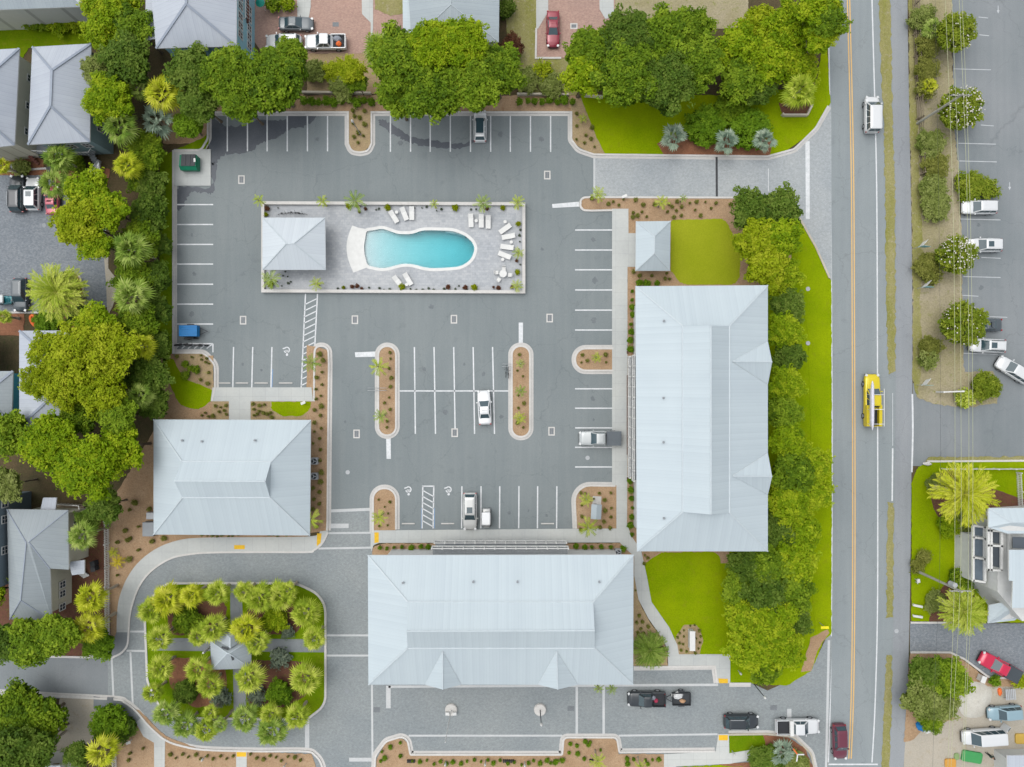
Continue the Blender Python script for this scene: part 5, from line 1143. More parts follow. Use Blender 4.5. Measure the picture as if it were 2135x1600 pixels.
# palms
PL = [
 (348, 1251, 34, 'palmyel'), (316, 1273, 30, 'palm'), (399, 1242, 27, 'palmyel'), (452, 1237, 29, 'palm'), (443, 1311, 30, 'palm'), (413, 1328, 22, 'palm'), (332, 1331, 27, 'palm'), (334, 1394, 28, 'palm'), (318, 1445, 24, 'palm'), (412, 1396, 28, 'palm'), (438, 1428, 27, 'palm'),
 (346, 1487, 27, 'palmgreen'), (387, 1512, 26, 'palmgreen'), (430, 1522, 26, 'palm'), (438, 1487, 19, 'palm'), (459, 1512, 17, 'palmgreen'), (510, 1234, 24, 'palm'), (540, 1248, 30, 'palm'), (584, 1244, 30, 'palm'), (637, 1277, 31, 'palm'), (655, 1331, 26, 'palm'), (512, 1312, 32, 'palmyel'), (535, 1340, 26, 'palm'),
 (520, 1415, 31, 'palm'), (637, 1415, 32, 'palm'), (510, 1498, 28, 'palmgreen'), (566, 1524, 30, 'palmgreen'), (619, 1494, 27, 'palm'), (600, 1232, 22, 'palm'), (565, 1490, 22, 'palm')]
LL = ['at the upper left curve of the loop garden', 'furthest left on the upper side of the loop garden', 'second from the left along the upper kerb of the loop garden', 'left of the upper garden path', 'above the top left of the gazebo', 'small, left of the one above the gazebo', 'on the left kerb above the cross path', 'on the left kerb below the cross path', 'low on the left kerb of the loop garden', 'in the lower left quarter, upper of the touching pair', 'in the lower left quarter, lower of the touching pair',
 'at the lower left curve of the loop garden', 'leaning over the lower kerb near the left curve', 'over the street below the lower left quarter', 'small, just inside the lower kerb', 'small, overlapping the street below the lower kerb', 'right of the upper garden path', 'on the upper kerb right of the upper path', 'on the upper kerb towards the right curve', 'inside the upper right curve of the loop garden', 'over the right end of the cross path', 'touching the upper right of the gazebo roof', 'touching the right side of the gazebo roof',
 'below the lower right corner of the gazebo', 'in the lower right quarter near the right kerb', 'over the lower kerb beside the lower path', 'hanging over the street below the lower right quarter', 'near the white crossing band at the lower right curve', 'small, between two on the upper right kerb', 'small, above the one hanging over the street']
for (x, y, r, k), l in zip(PL, LL): palm(x, y, r * VR.uniform(.92, 1.1), VR.uniform(3.4, 4.6), 'fan palm ' + l, k, group='fan palms of the loop garden')
for x, y, r, h, l, k, pr in [
 (287, 182, 27, 6, 'pale green fan palm above the yellow one in the left belt', 'palmgreen', None), (338, 195, 38, 6.5, 'large yellow fan palm beside the oak in the left belt', 'palmyel', None), (327, 250, 34, 4, 'silver blue fan palm near the corner of the parking lot', 'palmsil', SILV),
 (250, 265, 38, 6.5, 'fan palm at the right wall of the silver roofed house', 'palmgreen', None), (265, 345, 28, 6, 'yellow tipped fan palm beside the green trees and the boat', 'palmyel', None), (123, 330, 32, 5, 'fan palm in front of the porch of the silver roofed house', 'palmgreen', None), (112, 383, 32, 5, 'fan palm over the hood of the small red car', 'palmgreen', None),
 (2, 345, 18, 4, 'fan palm cut by the left edge near the grey tub', 'palmyel', None), (272, 520, 38, 6.5, 'fan palm in the left belt right of the yellow green tree', 'palmgreen', None), (275, 618, 40, 6.5, 'fan palm in the left belt level with the dark suv', 'palmgreen', None), (298, 722, 28, 6, 'fan palm in the left belt level with the blue trailer', 'palmyel', None),
 (290, 825, 28, 6, 'fan palm in the left belt above the left lodge corner', 'palmgreen', None), (172, 1118, 30, 6, 'fan palm against the wall of the L shaped house', 'palmgreen', None), (190, 1248, 34, 6, 'fan palm left of the picket fence, upper', 'palmyel', None), (186, 1310, 33, 6, 'fan palm left of the picket fence, lower', 'palmyel', None),
 (213, 1568, 34, 5.5, 'fan palm at the bottom beside the pergola', 'palmyel', None), (85, 1565, 20, 5, 'small fan palm in front of the dark oak by the pergola', 'palmgreen', None), (1668, 190, 36, 5, 'fan palm in the small bed at the top of the road verge', 'palm', None), (795, 105, 38, 7, 'pale fan palm left of the slate roof', 'palmgreen', None),
 (8, 660, 16, 3, 'small fan palm at the left edge below the teal buggy', 'palm', None), (1405, 285, 30, 2.6, 'silver palm at the lower edge of the top lawn', 'palmsil', SILV), (1515, 295, 28, 2.6, 'silver palm between the two clipped bushes', 'palmsil', SILV), (1592, 292, 26, 2.6, 'silver palm right of the clipped bushes', 'palmsil', SILV),
 (1628, 1570, 28, 1.6, 'grey green fan palm low in the exit corner island', 'palmsil', SILV), (1945, 60, 22, 2.0, 'low fan palm among the verge shrubs at the top', 'palmgreen', None), (1937, 180, 18, 1.6, 'low yellow fan palm above the leaning pole', 'palmyel', None)]:
    palm(x, y, r, h, l, k, pr)
palm(120, 610, 50, 5.5, 'large feathery date palm on the paved court', 'palm', DATE, 'date_palm', rt=0.32); palm(2010, 1030, 54, 7, 'large feathery date palm on the lawn of the modern house', 'palmyel', DATE, 'date_palm', rt=0.36)
palm(2008, 1275, 40, 5, 'feathery date palm beside the paved drive of the modern house', 'palm', DATE, 'date_palm', rt=0.32); palm(1355, 1355, 32, 0.9, 'low feathery palm in the mulch bed beside the curved walk', 'palmgreen', DATE, 'date_palm')
palm(245, 1172, 13, 0.6, 'golden yellow spiky plant right of the picket fence', 'gold', SPARSE, 'spiky_plant'); palm(236, 1152, 10, 0.6, 'small golden leaved plant on the picket fence line', 'palmyel', SPARSE, 'spiky_plant')
for x, y, r, h, l in [(650, 757, 17, 3.5, 'young palm at the top of the long mulch strip beside the crossing'), (789, 765, 18, 3.5, 'young palm in the upper part of the left oval island'), (793, 868, 14, 3.5, 'young palm in the lower part of the left oval island'), (648, 1084, 20, 3.8, 'young palm at the lower right corner of the left lodge'),
 (790, 1080, 15, 3.2, 'young palm in the island beside the brick entrance'), (1085, 758, 9, 1.8, 'tiny palm in the upper part of the right oval island'), (1086, 815, 11, 2.2, 'small palm in the middle of the right oval island'), (1084, 872, 12, 2.2, 'small palm in the lower part of the right oval island'),
 (1226, 1100, 19, 3.2, 'young palm in the bed below the grey kiosk'), (1222, 1042, 13, 2.2, 'small palm in the bed above the grey kiosk'), (1244, 746, 10, 1.8, 'small palm in the half round island'), (1247, 405, 15, 2.8, 'young palm at the tip of the entrance bed'), (1380, 422, 14, 2.6, 'young palm in the entrance bed above the pavilion'), (1425, 414, 8, 1.8, 'small palm in the entrance bed right of the pavilion'),
 (540, 418, 12, 3.5, 'young palm outside the top left corner of the pool wall'), (565, 582, 19, 2.5, 'bushy palm at the lower left of the pool deck'), (672, 420, 12, 2.5, 'young palm on the top pool wall right of the cabana'), (741, 420, 20, 3.0, 'largest palm on the top pool wall above the pool beach'), (660, 592, 13, 1.8, 'arching palm at the bottom pool wall below the cabana'),
 (905, 425, 9, 2.4, 'thin palm on the top pool wall above the deep pool'), (1007, 424, 17, 3.0, 'palm above the three sun loungers on the top pool wall'), (1080, 422, 14, 3.5, 'young palm at the top right corner of the pool wall'), (1080, 528, 11, 1.8, 'bushy small palm at the right pool wall'), (1078, 596, 12, 1.6, 'small palm in the bottom right corner of the pool deck'),
 (1248, 1435, 10, 3.0, 'small palm sprouting below the wide lodge eave, left'), (1275, 1436, 11, 3.0, 'small palm sprouting below the wide lodge eave, right'), (1246, 1588, 16, 3.0, 'young palm in the bottom bed below the exit lane'), (1336, 1598, 12, 2.5, 'young palm at the bottom edge beside the walk'), (1215, 247, 9, 1.4, 'small yucca in the sandy bed left of the top lawn')]:
    palm(x, y, r, h, l, 'palmgreen' if (x + y) % 2 else 'palm', SPARSE, 'young_palm', rt=0.1)

# small shrubs of the beds
ORD = ['first', 'second', 'third', 'fourth', 'fifth', 'sixth', 'seventh', 'eighth', 'ninth', 'tenth', 'eleventh', 'twelfth', 'thirteenth', 'fourteenth', 'fifteenth', 'sixteenth', 'seventeenth', 'eighteenth', 'nineteenth', 'twentieth', 'twenty-first', 'twenty-second', 'twenty-third', 'twenty-fourth', 'twenty-fifth', 'twenty-sixth', 'twenty-seventh', 'twenty-eighth', 'twenty-ninth', 'thirtieth']
def row(pts, r, h, kind, label, group, name='shrub', jit=2.0):
    grass = kind in ('tuft', 'bluegreen')
    pts = [(x + VR.uniform(-jit, jit), y + VR.uniform(-jit, jit)) for x, y in pts]; hor = max(p[0] for p in pts) - min(p[0] for p in pts) > max(p[1] for p in pts) - min(p[1] for p in pts)
    pts.sort(key=lambda p: p[0] if hor else p[1]); base = label
    for i, (x, y) in enumerate(pts):
        if len(pts) <= len(ORD): label = base + ', %s from the %s' % (ORD[i], 'left' if hor else 'top'); assert len(label.split()) <= 16, label
        bush(x, y, r * VR.uniform(0.6, 1.35) * (0.88 if grass else 1), h, kind, label, 'grass_tuft' if grass else name, group, 'grass tuft' if grass else 'shrub', z0=0.08)
row([(634 + i * 15.6, 212) for i in range(10)], 8, 1.0, 'hedge', 'round green shrub above the left top bays', 'shrub row above the left top bays')
row([(1084 + i * 15.5, 211) for i in range(8)], 8, 1.0, 'hedge', 'round green shrub above the right top bays', 'shrub row above the right top bays')
row([(736, 232), (740, 242), (760, 232), (735, 258), (748, 246), (746, 275), (760, 259), (737, 285), (759, 284), (748, 300)], 4.5, 0.5, 'tuft', 'small tuft in the planted tongue between the top bays', 'tufts of the planted tongue')
row([(1203, 238), (1202, 262), (1203, 290), (1233, 268), (1234, 290), (1218, 300), (1240, 308), (1220, 284)], 4, 0.5, 'tuft', 'small tuft in the sandy bed beside the top lawn', 'tufts of the sandy bed')
row([(1235, 416), (1268, 424), (1278, 419), (1291, 427), (1300, 416), (1326, 418), (1341, 427), (1363, 426), (1395, 425), (1411, 421), (1439, 423), (1453, 423), (1472, 422), (1492, 423), (1523, 425), (1402, 432), (1420, 431), (1483, 433), (1451, 438)], 4.2, 0.5, 'tuft', 'small tuft in the upper part of the entrance bed', 'tufts of the upper entrance bed')
row([(1320, 442), (1337, 442), (1330, 450), (1350, 453), (1320, 455), (1393, 443), (1411, 441), (1403, 453), (1420, 451), (1462, 448)], 4.4, 0.5, 'tuft', 'small tuft in the entrance bed above the pavilion', 'tufts above the pavilion')
row([(1320, 567), (1334, 576), (1360, 577), (1387, 583), (1396, 583), (1389, 571)], 4, 0.5, 'tuft', 'small tuft between the pavilion and the tall lodge', 'tufts below the pavilion')
row([(1333, 592), (1349, 590), (1368, 590)], 7, 0.9, 'hedge', 'green shrub against the top edge of the tall lodge', 'shrubs at the top edge of the tall lodge')
row([(1319, 607), (1318, 624), (1316, 639), (1317, 658), (1317, 677), (1315, 692), (1315, 711), (1315, 730)], 5.5, 0.8, 'hedge', 'green shrub in the upper strip left of the tall lodge', 'upper strip shrubs of the tall lodge')
row([(1315, 1004), (1316, 1022), (1317, 1038), (1318, 1060), (1318, 1078), (1316, 1096), (1319, 1114)], 5.5, 0.8, 'hedge', 'green shrub in the lower strip left of the tall lodge', 'lower strip shrubs of the tall lodge')
row([(791, 1143), (806, 1142), (823, 1140), (839, 1140), (859, 1141), (877, 1141), (893, 1140), (909, 1140)], 5.2, 0.8, 'hedge', 'green shrub in the left strip above the wide lodge', 'left strip shrubs of the wide lodge')
row([(1200, 1140), (1218, 1139), (1235, 1140), (1254, 1140), (1273, 1140), (1300, 1146)], 5.2, 0.8, 'hedge', 'green shrub in the right strip above the wide lodge', 'right strip shrubs of the wide lodge')
row([(1210, 1029), (1219, 1028), (1249, 1029), (1273, 1029), (1240, 1040), (1260, 1041), (1213, 1054), (1262, 1066), (1214, 1078), (1273, 1058), (1275, 1078), (1261, 1086), (1210, 1104), (1250, 1101), (1273, 1100)], 4, 0.5, 'tuft', 'small tuft in the square bed of the grey kiosk', 'tufts of the kiosk bed')
row([(1215, 742), (1225, 750), (1214, 757), (1263, 740), (1262, 757)], 4.2, 0.5, 'tuft', 'small tuft in the half round island', 'tufts of the half round island')
row([(812, 736), (816, 749), (811, 770), (817, 787), (813, 806), (810, 827), (800, 842), (812, 855), (808, 880), (805, 892)], 3.8, 0.45, 'tuft', 'small tuft in the left oval island', 'tufts of the left oval island')
row([(1082, 739), (1080, 773), (1091, 786), (1079, 826), (1091, 840), (1081, 853), (1080, 882), (1090, 892)], 3.8, 0.45, 'tuft', 'small tuft in the right oval island', 'tufts of the right oval island')
row([(789, 1044), (811, 1045), (801, 1058), (808, 1072), (808, 1096), (791, 1098)], 3.8, 0.45, 'tuft', 'small tuft in the island by the entrance paving', 'tufts of the entrance island')
row([(667, 737), (673, 750), (672, 776), (661, 787), (670, 801), (660, 812), (670, 824), (659, 833), (670, 847), (656, 856), (669, 867), (656, 881), (669, 892), (654, 899), (668, 914), (654, 923), (668, 938), (667, 960), (668, 983), (667, 1004), (653, 1018), (666, 1027), (653, 1040), (665, 1050), (653, 1064), (662, 1098)], 4.8, 0.6, 'tuft', 'small tuft in the long strip beside the left lodge', 'tufts of the long mulch strip')
row([(421, 743), (431, 747), (422, 750), (429, 755), (437, 757), (399, 743), (368, 745), (435, 775), (417, 790), (432, 801)], 4, 0.5, 'tuft', 'small tuft in the curved bed below the motorcycles', 'tufts of the curved bed')
row([(388, 760), (397, 770), (407, 772), (388, 782)], 8, 0.8, 'oak', 'leafy plant in the curved bed below the motorcycles', 'leafy plants of the curved bed')
row([(450, 848), (462, 850), (455, 860), (470, 845), (468, 855), (430, 860), (445, 866), (420, 866), (434, 868), (470, 866)], 4, 0.5, 'tuft', 'small tuft left of the short walk to the left lodge', 'tufts left of the short walk')
row([(529, 843), (540, 845), (550, 844), (530, 854), (542, 857), (548, 860), (535, 863), (556, 864), (564, 862), (528, 866), (568, 868)], 4, 0.5, 'tuft', 'small tuft right of the short walk to the left lodge', 'tufts right of the short walk')
row([(420 + i * 11, 1117) for i in range(8)] + [(560 + i * 10, 1116) for i in range(6)], 3, 0.4, 'tuft', 'tiny tuft under the lower eave of the left lodge', 'tufts under the left lodge eave')
row([(280, 1050), (270, 1062), (290, 1100), (272, 1122), (265, 1128), (290, 1145), (312, 1063), (260, 1105), (245, 1130), (268, 1165), (318, 1128), (340, 1122), (245, 1200)], 5.5, 0.6, 'tuft', 'small bush on the mulch slope left of the left lodge', 'bushes of the mulch slope')
row([(1326, 1230), (1331, 1283), (1328, 1297), (1339, 1296), (1335, 1311), (1329, 1320), (1350, 1308), (1343, 1320), (1358, 1318), (1346, 1332), (1365, 1325), (1374, 1336), (1382, 1348), (1381, 1380), (1329, 1345)], 3.6, 0.4, 'tuft', 'small tuft in the bed beside the curved walk', 'tufts of the curved walk bed')
row([(1343, 1158), (1352, 1162), (1345, 1175)], 3.6, 0.4, 'tuft', 'small tuft at the top left corner of the lower lawn', 'tufts at the lower lawn corner')
row([(1417, 1319), (1424, 1313), (1438, 1303), (1450, 1304), (1458, 1314), (1462, 1326), (1460, 1340), (1455, 1352), (1448, 1360), (1430, 1360), (1420, 1356), (1415, 1342), (1414, 1330), (1425, 1328), (1424, 1345), (1452, 1330)], 3.0, 0.4, 'tuft', 'tiny tuft round the white monument sign', 'tufts round the monument sign')
row([(355 + i * 13, 1572 + (i * 7 % 13)) for i in range(11)] + [(523 + i * 13, 1574 + (i * 5 % 14)) for i in range(9)] + [(300, 1560), (272, 1570), (270, 1585)], 4, 0.5, 'tuft', 'small tuft in the mulch bed below the loop street', 'tufts below the loop street')
row([(814, 1556), (796, 1567), (803, 1580), (794, 1586), (836, 1549), (834, 1578), (812, 1557)] + [(862 + i * 14, 1585 + (i * 5 % 9)) for i in range(22)], 4.2, 0.5, 'hedge', 'small green plant in the bottom mulch bed left part', 'plants of the bottom bed left part')
row([(1189, 1551), (1203, 1554), (1220, 1547), (1232, 1549), (1226, 1553), (1254, 1565), (1186, 1571), (1204, 1570), (1217, 1581), (1307 , 1583), (1320, 1584), (1344, 1583), (1360, 1584), (1375, 1584), (1310, 1594), (1352, 1592), (1160, 1590), (1170, 1584), (1150, 1590)], 4.2, 0.5, 'hedge', 'small green plant in the bottom mulch bed right part', 'plants of the bottom bed right part')
row([(725, 431), (808, 432), (948, 435), (1050, 434), (1082, 465), (1080, 566), (563, 593), (718, 598), (838, 598), (990, 599), (556, 447)], 6.5, 0.8, 'limeball', 'round lime green shrub against the pool wall', 'lime green shrubs at the pool wall', name='round_shrub')
row([(789, 434), (783, 436), (878, 434), (889, 434), (864, 433), (921, 436), (912, 438), (993, 437), (983, 436), (1083, 480), (1083, 492), (1083, 504), (1083, 554), (580, 432)], 2.6, 0.4, 'bluegreen', 'tiny dark tuft at the upper or right pool wall', 'dark tufts of the upper pool wall')
row([(790, 603), (802, 603), (814, 603), (854, 603), (868, 603), (881, 603), (893, 602), (906, 603), (925, 604), (949, 604), (957, 598), (974, 604), (594, 566), (589, 574), (599, 578), (600, 590), (608, 590), (586, 598), (703, 600), (770, 600)], 2.6, 0.4, 'bluegreen', 'tiny dark tuft along the lower gravel edge of the pool deck', 'dark tufts of the lower deck edge')
row([(764, 437), (748, 444), (745, 598), (756, 600), (735, 598), (936, 600), (970, 598), (1014, 436), (1077, 545), (1066, 600), (1040, 602), (1028, 598), (558, 436), (742, 432)], 4.2, 0.6, 'reddish', 'small bronze plant in the pool deck edge', 'bronze plants of the pool deck edge')
# ---------------------------------------------------------------- vehicles
def paint(name, c, rough=0.28, metal=0.15):
    m, n, b, o = nt(name); b.inputs['Base Color'].default_value = c; b.inputs['Roughness'].default_value = rough
    b.inputs['Metallic'].default_value = metal; b.inputs['Coat Weight'].default_value = 0.5; b.inputs['Coat Roughness'].default_value = 0.08; b.inputs['Specular IOR Level'].default_value = 0.5
    return m
M['tyre'] = plain('tyre_rubber', C(40, 41, 43), 0.9); M['rim'] = plain('alloy_rim', C(170, 174, 178), 0.4, 0.4)
M['carglass'] = paint('tinted_glass', C(62, 84, 92), 0.07, 0.0); M['lamp'] = paint('clear_lamp', C(225, 228, 228), 0.15, 0.0)
M['lampred'] = paint('red_lamp', C(170, 20, 24), 0.2, 0.0); M['blackpl'] = plain('black_plastic', C(44, 46, 49), 0.6)
M['bedliner'] = plain('black_bedliner', C(54, 56, 60), 0.8)
PT = {k: paint('paint_' + k, C(*c)) for k, c in dict(white=(232, 235, 236), silver=(212, 214, 212), grey=(112, 120, 124), black=(44, 52, 58), red=(150, 34, 56), crimson=(214, 24, 74), maroon=(112, 44, 64), pink=(196, 86, 104), yellow=(236, 214, 16), lightblue=(150, 180, 192), teal=(30, 140, 150), darkgrey=(78, 88, 94), khaki=(186, 192, 192)).items()}
PARTS = {}
def obj(name, me, parent, mats, loc=(0, 0, 0)):
    o = bpy.data.objects.new(name, me); COL.objects.link(o); o.parent = parent; o.location = loc; return o
def wheel(parent, x, y, r=0.34, wd=0.24):
    mb = MB(); mb.tube([(0, -wd / 2, 0), (0, -wd / 2 + .03, 0), (0, wd / 2 - .03, 0), (0, wd / 2, 0)], [r * 0.93, r, r, r * 0.93], 18)
    t = mb.build('wheel', M['tyre'], parent, (x, y, r)); s = 1 if y > 0 else -1
    g = MB(); g.tube([(0, s * (wd / 2 - .02), 0), (0, s * (wd / 2 + .012), 0), (0, s * (wd / 2 + .016), 0)], [r * 0.62, r * 0.62, r * 0.2], 14)
    g.build('rim', M['rim'], t); return t
def interp(tab, x):
    for (a, va), (b, vb) in zip(tab, tab[1:]):
        if x <= b: t = (x - a) / (b - a) if b > a else 0; return va + (vb - va) * t
    return tab[-1][1]
def body_shell(parent, L, Wd, top, side, mat, name='body', zb=0.28, nose=0.12, n=26):
    """lofted lower body: top = [(x, z)] centre line height, side = [(x, half width factor)]"""
    mb = MB(); rows = []
    for i in range(n + 1):
        u = i / n; x = -L / 2 + L * (0.5 - 0.5 * cos(pi * u)) * 0.5 + L * u * 0.5
        e = min(1, min(u, 1 - u) * L / 0.22) ; e = math.sqrt(max(0.0, 1 - (1 - e) ** 2)) if e < 1 else 1
        w_ = Wd / 2 * interp(side, x / (L / 2)); z = interp(top, x / (L / 2)); zz = zb + (z - zb) * (0.72 + 0.28 * e); w_ *= 0.93 + 0.07 * e
        sh = zz - 0.10
        half = [(0, zb), (w_ * 0.86, zb), (w_ * 0.97, zb + 0.1), (w_, (zb + sh) / 2), (w_ * 0.975, sh - 0.04), (w_ * 0.93, sh + 0.03), (w_ * 0.80, zz - 0.02), (w_ * 0.45, zz + 0.015), (0, zz + 0.025)]
        rows.append([(x, y, z_) for y, z_ in half] + [(x, -y, z_) for y, z_ in half[-2:0:-1]])
    mb.grid(rows, close=True); mb.fan(rows[-1], smooth=False); mb.fan(rows[0], flip=True)
    return mb.build(name, mat, parent)
def ringpts(x0, x1, hw, z, r=0.16, n=4, fw=1.0, rw=1.0):
    """rounded rectangle ring at height z; fw, rw width factors at front and rear"""
    pts = []
    for cx, cy, a0 in ((x1 - r, hw * fw - r, 0), (x0 + r, hw * rw - r, pi / 2), (x0 + r, -hw * rw + r, pi), (x1 - r, -hw * fw + r, 1.5 * pi)):
        for k in range(n + 1): a = a0 + pi / 2 * k / n; pts.append((cx + r * cos(a), cy + r * sin(a), z))
    return pts
def cabin(parent, b, t, zb, zt, mat, roofmat=None, side_panes=3, rearglass=True, bw=0.8, tw=0.66, crown=0.05, roofname='roof'):
    """b = (x rear, x front) at the belt, t = the same at the roof; half widths bw, tw"""
    rows = [ringpts(b[0], b[1], bw, zb, 0.12, fw=0.95, rw=0.95), ringpts(t[0], t[1], tw, zt, 0.14, fw=0.97, rw=0.97)]
    mb = MB(); mb.grid(rows, close=True, smooth=False); cb_ = mb.build('cabin', mat, parent)
    r2 = ringpts(t[0] + 0.10, t[1] - 0.10, tw - 0.08, zt + crown * 0.7, 0.14); r3 = ringpts(t[0] + 0.4, t[1] - 0.4, tw * 0.5, zt + crown, 0.12)
    rb_ = MB(); rb_.grid([rows[1], r2, r3], close=True); rb_.fan(r3); rf = rb_.build(roofname, roofmat or mat, parent)
    def pane(q, name, off=0.012, par=cb_):
        a, b_, c, d = (Vector(v) for v in q); nn = (b_ - a).cross(d - a).normalized(); ce = (a + b_ + c + d) / 4
        if nn.dot(ce - Vector((sum(t) / 2, 0, (zb + zt) / 2))) < 0: nn = -nn; q = q[::-1]
        g = MB(); f = [Vector(v) + nn * off for v in q]; bk_ = [Vector(v) - nn * 0.02 for v in q]; g.face(f)
        for i in range(4): g.face([bk_[i], bk_[(i + 1) % 4], f[(i + 1) % 4], f[i]])
        return g.build(name, M['carglass'], par)
    def lerp3(u, v, s): return tuple(u[i] + (v[i] - u[i]) * s for i in range(3))
    def quad(A, B, Cc, D, m0, m1, s0, s1):   # A,B bottom; D,C top; fractions along (m) and up (s)
        bot = lambda m: lerp3(A, B, m); top_ = lambda m: lerp3(D, Cc, m)
        return [lerp3(bot(m0), top_(m0), s0), lerp3(bot(m1), top_(m1), s0), lerp3(bot(m1), top_(m1), s1), lerp3(bot(m0), top_(m0), s1)]
    wb, wt_ = bw * 0.95, tw * 0.97
    F = ((b[1], -wb + .12, zb), (b[1], wb - .12, zb), (t[1], wt_ - .12, zt), (t[1], -wt_ + .12, zt)); pane(quad(*F, -0.02, 1.02, 0.04, 0.97), 'windshield')
    if rearglass: Q = ((b[0], wb - .12, zb), (b[0], -wb + .12, zb), (t[0], -wt_ + .12, zt), (t[0], wt_ - .12, zt)); pane(quad(*Q, 0.0, 1.0, 0.12, 0.93), 'rear_window')
    for s in (1, -1):
        S = ((b[0] + .12, s * bw * .95, zb), (b[1] - .12, s * bw * .95, zb), (t[1] - .14, s * tw * .97, zt), (t[0] + .14, s * tw * .97, zt)); m = side_panes
        for k in range(m): pane(quad(*S, (k + 0.06) / m, (k + 0.94) / m, 0.1, 0.9), 'side_window', 0.012 if True else 0)
    return cb_, rf
def mirrors(parent, x, y, z, mat):
    for s in (1, -1):
        mb = MB(); mb.box((x, s * (y + 0.1), z), (0.12, 0.22, 0.15)); mb.build('mirror', mat, parent)
def lights(parent, L, Wd, zf, zr, dx=0.12):
    for s in (1, -1):
        a = MB(); a.box((L / 2 - dx - 0.02, s * Wd * 0.37, zf), (0.3, Wd * 0.15, 0.12), -s * 0.5); a.build('headlight', M['lamp'], parent)
        a = MB(); a.box((-L / 2 + 0.09, s * Wd * 0.40, zr), (0.14, Wd * 0.12, 0.2), s * 0.3); a.build('tail_light', M['lampred'], parent)
def car(kind, px, py, ang, mat, label, L=4.7, Wd=1.84, roofmat=None, sunroof=False, rails=False, name=None, extra=None, zc=0.7, group=None, cat=None, bedmat='bedliner', cover=None):
    """ang: heading on the plan in degrees, 0 = nose to the right, 90 = nose up"""
    p = P(px, py, zc); m = PT[mat]; rm_ = roofmat and PT[roofmat]
    nm = name or {'sedan': 'parked_car', 'suv': 'parked_suv', 'pickup': 'pickup_truck', 'van': 'van'}[kind]
    root = empty(nm, (p.x, p.y, 0.03), R(ang), label, cat or {'sedan': 'car', 'suv': 'car', 'pickup': 'pickup truck', 'van': 'van'}[kind], group); h = L / 2
    side = [(-1, 0.86), (-0.85, 0.97), (-0.4, 1), (0.45, 1), (0.8, 0.96), (0.93, 0.86), (1, 0.72)]
    r = 0.33 if kind == 'sedan' else 0.37
    if kind == 'sedan':
        body_shell(root, L, Wd, [(-1, 0.86), (-0.9, 0.98), (-0.55, 1.0), (0.3, 0.97), (0.75, 0.84), (1, 0.62)], side, m)
        cabin(root, (-0.66 * h, 0.40 * h), (-0.36 * h, 0.06 * h), 0.93, 1.42, m, rm_, 2, bw=Wd * 0.44, tw=Wd * 0.34)
        mirrors(root, 0.30 * h, Wd / 2 - 0.05, 0.98, m)
    elif kind == 'suv':
        body_shell(root, L, Wd, [(-1, 1.02), (-0.9, 1.08), (0.35, 1.08), (0.75, 0.98), (1, 0.74)], side, m, zb=0.3)
        cabin(root, (-0.95 * h, 0.46 * h), (-0.80 * h, 0.14 * h), 1.03, 1.70, m, rm_, 3, bw=Wd * 0.45, tw=Wd * 0.365)
        mirrors(root, 0.36 * h, Wd / 2 - 0.05, 1.1, m)
    elif kind == 'van':
        body_shell(root, L, Wd, [(-1, 1.1), (-0.9, 1.15), (0.55, 1.15), (0.8, 1.02), (1, 0.8)], side, m, zb=0.32)
        cabin(root, (-0.98 * h, 0.66 * h), (-0.94 * h, 0.34 * h), 1.1, 2.0, m, rm_, 4, bw=Wd * 0.47, tw=Wd * 0.41)
        mirrors(root, 0.55 * h, Wd / 2, 1.2, m); r = 0.36
    elif kind == 'pickup':
        side2 = [(-1, 0.95), (-0.4, 1), (0.45, 1), (0.8, 0.97), (0.93, 0.88), (1, 0.75)]
        body_shell(root, L, Wd, [(-1, 0.78), (-0.34, 0.78), (-0.30, 1.14), (0.45, 1.14), (0.85, 1.05), (1, 0.8)], side2, m, zb=0.38, n=40)
        cabin(root, (-0.28 * h, 0.46 * h), (-0.20 * h, 0.20 * h), 1.09, 1.82, m, rm_, 2, bw=Wd * 0.44, tw=Wd * 0.365)
        bd = MB(); x0, x1 = -h + 0.02, -0.29 * h; t_ = 0.09
        for s in (1, -1): bd.box(((x0 + x1) / 2, s * (Wd / 2 - t_ / 2 - .02), 0.95), (x1 - x0, t_, 0.44))
        bd.box((x0 + t_ / 2, 0, 0.95), (t_, Wd - 0.24, 0.44)); bo = bd.build('bed', m, root)
        fl = MB(); fl.box(((x0 + x1) / 2 + .04, 0, 0.815), (x1 - x0 - .1, Wd - 0.23, 0.03)); fl.build('bed_floor', M[bedmat], bo)
        if cover: cv = MB(); cv.box(((x0 + x1) / 2, 0, 1.2), (x1 - x0 - .02, Wd - 0.08, 0.05)); cv.build('bed_cover', cover, bo)
        mirrors(root, 0.34 * h, Wd / 2 - 0.03, 1.15, m); r = 0.4
    lights(root, L, Wd, 0.72 if kind == 'sedan' else 0.86, 0.86 if kind != 'pickup' else 0.9)
    for x in (-0.60 * h, 0.62 * h):
        for s in (1, -1): wheel(root, x, s * (Wd / 2 - 0.12), r)
    b_ = MB(); b_.box((h - 0.05, 0, 0.42), (0.14, Wd * 0.74, 0.16)); b_.build('bumper', M['blackpl'], root)
    zt = {'sedan': 1.47, 'suv': 1.75, 'van': 2.05, 'pickup': 1.87}[kind]
    if sunroof: g = MB(); g.box((-0.12 * h if kind == 'suv' else -0.1 * h, 0, zt + 0.005), ((0.95 if sunroof == 'big' else 0.4) * h * (1 if sunroof == 'big' else .8), Wd * (0.56 if sunroof == 'big' else .4), 0.02)); g.build('sunroof', M['carglass'], root)
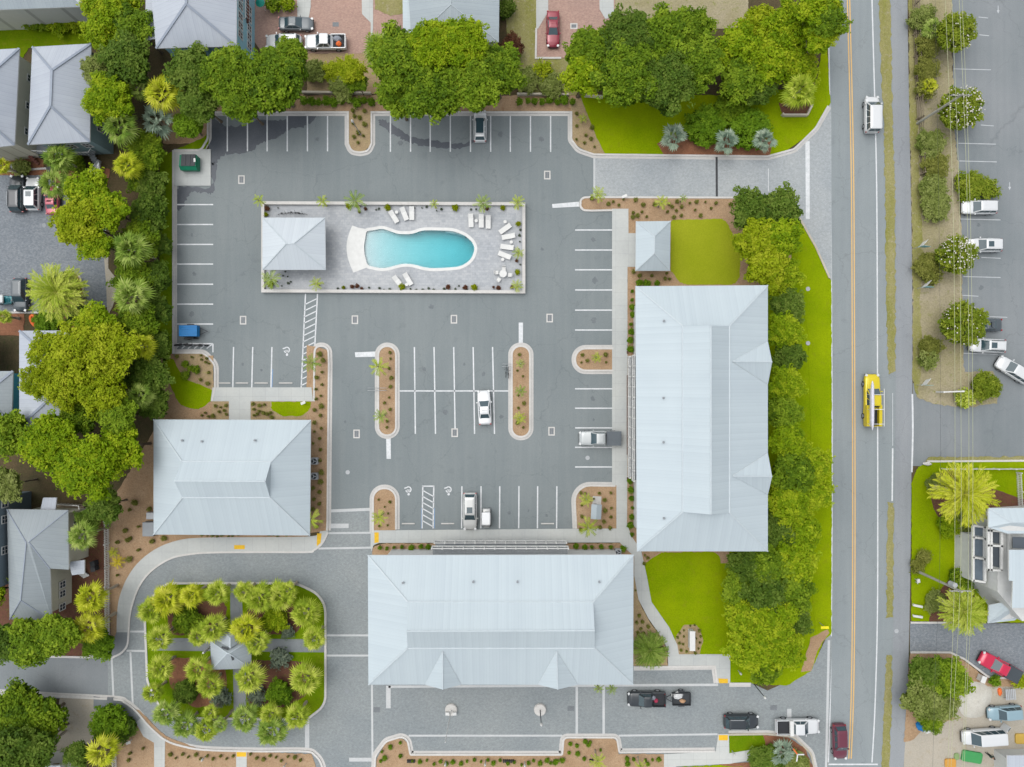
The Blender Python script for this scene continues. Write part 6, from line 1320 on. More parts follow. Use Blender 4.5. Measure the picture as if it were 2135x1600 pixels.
    if rails:
        for s in (1, -1): g = MB(); g.beam((-0.72 * h, s * Wd * 0.33, zt + 0.03), (0.05 * h, s * Wd * 0.33, zt + 0.03), 0.05, 0.05); g.build('roof_rail', M['ltgrey'] if mat in ('black', 'darkgrey', 'lightblue') else M['blackpl'], root)
    return root
car('sedan', 617, 50, 0, 'grey', 'dark grey sedan on the pink brick court above two white vehicles', 4.75, 1.85, sunroof=True)
car('suv', 592, 88, 180, 'white', 'white suv with dark roof rails half under the oak beside the white pickup', 4.9, 1.95, rails=True)
o = car('pickup', 679, 89, 180, 'white', 'white pickup on the brick court with orange and grey things in its bed', 5.7, 2.0)
def lump(name, loc, size, mat, label, cat, seed=0, n=9):
    rnd = random.Random(seed); mb = MB(); rows = []
    for i in range(5):
        t = i / 4; rr = math.sqrt(max(0.02, 1 - t * t)); rows.append([(size[0] * rr * cos(2 * pi * k / n) * rnd.uniform(.8, 1.15), size[1] * rr * sin(2 * pi * k / n) * rnd.uniform(.8, 1.15), size[2] * t) for k in range(n)])
    mb.grid(rows, close=True, smooth=False); mb.fan(rows[-1]); o = mb.build(name, mat, None, loc); return tag(o, label, cat)
c_or = plain('orange_cloth', C(244, 120, 56), 0.7); c_gr = plain('grey_cloth', C(150, 156, 166), 0.8)
q = P(706, 91, 1); lump('orange_bag', (q.x, q.y, 0.86), (0.4, 0.4, 0.4), c_or, 'orange bundle in the bed of the white pickup', 'bag', 1)
q = P(702, 80, 1); lump('grey_bag', (q.x, q.y, 0.86), (0.6, 0.4, 0.35), c_gr, 'grey bundle in the bed of the white pickup', 'bag', 2)
car('sedan', 1153, 61, 270, 'red', 'dark red sedan on the right brick drive, nose down', 4.9, 1.85)
car('suv', 1001, 264, 90, 'white', 'white suv with long black sunroof parked in the top bays', 4.3, 1.82, sunroof='big')
car('sedan', 1010, 850, 93, 'white', 'white sedan parked in the middle bays of the car park', 4.75, 1.86)
car('suv', 980, 1066, 270, 'silver', 'silver beige suv in the bottom bays beside the white buggy', 5.1, 1.95, rails=False, sunroof=True)
car('pickup', 1251, 914, 180, 'khaki', 'pale grey pickup with dark bed cover backed onto the pavement', 5.8, 2.05, cover=plain('dark_bed_cover', C(104, 112, 118), 0.6))
car('van', 1817, 240, 90, 'white', 'white van driving up the main road at the top', 5.0, 2.0, name='moving_van')
car('suv', 1750, 1546, 272, 'maroon', 'maroon suv driving down the main road at the bottom', 4.8, 1.92, name='moving_suv')
car('suv', 1545, 1504, 0, 'black', 'black suv leaving the paved exit lane', 4.75, 1.95, rails=True)
o = car('pickup', 1662, 1514, 1, 'white', 'white pickup with a toolbox across its black bed at the road exit', 6.0, 2.05)
g = MB(); g.box((-1.0, 0, 1.28), (0.5, 2.05, 0.35)); g.build('toolbox', M['trim'], o)
o = car('pickup', 1348, 1457, 180, 'black', 'black pickup towing a loaded trailer on the paved street', 5.2, 2.0)
for x, y, s_, mt, lb in ((1368, 1462, 0.3, plain('red_cloth', C(180, 60, 90), 0.8), 'red bag in the bed of the black pickup'), (1362, 1456, 0.35, c_gr, 'grey bag in the bed of the black pickup')):
    q = P(x, y, 1); lump('cargo_bag', (q.x, q.y, 0.85), (s_, s_, 0.35), mt, lb, 'bag', int(x))
car('suv', 2041, 433, 180, 'white', 'white suv with greenish windshield in the right car park', 4.7, 1.9)
car('suv', 2052, 512, 180, 'white', 'white car with small dark sunroof under the flowering tree', 4.6, 1.88, sunroof=True)
car('sedan', 2054, 678, 180, 'darkgrey', 'dark car mostly hidden under the large round tree', 4.4, 1.8)
car('suv', 2058, 721, 178, 'white', 'white suv with sunroof and rails above the crooked white one', 4.8, 1.92, sunroof=True, rails=True)
car('suv', 2112, 772, 148, 'white', 'white suv standing askew at the right edge', 5.0, 1.95)
car('pickup', 2083, 1390, 152, 'crimson', 'crimson pickup with black bed cover on the paved drive', 5.9, 2.0, cover=plain('black_tonneau', C(70, 78, 84), 0.6))
car('suv', 2094, 1486, 185, 'lightblue', 'pale blue hatchback on the sand yard', 4.6, 1.85)
o = car('van', 2048, 1535, 184, 'white', 'white passenger van with its rear door open on the sand yard', 5.6, 2.0)
g = MB(); g.box((-2.95, -1.2, 1.15), (0.08, 0.9, 1.3), -0.7); d_ = g.build('rear_door', PT['white'], o); g = MB(); g.box((-3.0, -1.24, 1.6), (0.06, 0.6, 0.5), -0.7); g.build('side_window', M['carglass'], d_)
car('suv', 37, 405, 90, 'black', 'large black suv at the left edge of the paved court', 5.1, 2.05, rails=True)
car('suv', 70, 405, 90, 'white', 'white jeep like car with black roof panel beside the black suv', 4.5, 1.9, sunroof=True)
car('sedan', 110, 418, 90, 'pink', 'small faded red car beside the white one under the palm', 4.0, 1.75)
car('suv', 44, 615, 270, 'darkgrey', 'dark suv with pale hood at the lower end of the paved court', 4.6, 1.9)
# yellow work truck with a long white kayak on its rack
o = car('pickup', 1817, 835, 90, 'yellow', 'yellow work truck with ladder rack driving on the main road', 7.2, 2.15, name='work_truck', cat='truck')
for s, mt in ((1, 'yellow'), (-1, 'yellow')):
    g = MB(); g.box((-2.1, s * 0.85, 1.25), (2.9, 0.42, 0.5)); g.build('side_locker', PT[mt], o)
for s in (1, -1): g = MB(); g.beam((-3.5, s * 0.95, 2.15), (1.6, s * 0.95, 2.15), 0.07, 0.07); g.build('rack_rail', M['trim'], o)
for x in (-3.2, -1.2, 0.8):
    g = MB(); g.beam((x, -0.95, 2.1), (x, 0.95, 2.1), 0.07, 0.07); g.build('rack_bar', M['trim'], o)
    for s in (1, -1): g = MB(); g.beam((x, s * 0.95, 1.2), (x, s * 0.95, 2.1), 0.06, 0.06); g.build('rack_post', M['trim'], o)
q = P(1819, 842, 2.4); g = MB(); g.tube([(-3.6, 0, 0.0), (-3.2, 0, 0), (-2.4, 0, 0), (0, 0, 0), (2.4, 0, 0), (2.9, 0, 0), (3.1, 0, 0)], [0.03, 0.14, 0.22, 0.24, 0.2, 0.1, 0.02], 10)
k_ = g.build('kayak', plain('pale_lilac_hull', C(222, 222, 234), 0.35), None, (q.x, q.y, 2.42), R(90)); tag(k_, 'long white pointed kayak carried on the yellow truck', 'kayak')
# trailer with its load
def trailer(px, py, ang, L, Wd, label, mat, loc_z=0.62, sidesh=0.4):
    p = P(px, py, 0.6); r = empty('cargo_trailer', (p.x, p.y, 0.03), R(ang), label, 'trailer')
    g = MB(); g.box((0, 0, loc_z), (L, Wd, 0.08)); g.build('deck', M['dark'], r)
    for s in (1, -1): g = MB(); g.box((0, s * (Wd / 2 - 0.03), loc_z + sidesh / 2), (L, 0.06, sidesh)); g.build('side_wall', mat, r); wheel(r, 0.0, s * (Wd / 2 + 0.12), 0.32, 0.2); f = MB(); f.box((0, s * (Wd / 2 + 0.13), 0.72), (0.9, 0.26, 0.05)); f.build('fender', M['dark'], r)
    for s in (1, -1): g = MB(); g.box((s * (L / 2 - 0.03), 0, loc_z + sidesh / 2), (0.06, Wd - 0.14, sidesh)); g.build('end_wall', mat, r)
    g = MB(); g.beam((L / 2, Wd * 0.3, loc_z - .08), (L / 2 + 1.0, 0, loc_z - .12), 0.08, 0.08); g.beam((L / 2, -Wd * 0.3, loc_z - .08), (L / 2 + 1.0, 0, loc_z - .12), 0.08, 0.08); g.build('drawbar', M['dark'], r)
    return r
trailer(1420, 1456, 180, 2.5, 1.7, 'open trailer loaded with white and tan things behind the black pickup', M['dark'])
q = P(1414, 1452, 1); lump('white_sack', (q.x, q.y, 0.66), (0.8, 0.5, 0.5), plain('white_sacking', C(218, 220, 220), 0.8), 'big white sack on the open trailer', 'sack', 5)
q = P(1424, 1464, 1); lump('tan_sack', (q.x, q.y, 0.66), (0.45, 0.3, 0.4), plain('tan_sacking', C(196, 156, 120), 0.8), 'tan sack on the open trailer', 'sack', 6)
bl = plain('bright_blue_sheet', C(14, 122, 190), 0.5, var=0.1)
t_ = trailer(398, 691, 0, 2.4, 1.5, 'bright blue box trailer parked in the left bays above the motorcycles', bl, 0.5, 0.9)
g = MB(); 
for i in range(5): g.box((0, -0.6 + i * 0.3, 1.44 + 0.01 * (i % 2)), (2.46, 0.28, 0.06))
g.build('lid', bl, t_)
# motorcycles
def motorbike(px, py, ang, label, group=None):
    p = P(px, py, 0.6); r = empty('motorcycle', (p.x, p.y, 0.03), R(ang), label, 'motorcycle', group)
    for x in (-0.62, 0.68): g = MB(); g.tube([(0, -0.07, 0), (0, 0.07, 0)], 0.31, 16); g.build('wheel', M['tyre'], r, (x, 0, 0.31))
    g = MB(); g.tube([(-0.45, 0, 0.55), (-0.1, 0, 0.5), (0.25, 0, 0.6)], [0.12, 0.2, 0.12], 8); g.build('engine', M['dark'], r)
    g = MB(); g.tube([(0.0, 0, 0.8), (0.2, 0, 0.86), (0.42, 0, 0.84)], [0.12, 0.17, 0.08], 8); g.build('tank', M['blackpl'], r)
    g = MB(); g.box((-0.35, 0, 0.78), (0.62, 0.24, 0.1)); g.build('seat', M['blackpl'], r)
    g = MB(); g.tube([(0.35, 0.36, 0.98), (0.48, 0.12, 1.0), (0.48, -0.12, 1.0), (0.35, -0.36, 0.98)], 0.025, 6); g.tube([(0.68, 0, 0.31), (0.46, 0, 1.0)], 0.04, 6); g.build('handlebar', M['dark'], r)
    return r
motorbike(375, 719, 8, 'black motorcycle on the striped strip, next to the left kerb'); motorbike(397, 720, 4, 'black motorcycle on the striped strip, middle one'); motorbike(418, 720, 0, 'black motorcycle on the striped strip, furthest from the kerb'); motorbike(396, 706, 2, 'dark motorcycle standing between the blue trailer and the striped strip')
# golf carts
def cart(px, py, ang, rmat, bmat, label, canopy=True):
    p = P(px, py, 1.0); r = empty('golf_cart', (p.x, p.y, 0.03), R(ang), label, 'golf cart')
    body_shell(r, 2.6, 1.2, [(-1, 0.7), (-0.4, 0.75), (-0.3, 0.5), (0.35, 0.5), (0.45, 0.8), (1, 0.62)], [(-1, 0.9), (0, 1), (0.7, 0.95), (1, 0.7)], bmat, zb=0.25, n=16)
    for x in (-0.85, 0.85):
        for s in (1, -1): wheel(r, x, s * 0.52, 0.24, 0.2)
    g = MB(); g.box((-0.35, 0, 0.72), (0.5, 1.05, 0.14)); g.box((-0.62, 0, 0.98), (0.12, 1.05, 0.45)); g.build('seat', M['ltgrey'], r)
    g = MB(); g.box((1.05, 0, 0.62), (0.12, 1.1, 0.18)); g.build('bumper', M['dark'], r)
    if canopy:
        for x in (-0.85, 0.55):
            for s in (1, -1): g = MB(); g.beam((x + 0.1 * (x > 0), s * 0.5, 0.6), (x, s * 0.48, 1.86), 0.04, 0.04); g.build('post', M['dark'], r)
        ro_ = MB(); a_ = ringpts(-1.05, 0.75, 0.6, 1.86, 0.16); b_ = ringpts(-1.05, 0.75, 0.6, 1.9, 0.16); c_ = ringpts(-0.9, 0.6, 0.48, 1.95, 0.14); ro_.grid([a_, b_, c_], close=True); ro_.fan(c_); ro_.fan(a_, flip=True); ro_.build('canopy', rmat, r)
    return r
cart(1014, 1082, 270, PT['white'], PT['silver'], 'small white roofed golf cart beside the silver beige suv')
cart(6, 625, 0, PT['khaki'], PT['teal'], 'teal golf cart cut by the left edge of the paved court')

# ---------------------------------------------------------------- small things
def slat_chair(px, py, ang, label, nm='sun_lounger', L=1.9, Wd=0.68, group='sun loungers on the pool deck'):
    p = P(px, py, 0.3); r = empty(nm, (p.x, p.y, 0.155), R(ang), label, 'sun lounger', group)
    g = MB(); g.box((-0.3, 0, 0.32), (L * 0.64, Wd, 0.07)); g.build('seat', M['trim'], r)
    g = MB(); g.beam((0.3, 0, 0.33), (0.93, 0, 0.52), Wd, 0.07); g.build('backrest', M['trim'], r)
    for x in (-0.8, 0.7):
        for s in (1, -1): g = MB(); g.box((x, s * (Wd / 2 - .05), 0.15), (0.06, 0.06, 0.3)); g.build('leg', M['ltgrey'], r)
    return r
for x, y, a, l in [(821.5, 453, 122, 'white sun lounger, left one of the three above the shallow pool'), (843.5, 447, 112, 'white sun lounger, middle one above the pool waist'), (859, 446, 90, 'upright white sun lounger, right one above the pool waist'), (982, 461, 92, 'white sun lounger left of the side table above the deep pool'),
                  (1003.5, 462, 90, 'white sun lounger right of the side table above the deep pool'), (1018, 464, 90, 'white sun lounger, last of the three above the deep pool'), (1053, 478, 35, 'white sun lounger at the upper right, tilted up'), (1060, 494, 10, 'white sun lounger at the right, second from the top'),
                  (1057, 516, -8, 'white sun lounger at the right, third from the top'), (1052, 533, -22, 'white sun lounger at the right, lowest'), (830, 588, 128, 'white sun lounger below the pool, left one'), (851, 583, 120, 'white sun lounger below the pool, right one')]: slat_chair(x, y, a, l)
def rtable(px, py, r_, z, label, nm='side_table'):
    p = P(px, py, z); t = empty(nm, (p.x, p.y, 0.155), 0, label, 'table'); g = MB(); g.tube([(0, 0, z - .04), (0, 0, z)], r_, 16); g.build('table_top', M['trim'], t)
    g = MB(); g.tube([(0, 0, 0), (0, 0, z - .04)], 0.05, 8); g.build('leg', M['ltgrey'], t); return t
for x, y, l in [(827, 443, 'small round white table between two loungers above the pool'), (993, 461, 'small round white table between loungers above the deep pool'), (1053, 463, 'small round white table above the tilted up lounger'), (1066, 505.5, 'small round white table between the right hand loungers'), (1048, 541.5, 'small round white table below the lowest right lounger'), (848, 594, 'small round white table at the feet of the lower loungers')]: rtable(x, y, 0.23, 0.45, l)
rtable(1049, 571, 0.52, 0.72, 'large round white table with four chairs at the right end of the deck', 'dining_table')
def chair(px, py, ang, label, mat='trim', group=None, nm='chair'):
    p = P(px, py, 0.4); r = empty(nm, (p.x, p.y, 0.155), R(ang), label, 'chair', group)
    g = MB(); g.box((0, 0, 0.44), (0.5, 0.5, 0.05)); g.build('seat', M[mat], r); g = MB(); g.beam((-0.24, 0, 0.46), (-0.34, 0, 0.86), 0.5, 0.05); g.build('backrest', M[mat], r)
    for x in (-.2, .2):
        for s in (1, -1): g = MB(); g.box((x, s * .2, 0.22), (0.05, 0.05, 0.44)); g.build('leg', M[mat], r)
for x, y, a, l in [(1050.5, 561, 270, 'white chair above the large round table'), (1035.5, 569, 0, 'white chair left of the large round table'), (1063, 574, 180, 'white chair right of the large round table'), (1040, 584, 60, 'white chair below the large round table')]: chair(x, y, a, l, group='chairs round the large table')
# parking lot furniture
for x0, x1, y, l in [(455, 481, 799, 'concrete wheel stop in the first lower left bay'), (492, 518, 799, 'concrete wheel stop in the second lower left bay'), (531, 559, 799, 'concrete wheel stop in the third lower left bay'), (582, 610, 799, 'concrete wheel stop in the upper wheelchair bay'),
                     (838, 865, 1092, 'concrete wheel stop in the left lower wheelchair bay'), (920, 947, 1092, 'concrete wheel stop in the right lower wheelchair bay'), (1128, 1155, 1092, 'concrete wheel stop in the last lower bay')]:
    g = MB(); a = XY(x0, y); b = XY(x1, y); prof = [(-0.09, 0), (-0.06, 0.13), (0.06, 0.13), (0.09, 0)]
    g.grid([[(X, a[1] + u, v) for u, v in prof] for X in (a[0], a[0] + .05, b[0] - .05, b[0])], smooth=False); g.face([(a[0], a[1] + u, v) for u, v in prof]); g.face([(b[0], b[1] + u, v) for u, v in prof[::-1]])
    o = g.build('wheel_stop', M['kerb'], None, (0, 0, Z1)); tag(o, l, 'wheel stop', 'wheel stops of the parking bays')
def drain(px, py, wpx, hpx, label, frame=True, z=Z1, bars=2):
    a = XY(px, py); w_, h_ = wpx / 15, hpx / 15; r = empty('drain_grate', (a[0], a[1], z), 0, label, 'drain')
    g = MB()
    if frame:
        f = 0.16
        for s in (1, -1): g.box((s * (w_ / 2 - f / 2), 0, 0.012), (f, h_, 0.02)); g.box((0, s * (h_ / 2 - f / 2), 0.0122), (w_ - 2 * f, f, 0.02))
        g.build('frame', M['kerb'], r); w_ -= 2 * f; h_ -= 2 * f
    g = MB(); g.box((0, 0, 0.006), (w_, h_, 0.01)); g.build('pit', M['dark'], r)
    g = MB(); n = 7
    for i in range(n): g.box((-w_ / 2 + w_ * (i + .5) / n, 0, 0.014), (w_ / n * 0.6, h_, 0.012))
    g.box((0, 0, 0.018), (0.07, h_, 0.014)); g.build('grate', M['grey'], r)
for x, y, l in [(503.5, 375, 'framed drain below the top left bays'), (1141, 365.5, 'framed drain near the start of the entrance drive'), (507, 668, 'framed drain left of the striped crossing'), (740, 667, 'framed drain below the pool beach'), (946.5, 666, 'framed drain below the deep pool'), (1146, 663.5, 'framed drain right of the right stop bar'), (743.5, 905, 'framed drain left of the foot of the left oval island'), (948, 902.5, 'framed drain at the end of a middle bay line'), (1150, 899.5, 'framed drain right of the foot of the right oval island')]:
    drain(x, y, 13.5, 18, l)
for x, y, w_, h_, l in [(785.5, 1480, 14, 11, 'dark grate left of the flagpole on the paved street'), (1190.5, 1477.5, 14, 10, 'dark grate near the twin pale bands on the street'), (1613, 1475.5, 14, 10, 'dark grate beside the lamp near the road exit'), (700, 51.5, 13, 9, 'grate in the middle of the left brick court'), (1196.5, 55, 15, 12, 'framed grate on the right brick drive'), (218, 1372, 13, 8, 'dark kerb inlet at the upper corner of the side street'), (231, 1457, 13, 8, 'dark kerb inlet at the lower corner of the side street')]:
    drain(x, y, w_, h_, l, frame=('framed' in l), z=0.17 if 'inlet' in l else Z2)
td = MB(); strip(td, W([(1494, 328), (1494.5, 411)]), 0.3, Z2, Z2 + 0.012); o = td.build('trench_drain', M['iron']); tag(o, 'long dark trench drain across the entrance drive', 'drain')
for x, y, z, l in [(725, 985, Z1, 'round pale manhole near the long mulch strip'), (723, 1441, Z2, 'round manhole on the paved street right of the loop garden'), (1225, 955, Z1, 'round pale cover in the bay below the grey pickup'), (92, 470, Z2, 'small round cover on the grey paved court'), (1684, 603, ZG, 'round pale cover in the verge by the yellow green trees'), (1684, 716, ZG, 'round pale cover in the verge level with the lodge'), (1869, 1316, 0.03, 'pale patch cover on the cycle path')]:
    a = XY(x, y); g = MB(); g.tube([(0, 0, 0), (0, 0, .014)], 0.3, 16); o = g.build('manhole_cover', M['ltgrey'] if 'pale' in l else M['grey'], None, (a[0], a[1], z)); tag(o, l, 'manhole cover')
# dumpster
p = P(393, 339, 1.2); r = empty('dumpster', (p.x, p.y, ZS), 0, 'green dumpster with dark sloping lids on the concrete pad', 'dumpster'); gm = plain('dumpster_green', C(22, 130, 96), 0.5, var=0.1)
g = MB(); xs = (-1.15, 1.15); prof = [(-0.95, 0.1), (-1.05, 1.0), (-0.6, 1.45), (1.0, 1.2), (0.85, 0.1)]
for x in xs: g.face([(x, y, z) for y, z in (prof if x > 0 else prof[::-1])])
for i in range(5): a, b = prof[i], prof[(i + 1) % 5]; g.face([(xs[0], *a), (xs[0], *b), (xs[1], *b), (xs[1], *a)][::-1])
g.build('body', gm, r)
for k in (-1, 0, 1): g = MB(); g.beam((0.10 + k * 0.66, -0.62, 1.50), (0.10 + k * 0.66, 1.05, 1.26), 0.62, 0.05); g.build('lid', M['dark'], r)
for s in (1, -1): g = MB(); g.box((s * 1.2, 0, 0.9), (0.1, 1.2, 0.14)); g.build('fork_pocket', gm, r)
g = MB(); g.box((1.0, 0.2, 1.45), (0.25, 0.5, 0.06)); g.build('notice', M['trim'], r)
# air conditioners
def acunit(px, py, w_, d_, h_, label, fan=True, ang=0, nm='air_conditioner', mat='ltgrey'):
    p = P(px, py, h_); r = empty(nm, (p.x, p.y, 0.09), R(ang), label, nm.replace('_', ' ')); g = MB(); g.box((0, 0, h_ / 2), (w_, d_, h_)); g.build('case', M[mat], r)
    if fan:
        g = MB(); g.tube([(0, 0, h_), (0, 0, h_ + .03)], min(w_, d_) * .42, 16); fo = g.build('fan_guard', M['dark'], r)
        g = MB(); 
        for k in range(3): g.beam((0, 0, h_ + .04), (cos(k * 2.09) * w_ * .35, sin(k * 2.09) * w_ * .35, h_ + .04), 0.12, 0.02)
        g.build('blade', M['ltgrey'], fo)
    return r
acunit(655, 962, 0.9, 0.9, 0.8, 'air conditioner beside the left lodge, upper of two'); acunit(655, 993.5, 0.9, 0.9, 0.8, 'air conditioner beside the left lodge, lower of two')
acunit(313, 1076, 1.0, 0.9, 0.9, 'pale grey utility box at the left wall of the left lodge', False, nm='utility_box'); acunit(309, 1104, 1.5, 1.9, 1.1, 'large grey utility box at the lower left corner of the left lodge', False, nm='utility_box', mat='grey')
acunit(1289, 1152, 0.8, 0.8, 0.9, 'air conditioner at the top right corner of the wide lodge'); acunit(1022, 0, .1, .1, .1, 'x') if False else None
p = P(1243, 1067, 2.2); r = empty('mail_kiosk', (p.x, p.y, 0.1), R(-3), 'small grey roofed kiosk on the square bed', 'kiosk')
g = MB(); g.face([(-0.7, -1.0, 2.2), (0, -1.0, 2.5), (0, 1.0, 2.5), (-0.7, 1.0, 2.2)]); g.face([(0, -1.0, 2.5), (0.7, -1.0, 2.2), (0.7, 1.0, 2.2), (0, 1.0, 2.5)]); g.box((0, 0, 2.15), (1.36, 1.96, 0.06)); g.build('roof', M['roofg'], r)
g = MB(); g.box((0.0, -0.05, 0.85), (0.5, 1.5, 1.6)); g.build('mailboxes', M['ltgrey'], r)
g = MB(); g.box((0.3, 1.15, 0.02), (1.2, 1.2, 0.04)); g.build('slab', M['gutter'], r)
# monument sign
p = P(1443, 1336, 1.2); r = empty('monument_sign', (p.x, p.y, 0.1), R(90), 'white monument sign wall in the round bed of the lower lawn', 'sign')
g = MB(); g.box((0, 0, 0.6), (2.5, 0.55, 1.2)); g.build('base', M['wallw'], r); g = MB(); g.box((0, 0, 1.26), (2.7, 0.75, 0.14)); g.build('cap', M['trim'], r)
# street lamps and flagpole
def pole(px, py, h, rad, label, name, mat='dark', base=0.0, head=None, cat='pole', top=None):
    a = XY(px, py); r = empty(name, (a[0], a[1], 0.03), 0, label, cat)
    g = MB(); g.tube([(0, 0, 0), (0, 0, h)], [rad, rad * 0.7], 8); g.build('post', M[mat], r)
    if base: g = MB(); g.tube([(0, 0, 0), (0, 0, 0.25), (0, 0, 0.32)], [base, base, base * 0.85], 20); g.build('base', M['kerb'], r)
    if head: g = MB(); g.tube([(0, 0, h), (0, 0, h + .1), (0, 0, h + .45), (0, 0, h + .6)], [rad, head, head * 0.8, 0.03], 10); g.build('lantern', M['trim'], r)
    return r
pole(1126, 1479, 4.0, 0.08, 'black lamp post on a round pale base in the paved street', 'street_lamp', base=0.85, head=0.2, cat='street lamp')
r = pole(941, 1479, 8.8, 0.07, 'tall thin white flagpole on a round base in the paved street', 'flagpole', 'trim', base=0.85, cat='flagpole')
for s in (1, -1): g = MB(); g.box((s * 0.5, -0.35, 0.5), (0.5, 0.4, 0.35)); g.build('floodlight', M['trim'], r)
pole(1570, 1424, 4.2, 0.07, 'dark curved lamp post at the road exit beside the bright tree', 'street_lamp', head=0.18, cat='street lamp')
pole(753, 283, 5.0, 0.06, 'thin lamp post leaning over the planted tongue of the top bays', 'street_lamp', 'grey', head=0.18, cat='street lamp')
for x, y, l in [(930, 1586, 'white bollard lamp in the bottom bed, left one'), (1012, 1586, 'white bollard lamp in the bottom bed, middle one'), (1094, 1588, 'white bollard lamp in the bottom bed, right one'), (429, 1576, 'white round lamp in the mulch bed below the loop garden'), (597, 1591, 'white round lamp in the bottom bed left of the walk end'), (1539, 1398, 'small white lamp in the lawn beside the exit lane'), (1526, 1565, 'small white lamp in the lawn below the exit lane')]:
    pole(x, y, 0.8, 0.07, l, 'bollard_lamp', 'ltgrey', head=0.16, cat='lamp')
for x, y, w_, l in [(857, 1587, 17, 'black plant crates in the bottom bed, left group'), (1060, 1587, 24, 'black plant crates in the bottom bed, middle group'), (1233, 1586, 9, 'black plant crate in the bottom bed, right one')]:
    p = P(x, y, 0.2); r = empty('plant_crate', (p.x, p.y, 0.1), 0, l, 'crate')
    n = max(2, int(w_ / 4))
    for i in range(n): g = MB(); g.box((-w_ / 30 + (i + .5) * w_ / 15 / n, 0, 0.15), (w_ / 15 / n * 0.8, 0.35, 0.3)); g.build('tray', M['blackpl'], r)
# bicycles on racks
def bicycle(px, py, ang, label, group=None):
    p = P(px, py, 0.5); r = empty('bicycle', (p.x, p.y, 0.03), R(ang), label, 'bicycle', group)
    for x in (-0.5, 0.52):
        g = MB(); ring = [(cos(t * pi / 9) * .33, 0, sin(t * pi / 9) * .33) for t in range(19)]; g.tube(ring, 0.025, 6, caps=False); g.build('wheel', M['tyre'], r, (x, 0, 0.35))
    g = MB(); g.tube([(-0.5, 0, .35), (-0.15, 0, .8), (0.38, 0, .82), (-0.05, 0, .35), (-0.5, 0, .35)], 0.025, 6); g.tube([(0.52, 0, .35), (0.36, 0, .95)], 0.022, 6); g.build('frame', M['dark'], r)
    g = MB(); g.tube([(0.25, .28, .98), (0.36, 0, .98), (0.25, -.28, .98)], 0.022, 6); g.build('handlebar', M['dark'], r); g = MB(); g.box((-.18, 0, .9), (.25, .14, .06)); g.build('saddle', M['blackpl'], r)
for x, y, a, l in [(1055, 775, 88, 'bicycle at the rack left of the right oval island, left one'), (1060, 777, 92, 'bicycle at the rack left of the right oval island, right one'), (592, 446, 5, 'bicycle leaning above the pool cabana, left one'), (612, 444, 0, 'bicycle leaning above the pool cabana, middle one'), (627, 446, -6, 'bicycle leaning above the pool cabana, right one')]: bicycle(x, y, a, l)
for x, y, l in [(1056, 765, 'metal bike rack beside the right oval island'), (778, 814.5, 'metal bike rack left of the left oval island'), (798, 814.5, 'metal bike rack on the left oval island kerb')]:
    a = XY(x, y); g = MB(); g.tube([(-0.6, 0, 0), (-0.6, 0, 0.8), (0.6, 0, 0.8), (0.6, 0, 0)], 0.03, 6); g.tube([(-0.6, .35, 0), (-0.6, .35, 0.8), (0.6, .35, 0.8), (0.6, .35, 0)], 0.03, 6); o = g.build('bike_rack', M['ltgrey'], None, (a[0], a[1], 0.02)); tag(o, l, 'bike rack')
# fences and walls
def fence(pts, h, label, mat='trim', gap=2.2, name='picket_fence', solid=False, rails=(0.3, 0.85), picket=0.14):
    r = empty(name, (*XY(*pts[0]), 0), 0, label, 'fence'); o0 = Vector((*XY(*pts[0]), 0)); V = [Vector((*XY(*q), 0)) - o0 for q in pts]
    rl_ = MB(); 
    for a, b in zip(V, V[1:]):
        for f in rails: rl_.beam(a + Vector((0, 0, h * f)), b + Vector((0, 0, h * f)), 0.06, 0.1)
        n = max(1, int((b - a).length / (picket * 1.7))); q = math.atan2((b - a).y, (b - a).x)
        if picket < 1:
            for i in range(n): c = a.lerp(b, (i + .5) / n); rl_.box((c.x, c.y, h * .5), (picket, 0.03, h), q)
        m = max(1, int((b - a).length / gap))
        for i in range(m + 1): c = a.lerp(b, i / m); g = MB(); g.box((c.x, c.y, h * .54), (0.14, 0.14, h * 1.08), q); g.build('post', M[mat], r)
    rl_.build('panel', M[mat], r); return r
fence([(228, 1084), (229, 1180), (230, 1335)], 1.3, 'long white picket fence right of the L shaped house'); fence([(241, 1540), (246, 1620)], 1.2, 'short white picket fence at the bottom beside the palm')
fence([(1962, 977), (2250, 977)], 1.2, 'white picket fence above the lawn of the modern house'); fence([(198, 1484), (215, 1486)], 1.0, 'short white fence behind the big clipped bush, left piece'); fence([(225, 1488), (242, 1489)], 1.0, 'short white fence behind the big clipped bush, right piece')
fence([(1903, -60), (1910, 120), (1914, 250), (1918, 365)], 1.3, 'long weathered wooden rail fence beside the cycle path', 'wood', 2.4, 'rail_fence', picket=2, rails=(0.3, 0.6, 0.95)); fence([(1897, -60), (1904, 120), (1909, 250)], 0.9, 'second weathered rail beside the cycle path', 'wood', 2.6, 'rail_fence', picket=2, rails=(0.5, 0.95))
fence([(2118, 985), (2122, 1062)], 1.1, 'white balcony like fence at the right edge of the lawn'); 
for pts, l in [([(632, 195.5), (775, 197.5)], 'low pale retaining wall above the left shrub row'), ([(1078, 199.5), (1185, 200.5)], 'low pale retaining wall above the right shrub row'), ([(1218, 202), (1256, 205)], 'short pale retaining wall at the top lawn'), ([(1628, 240), (1632, 243), (1680, 243), (1690, 222)], 'pale edging wall of the small palm bed')]:
    g = MB(); strip(g, W(pts), 0.25, 0, 0.7); o = g.build('retaining_wall', M['kerbtan']); tag(o, l, 'wall')
M['polewood'] = plain('grey_pole_wood', C(176, 176, 164), 0.9, var=0.12)
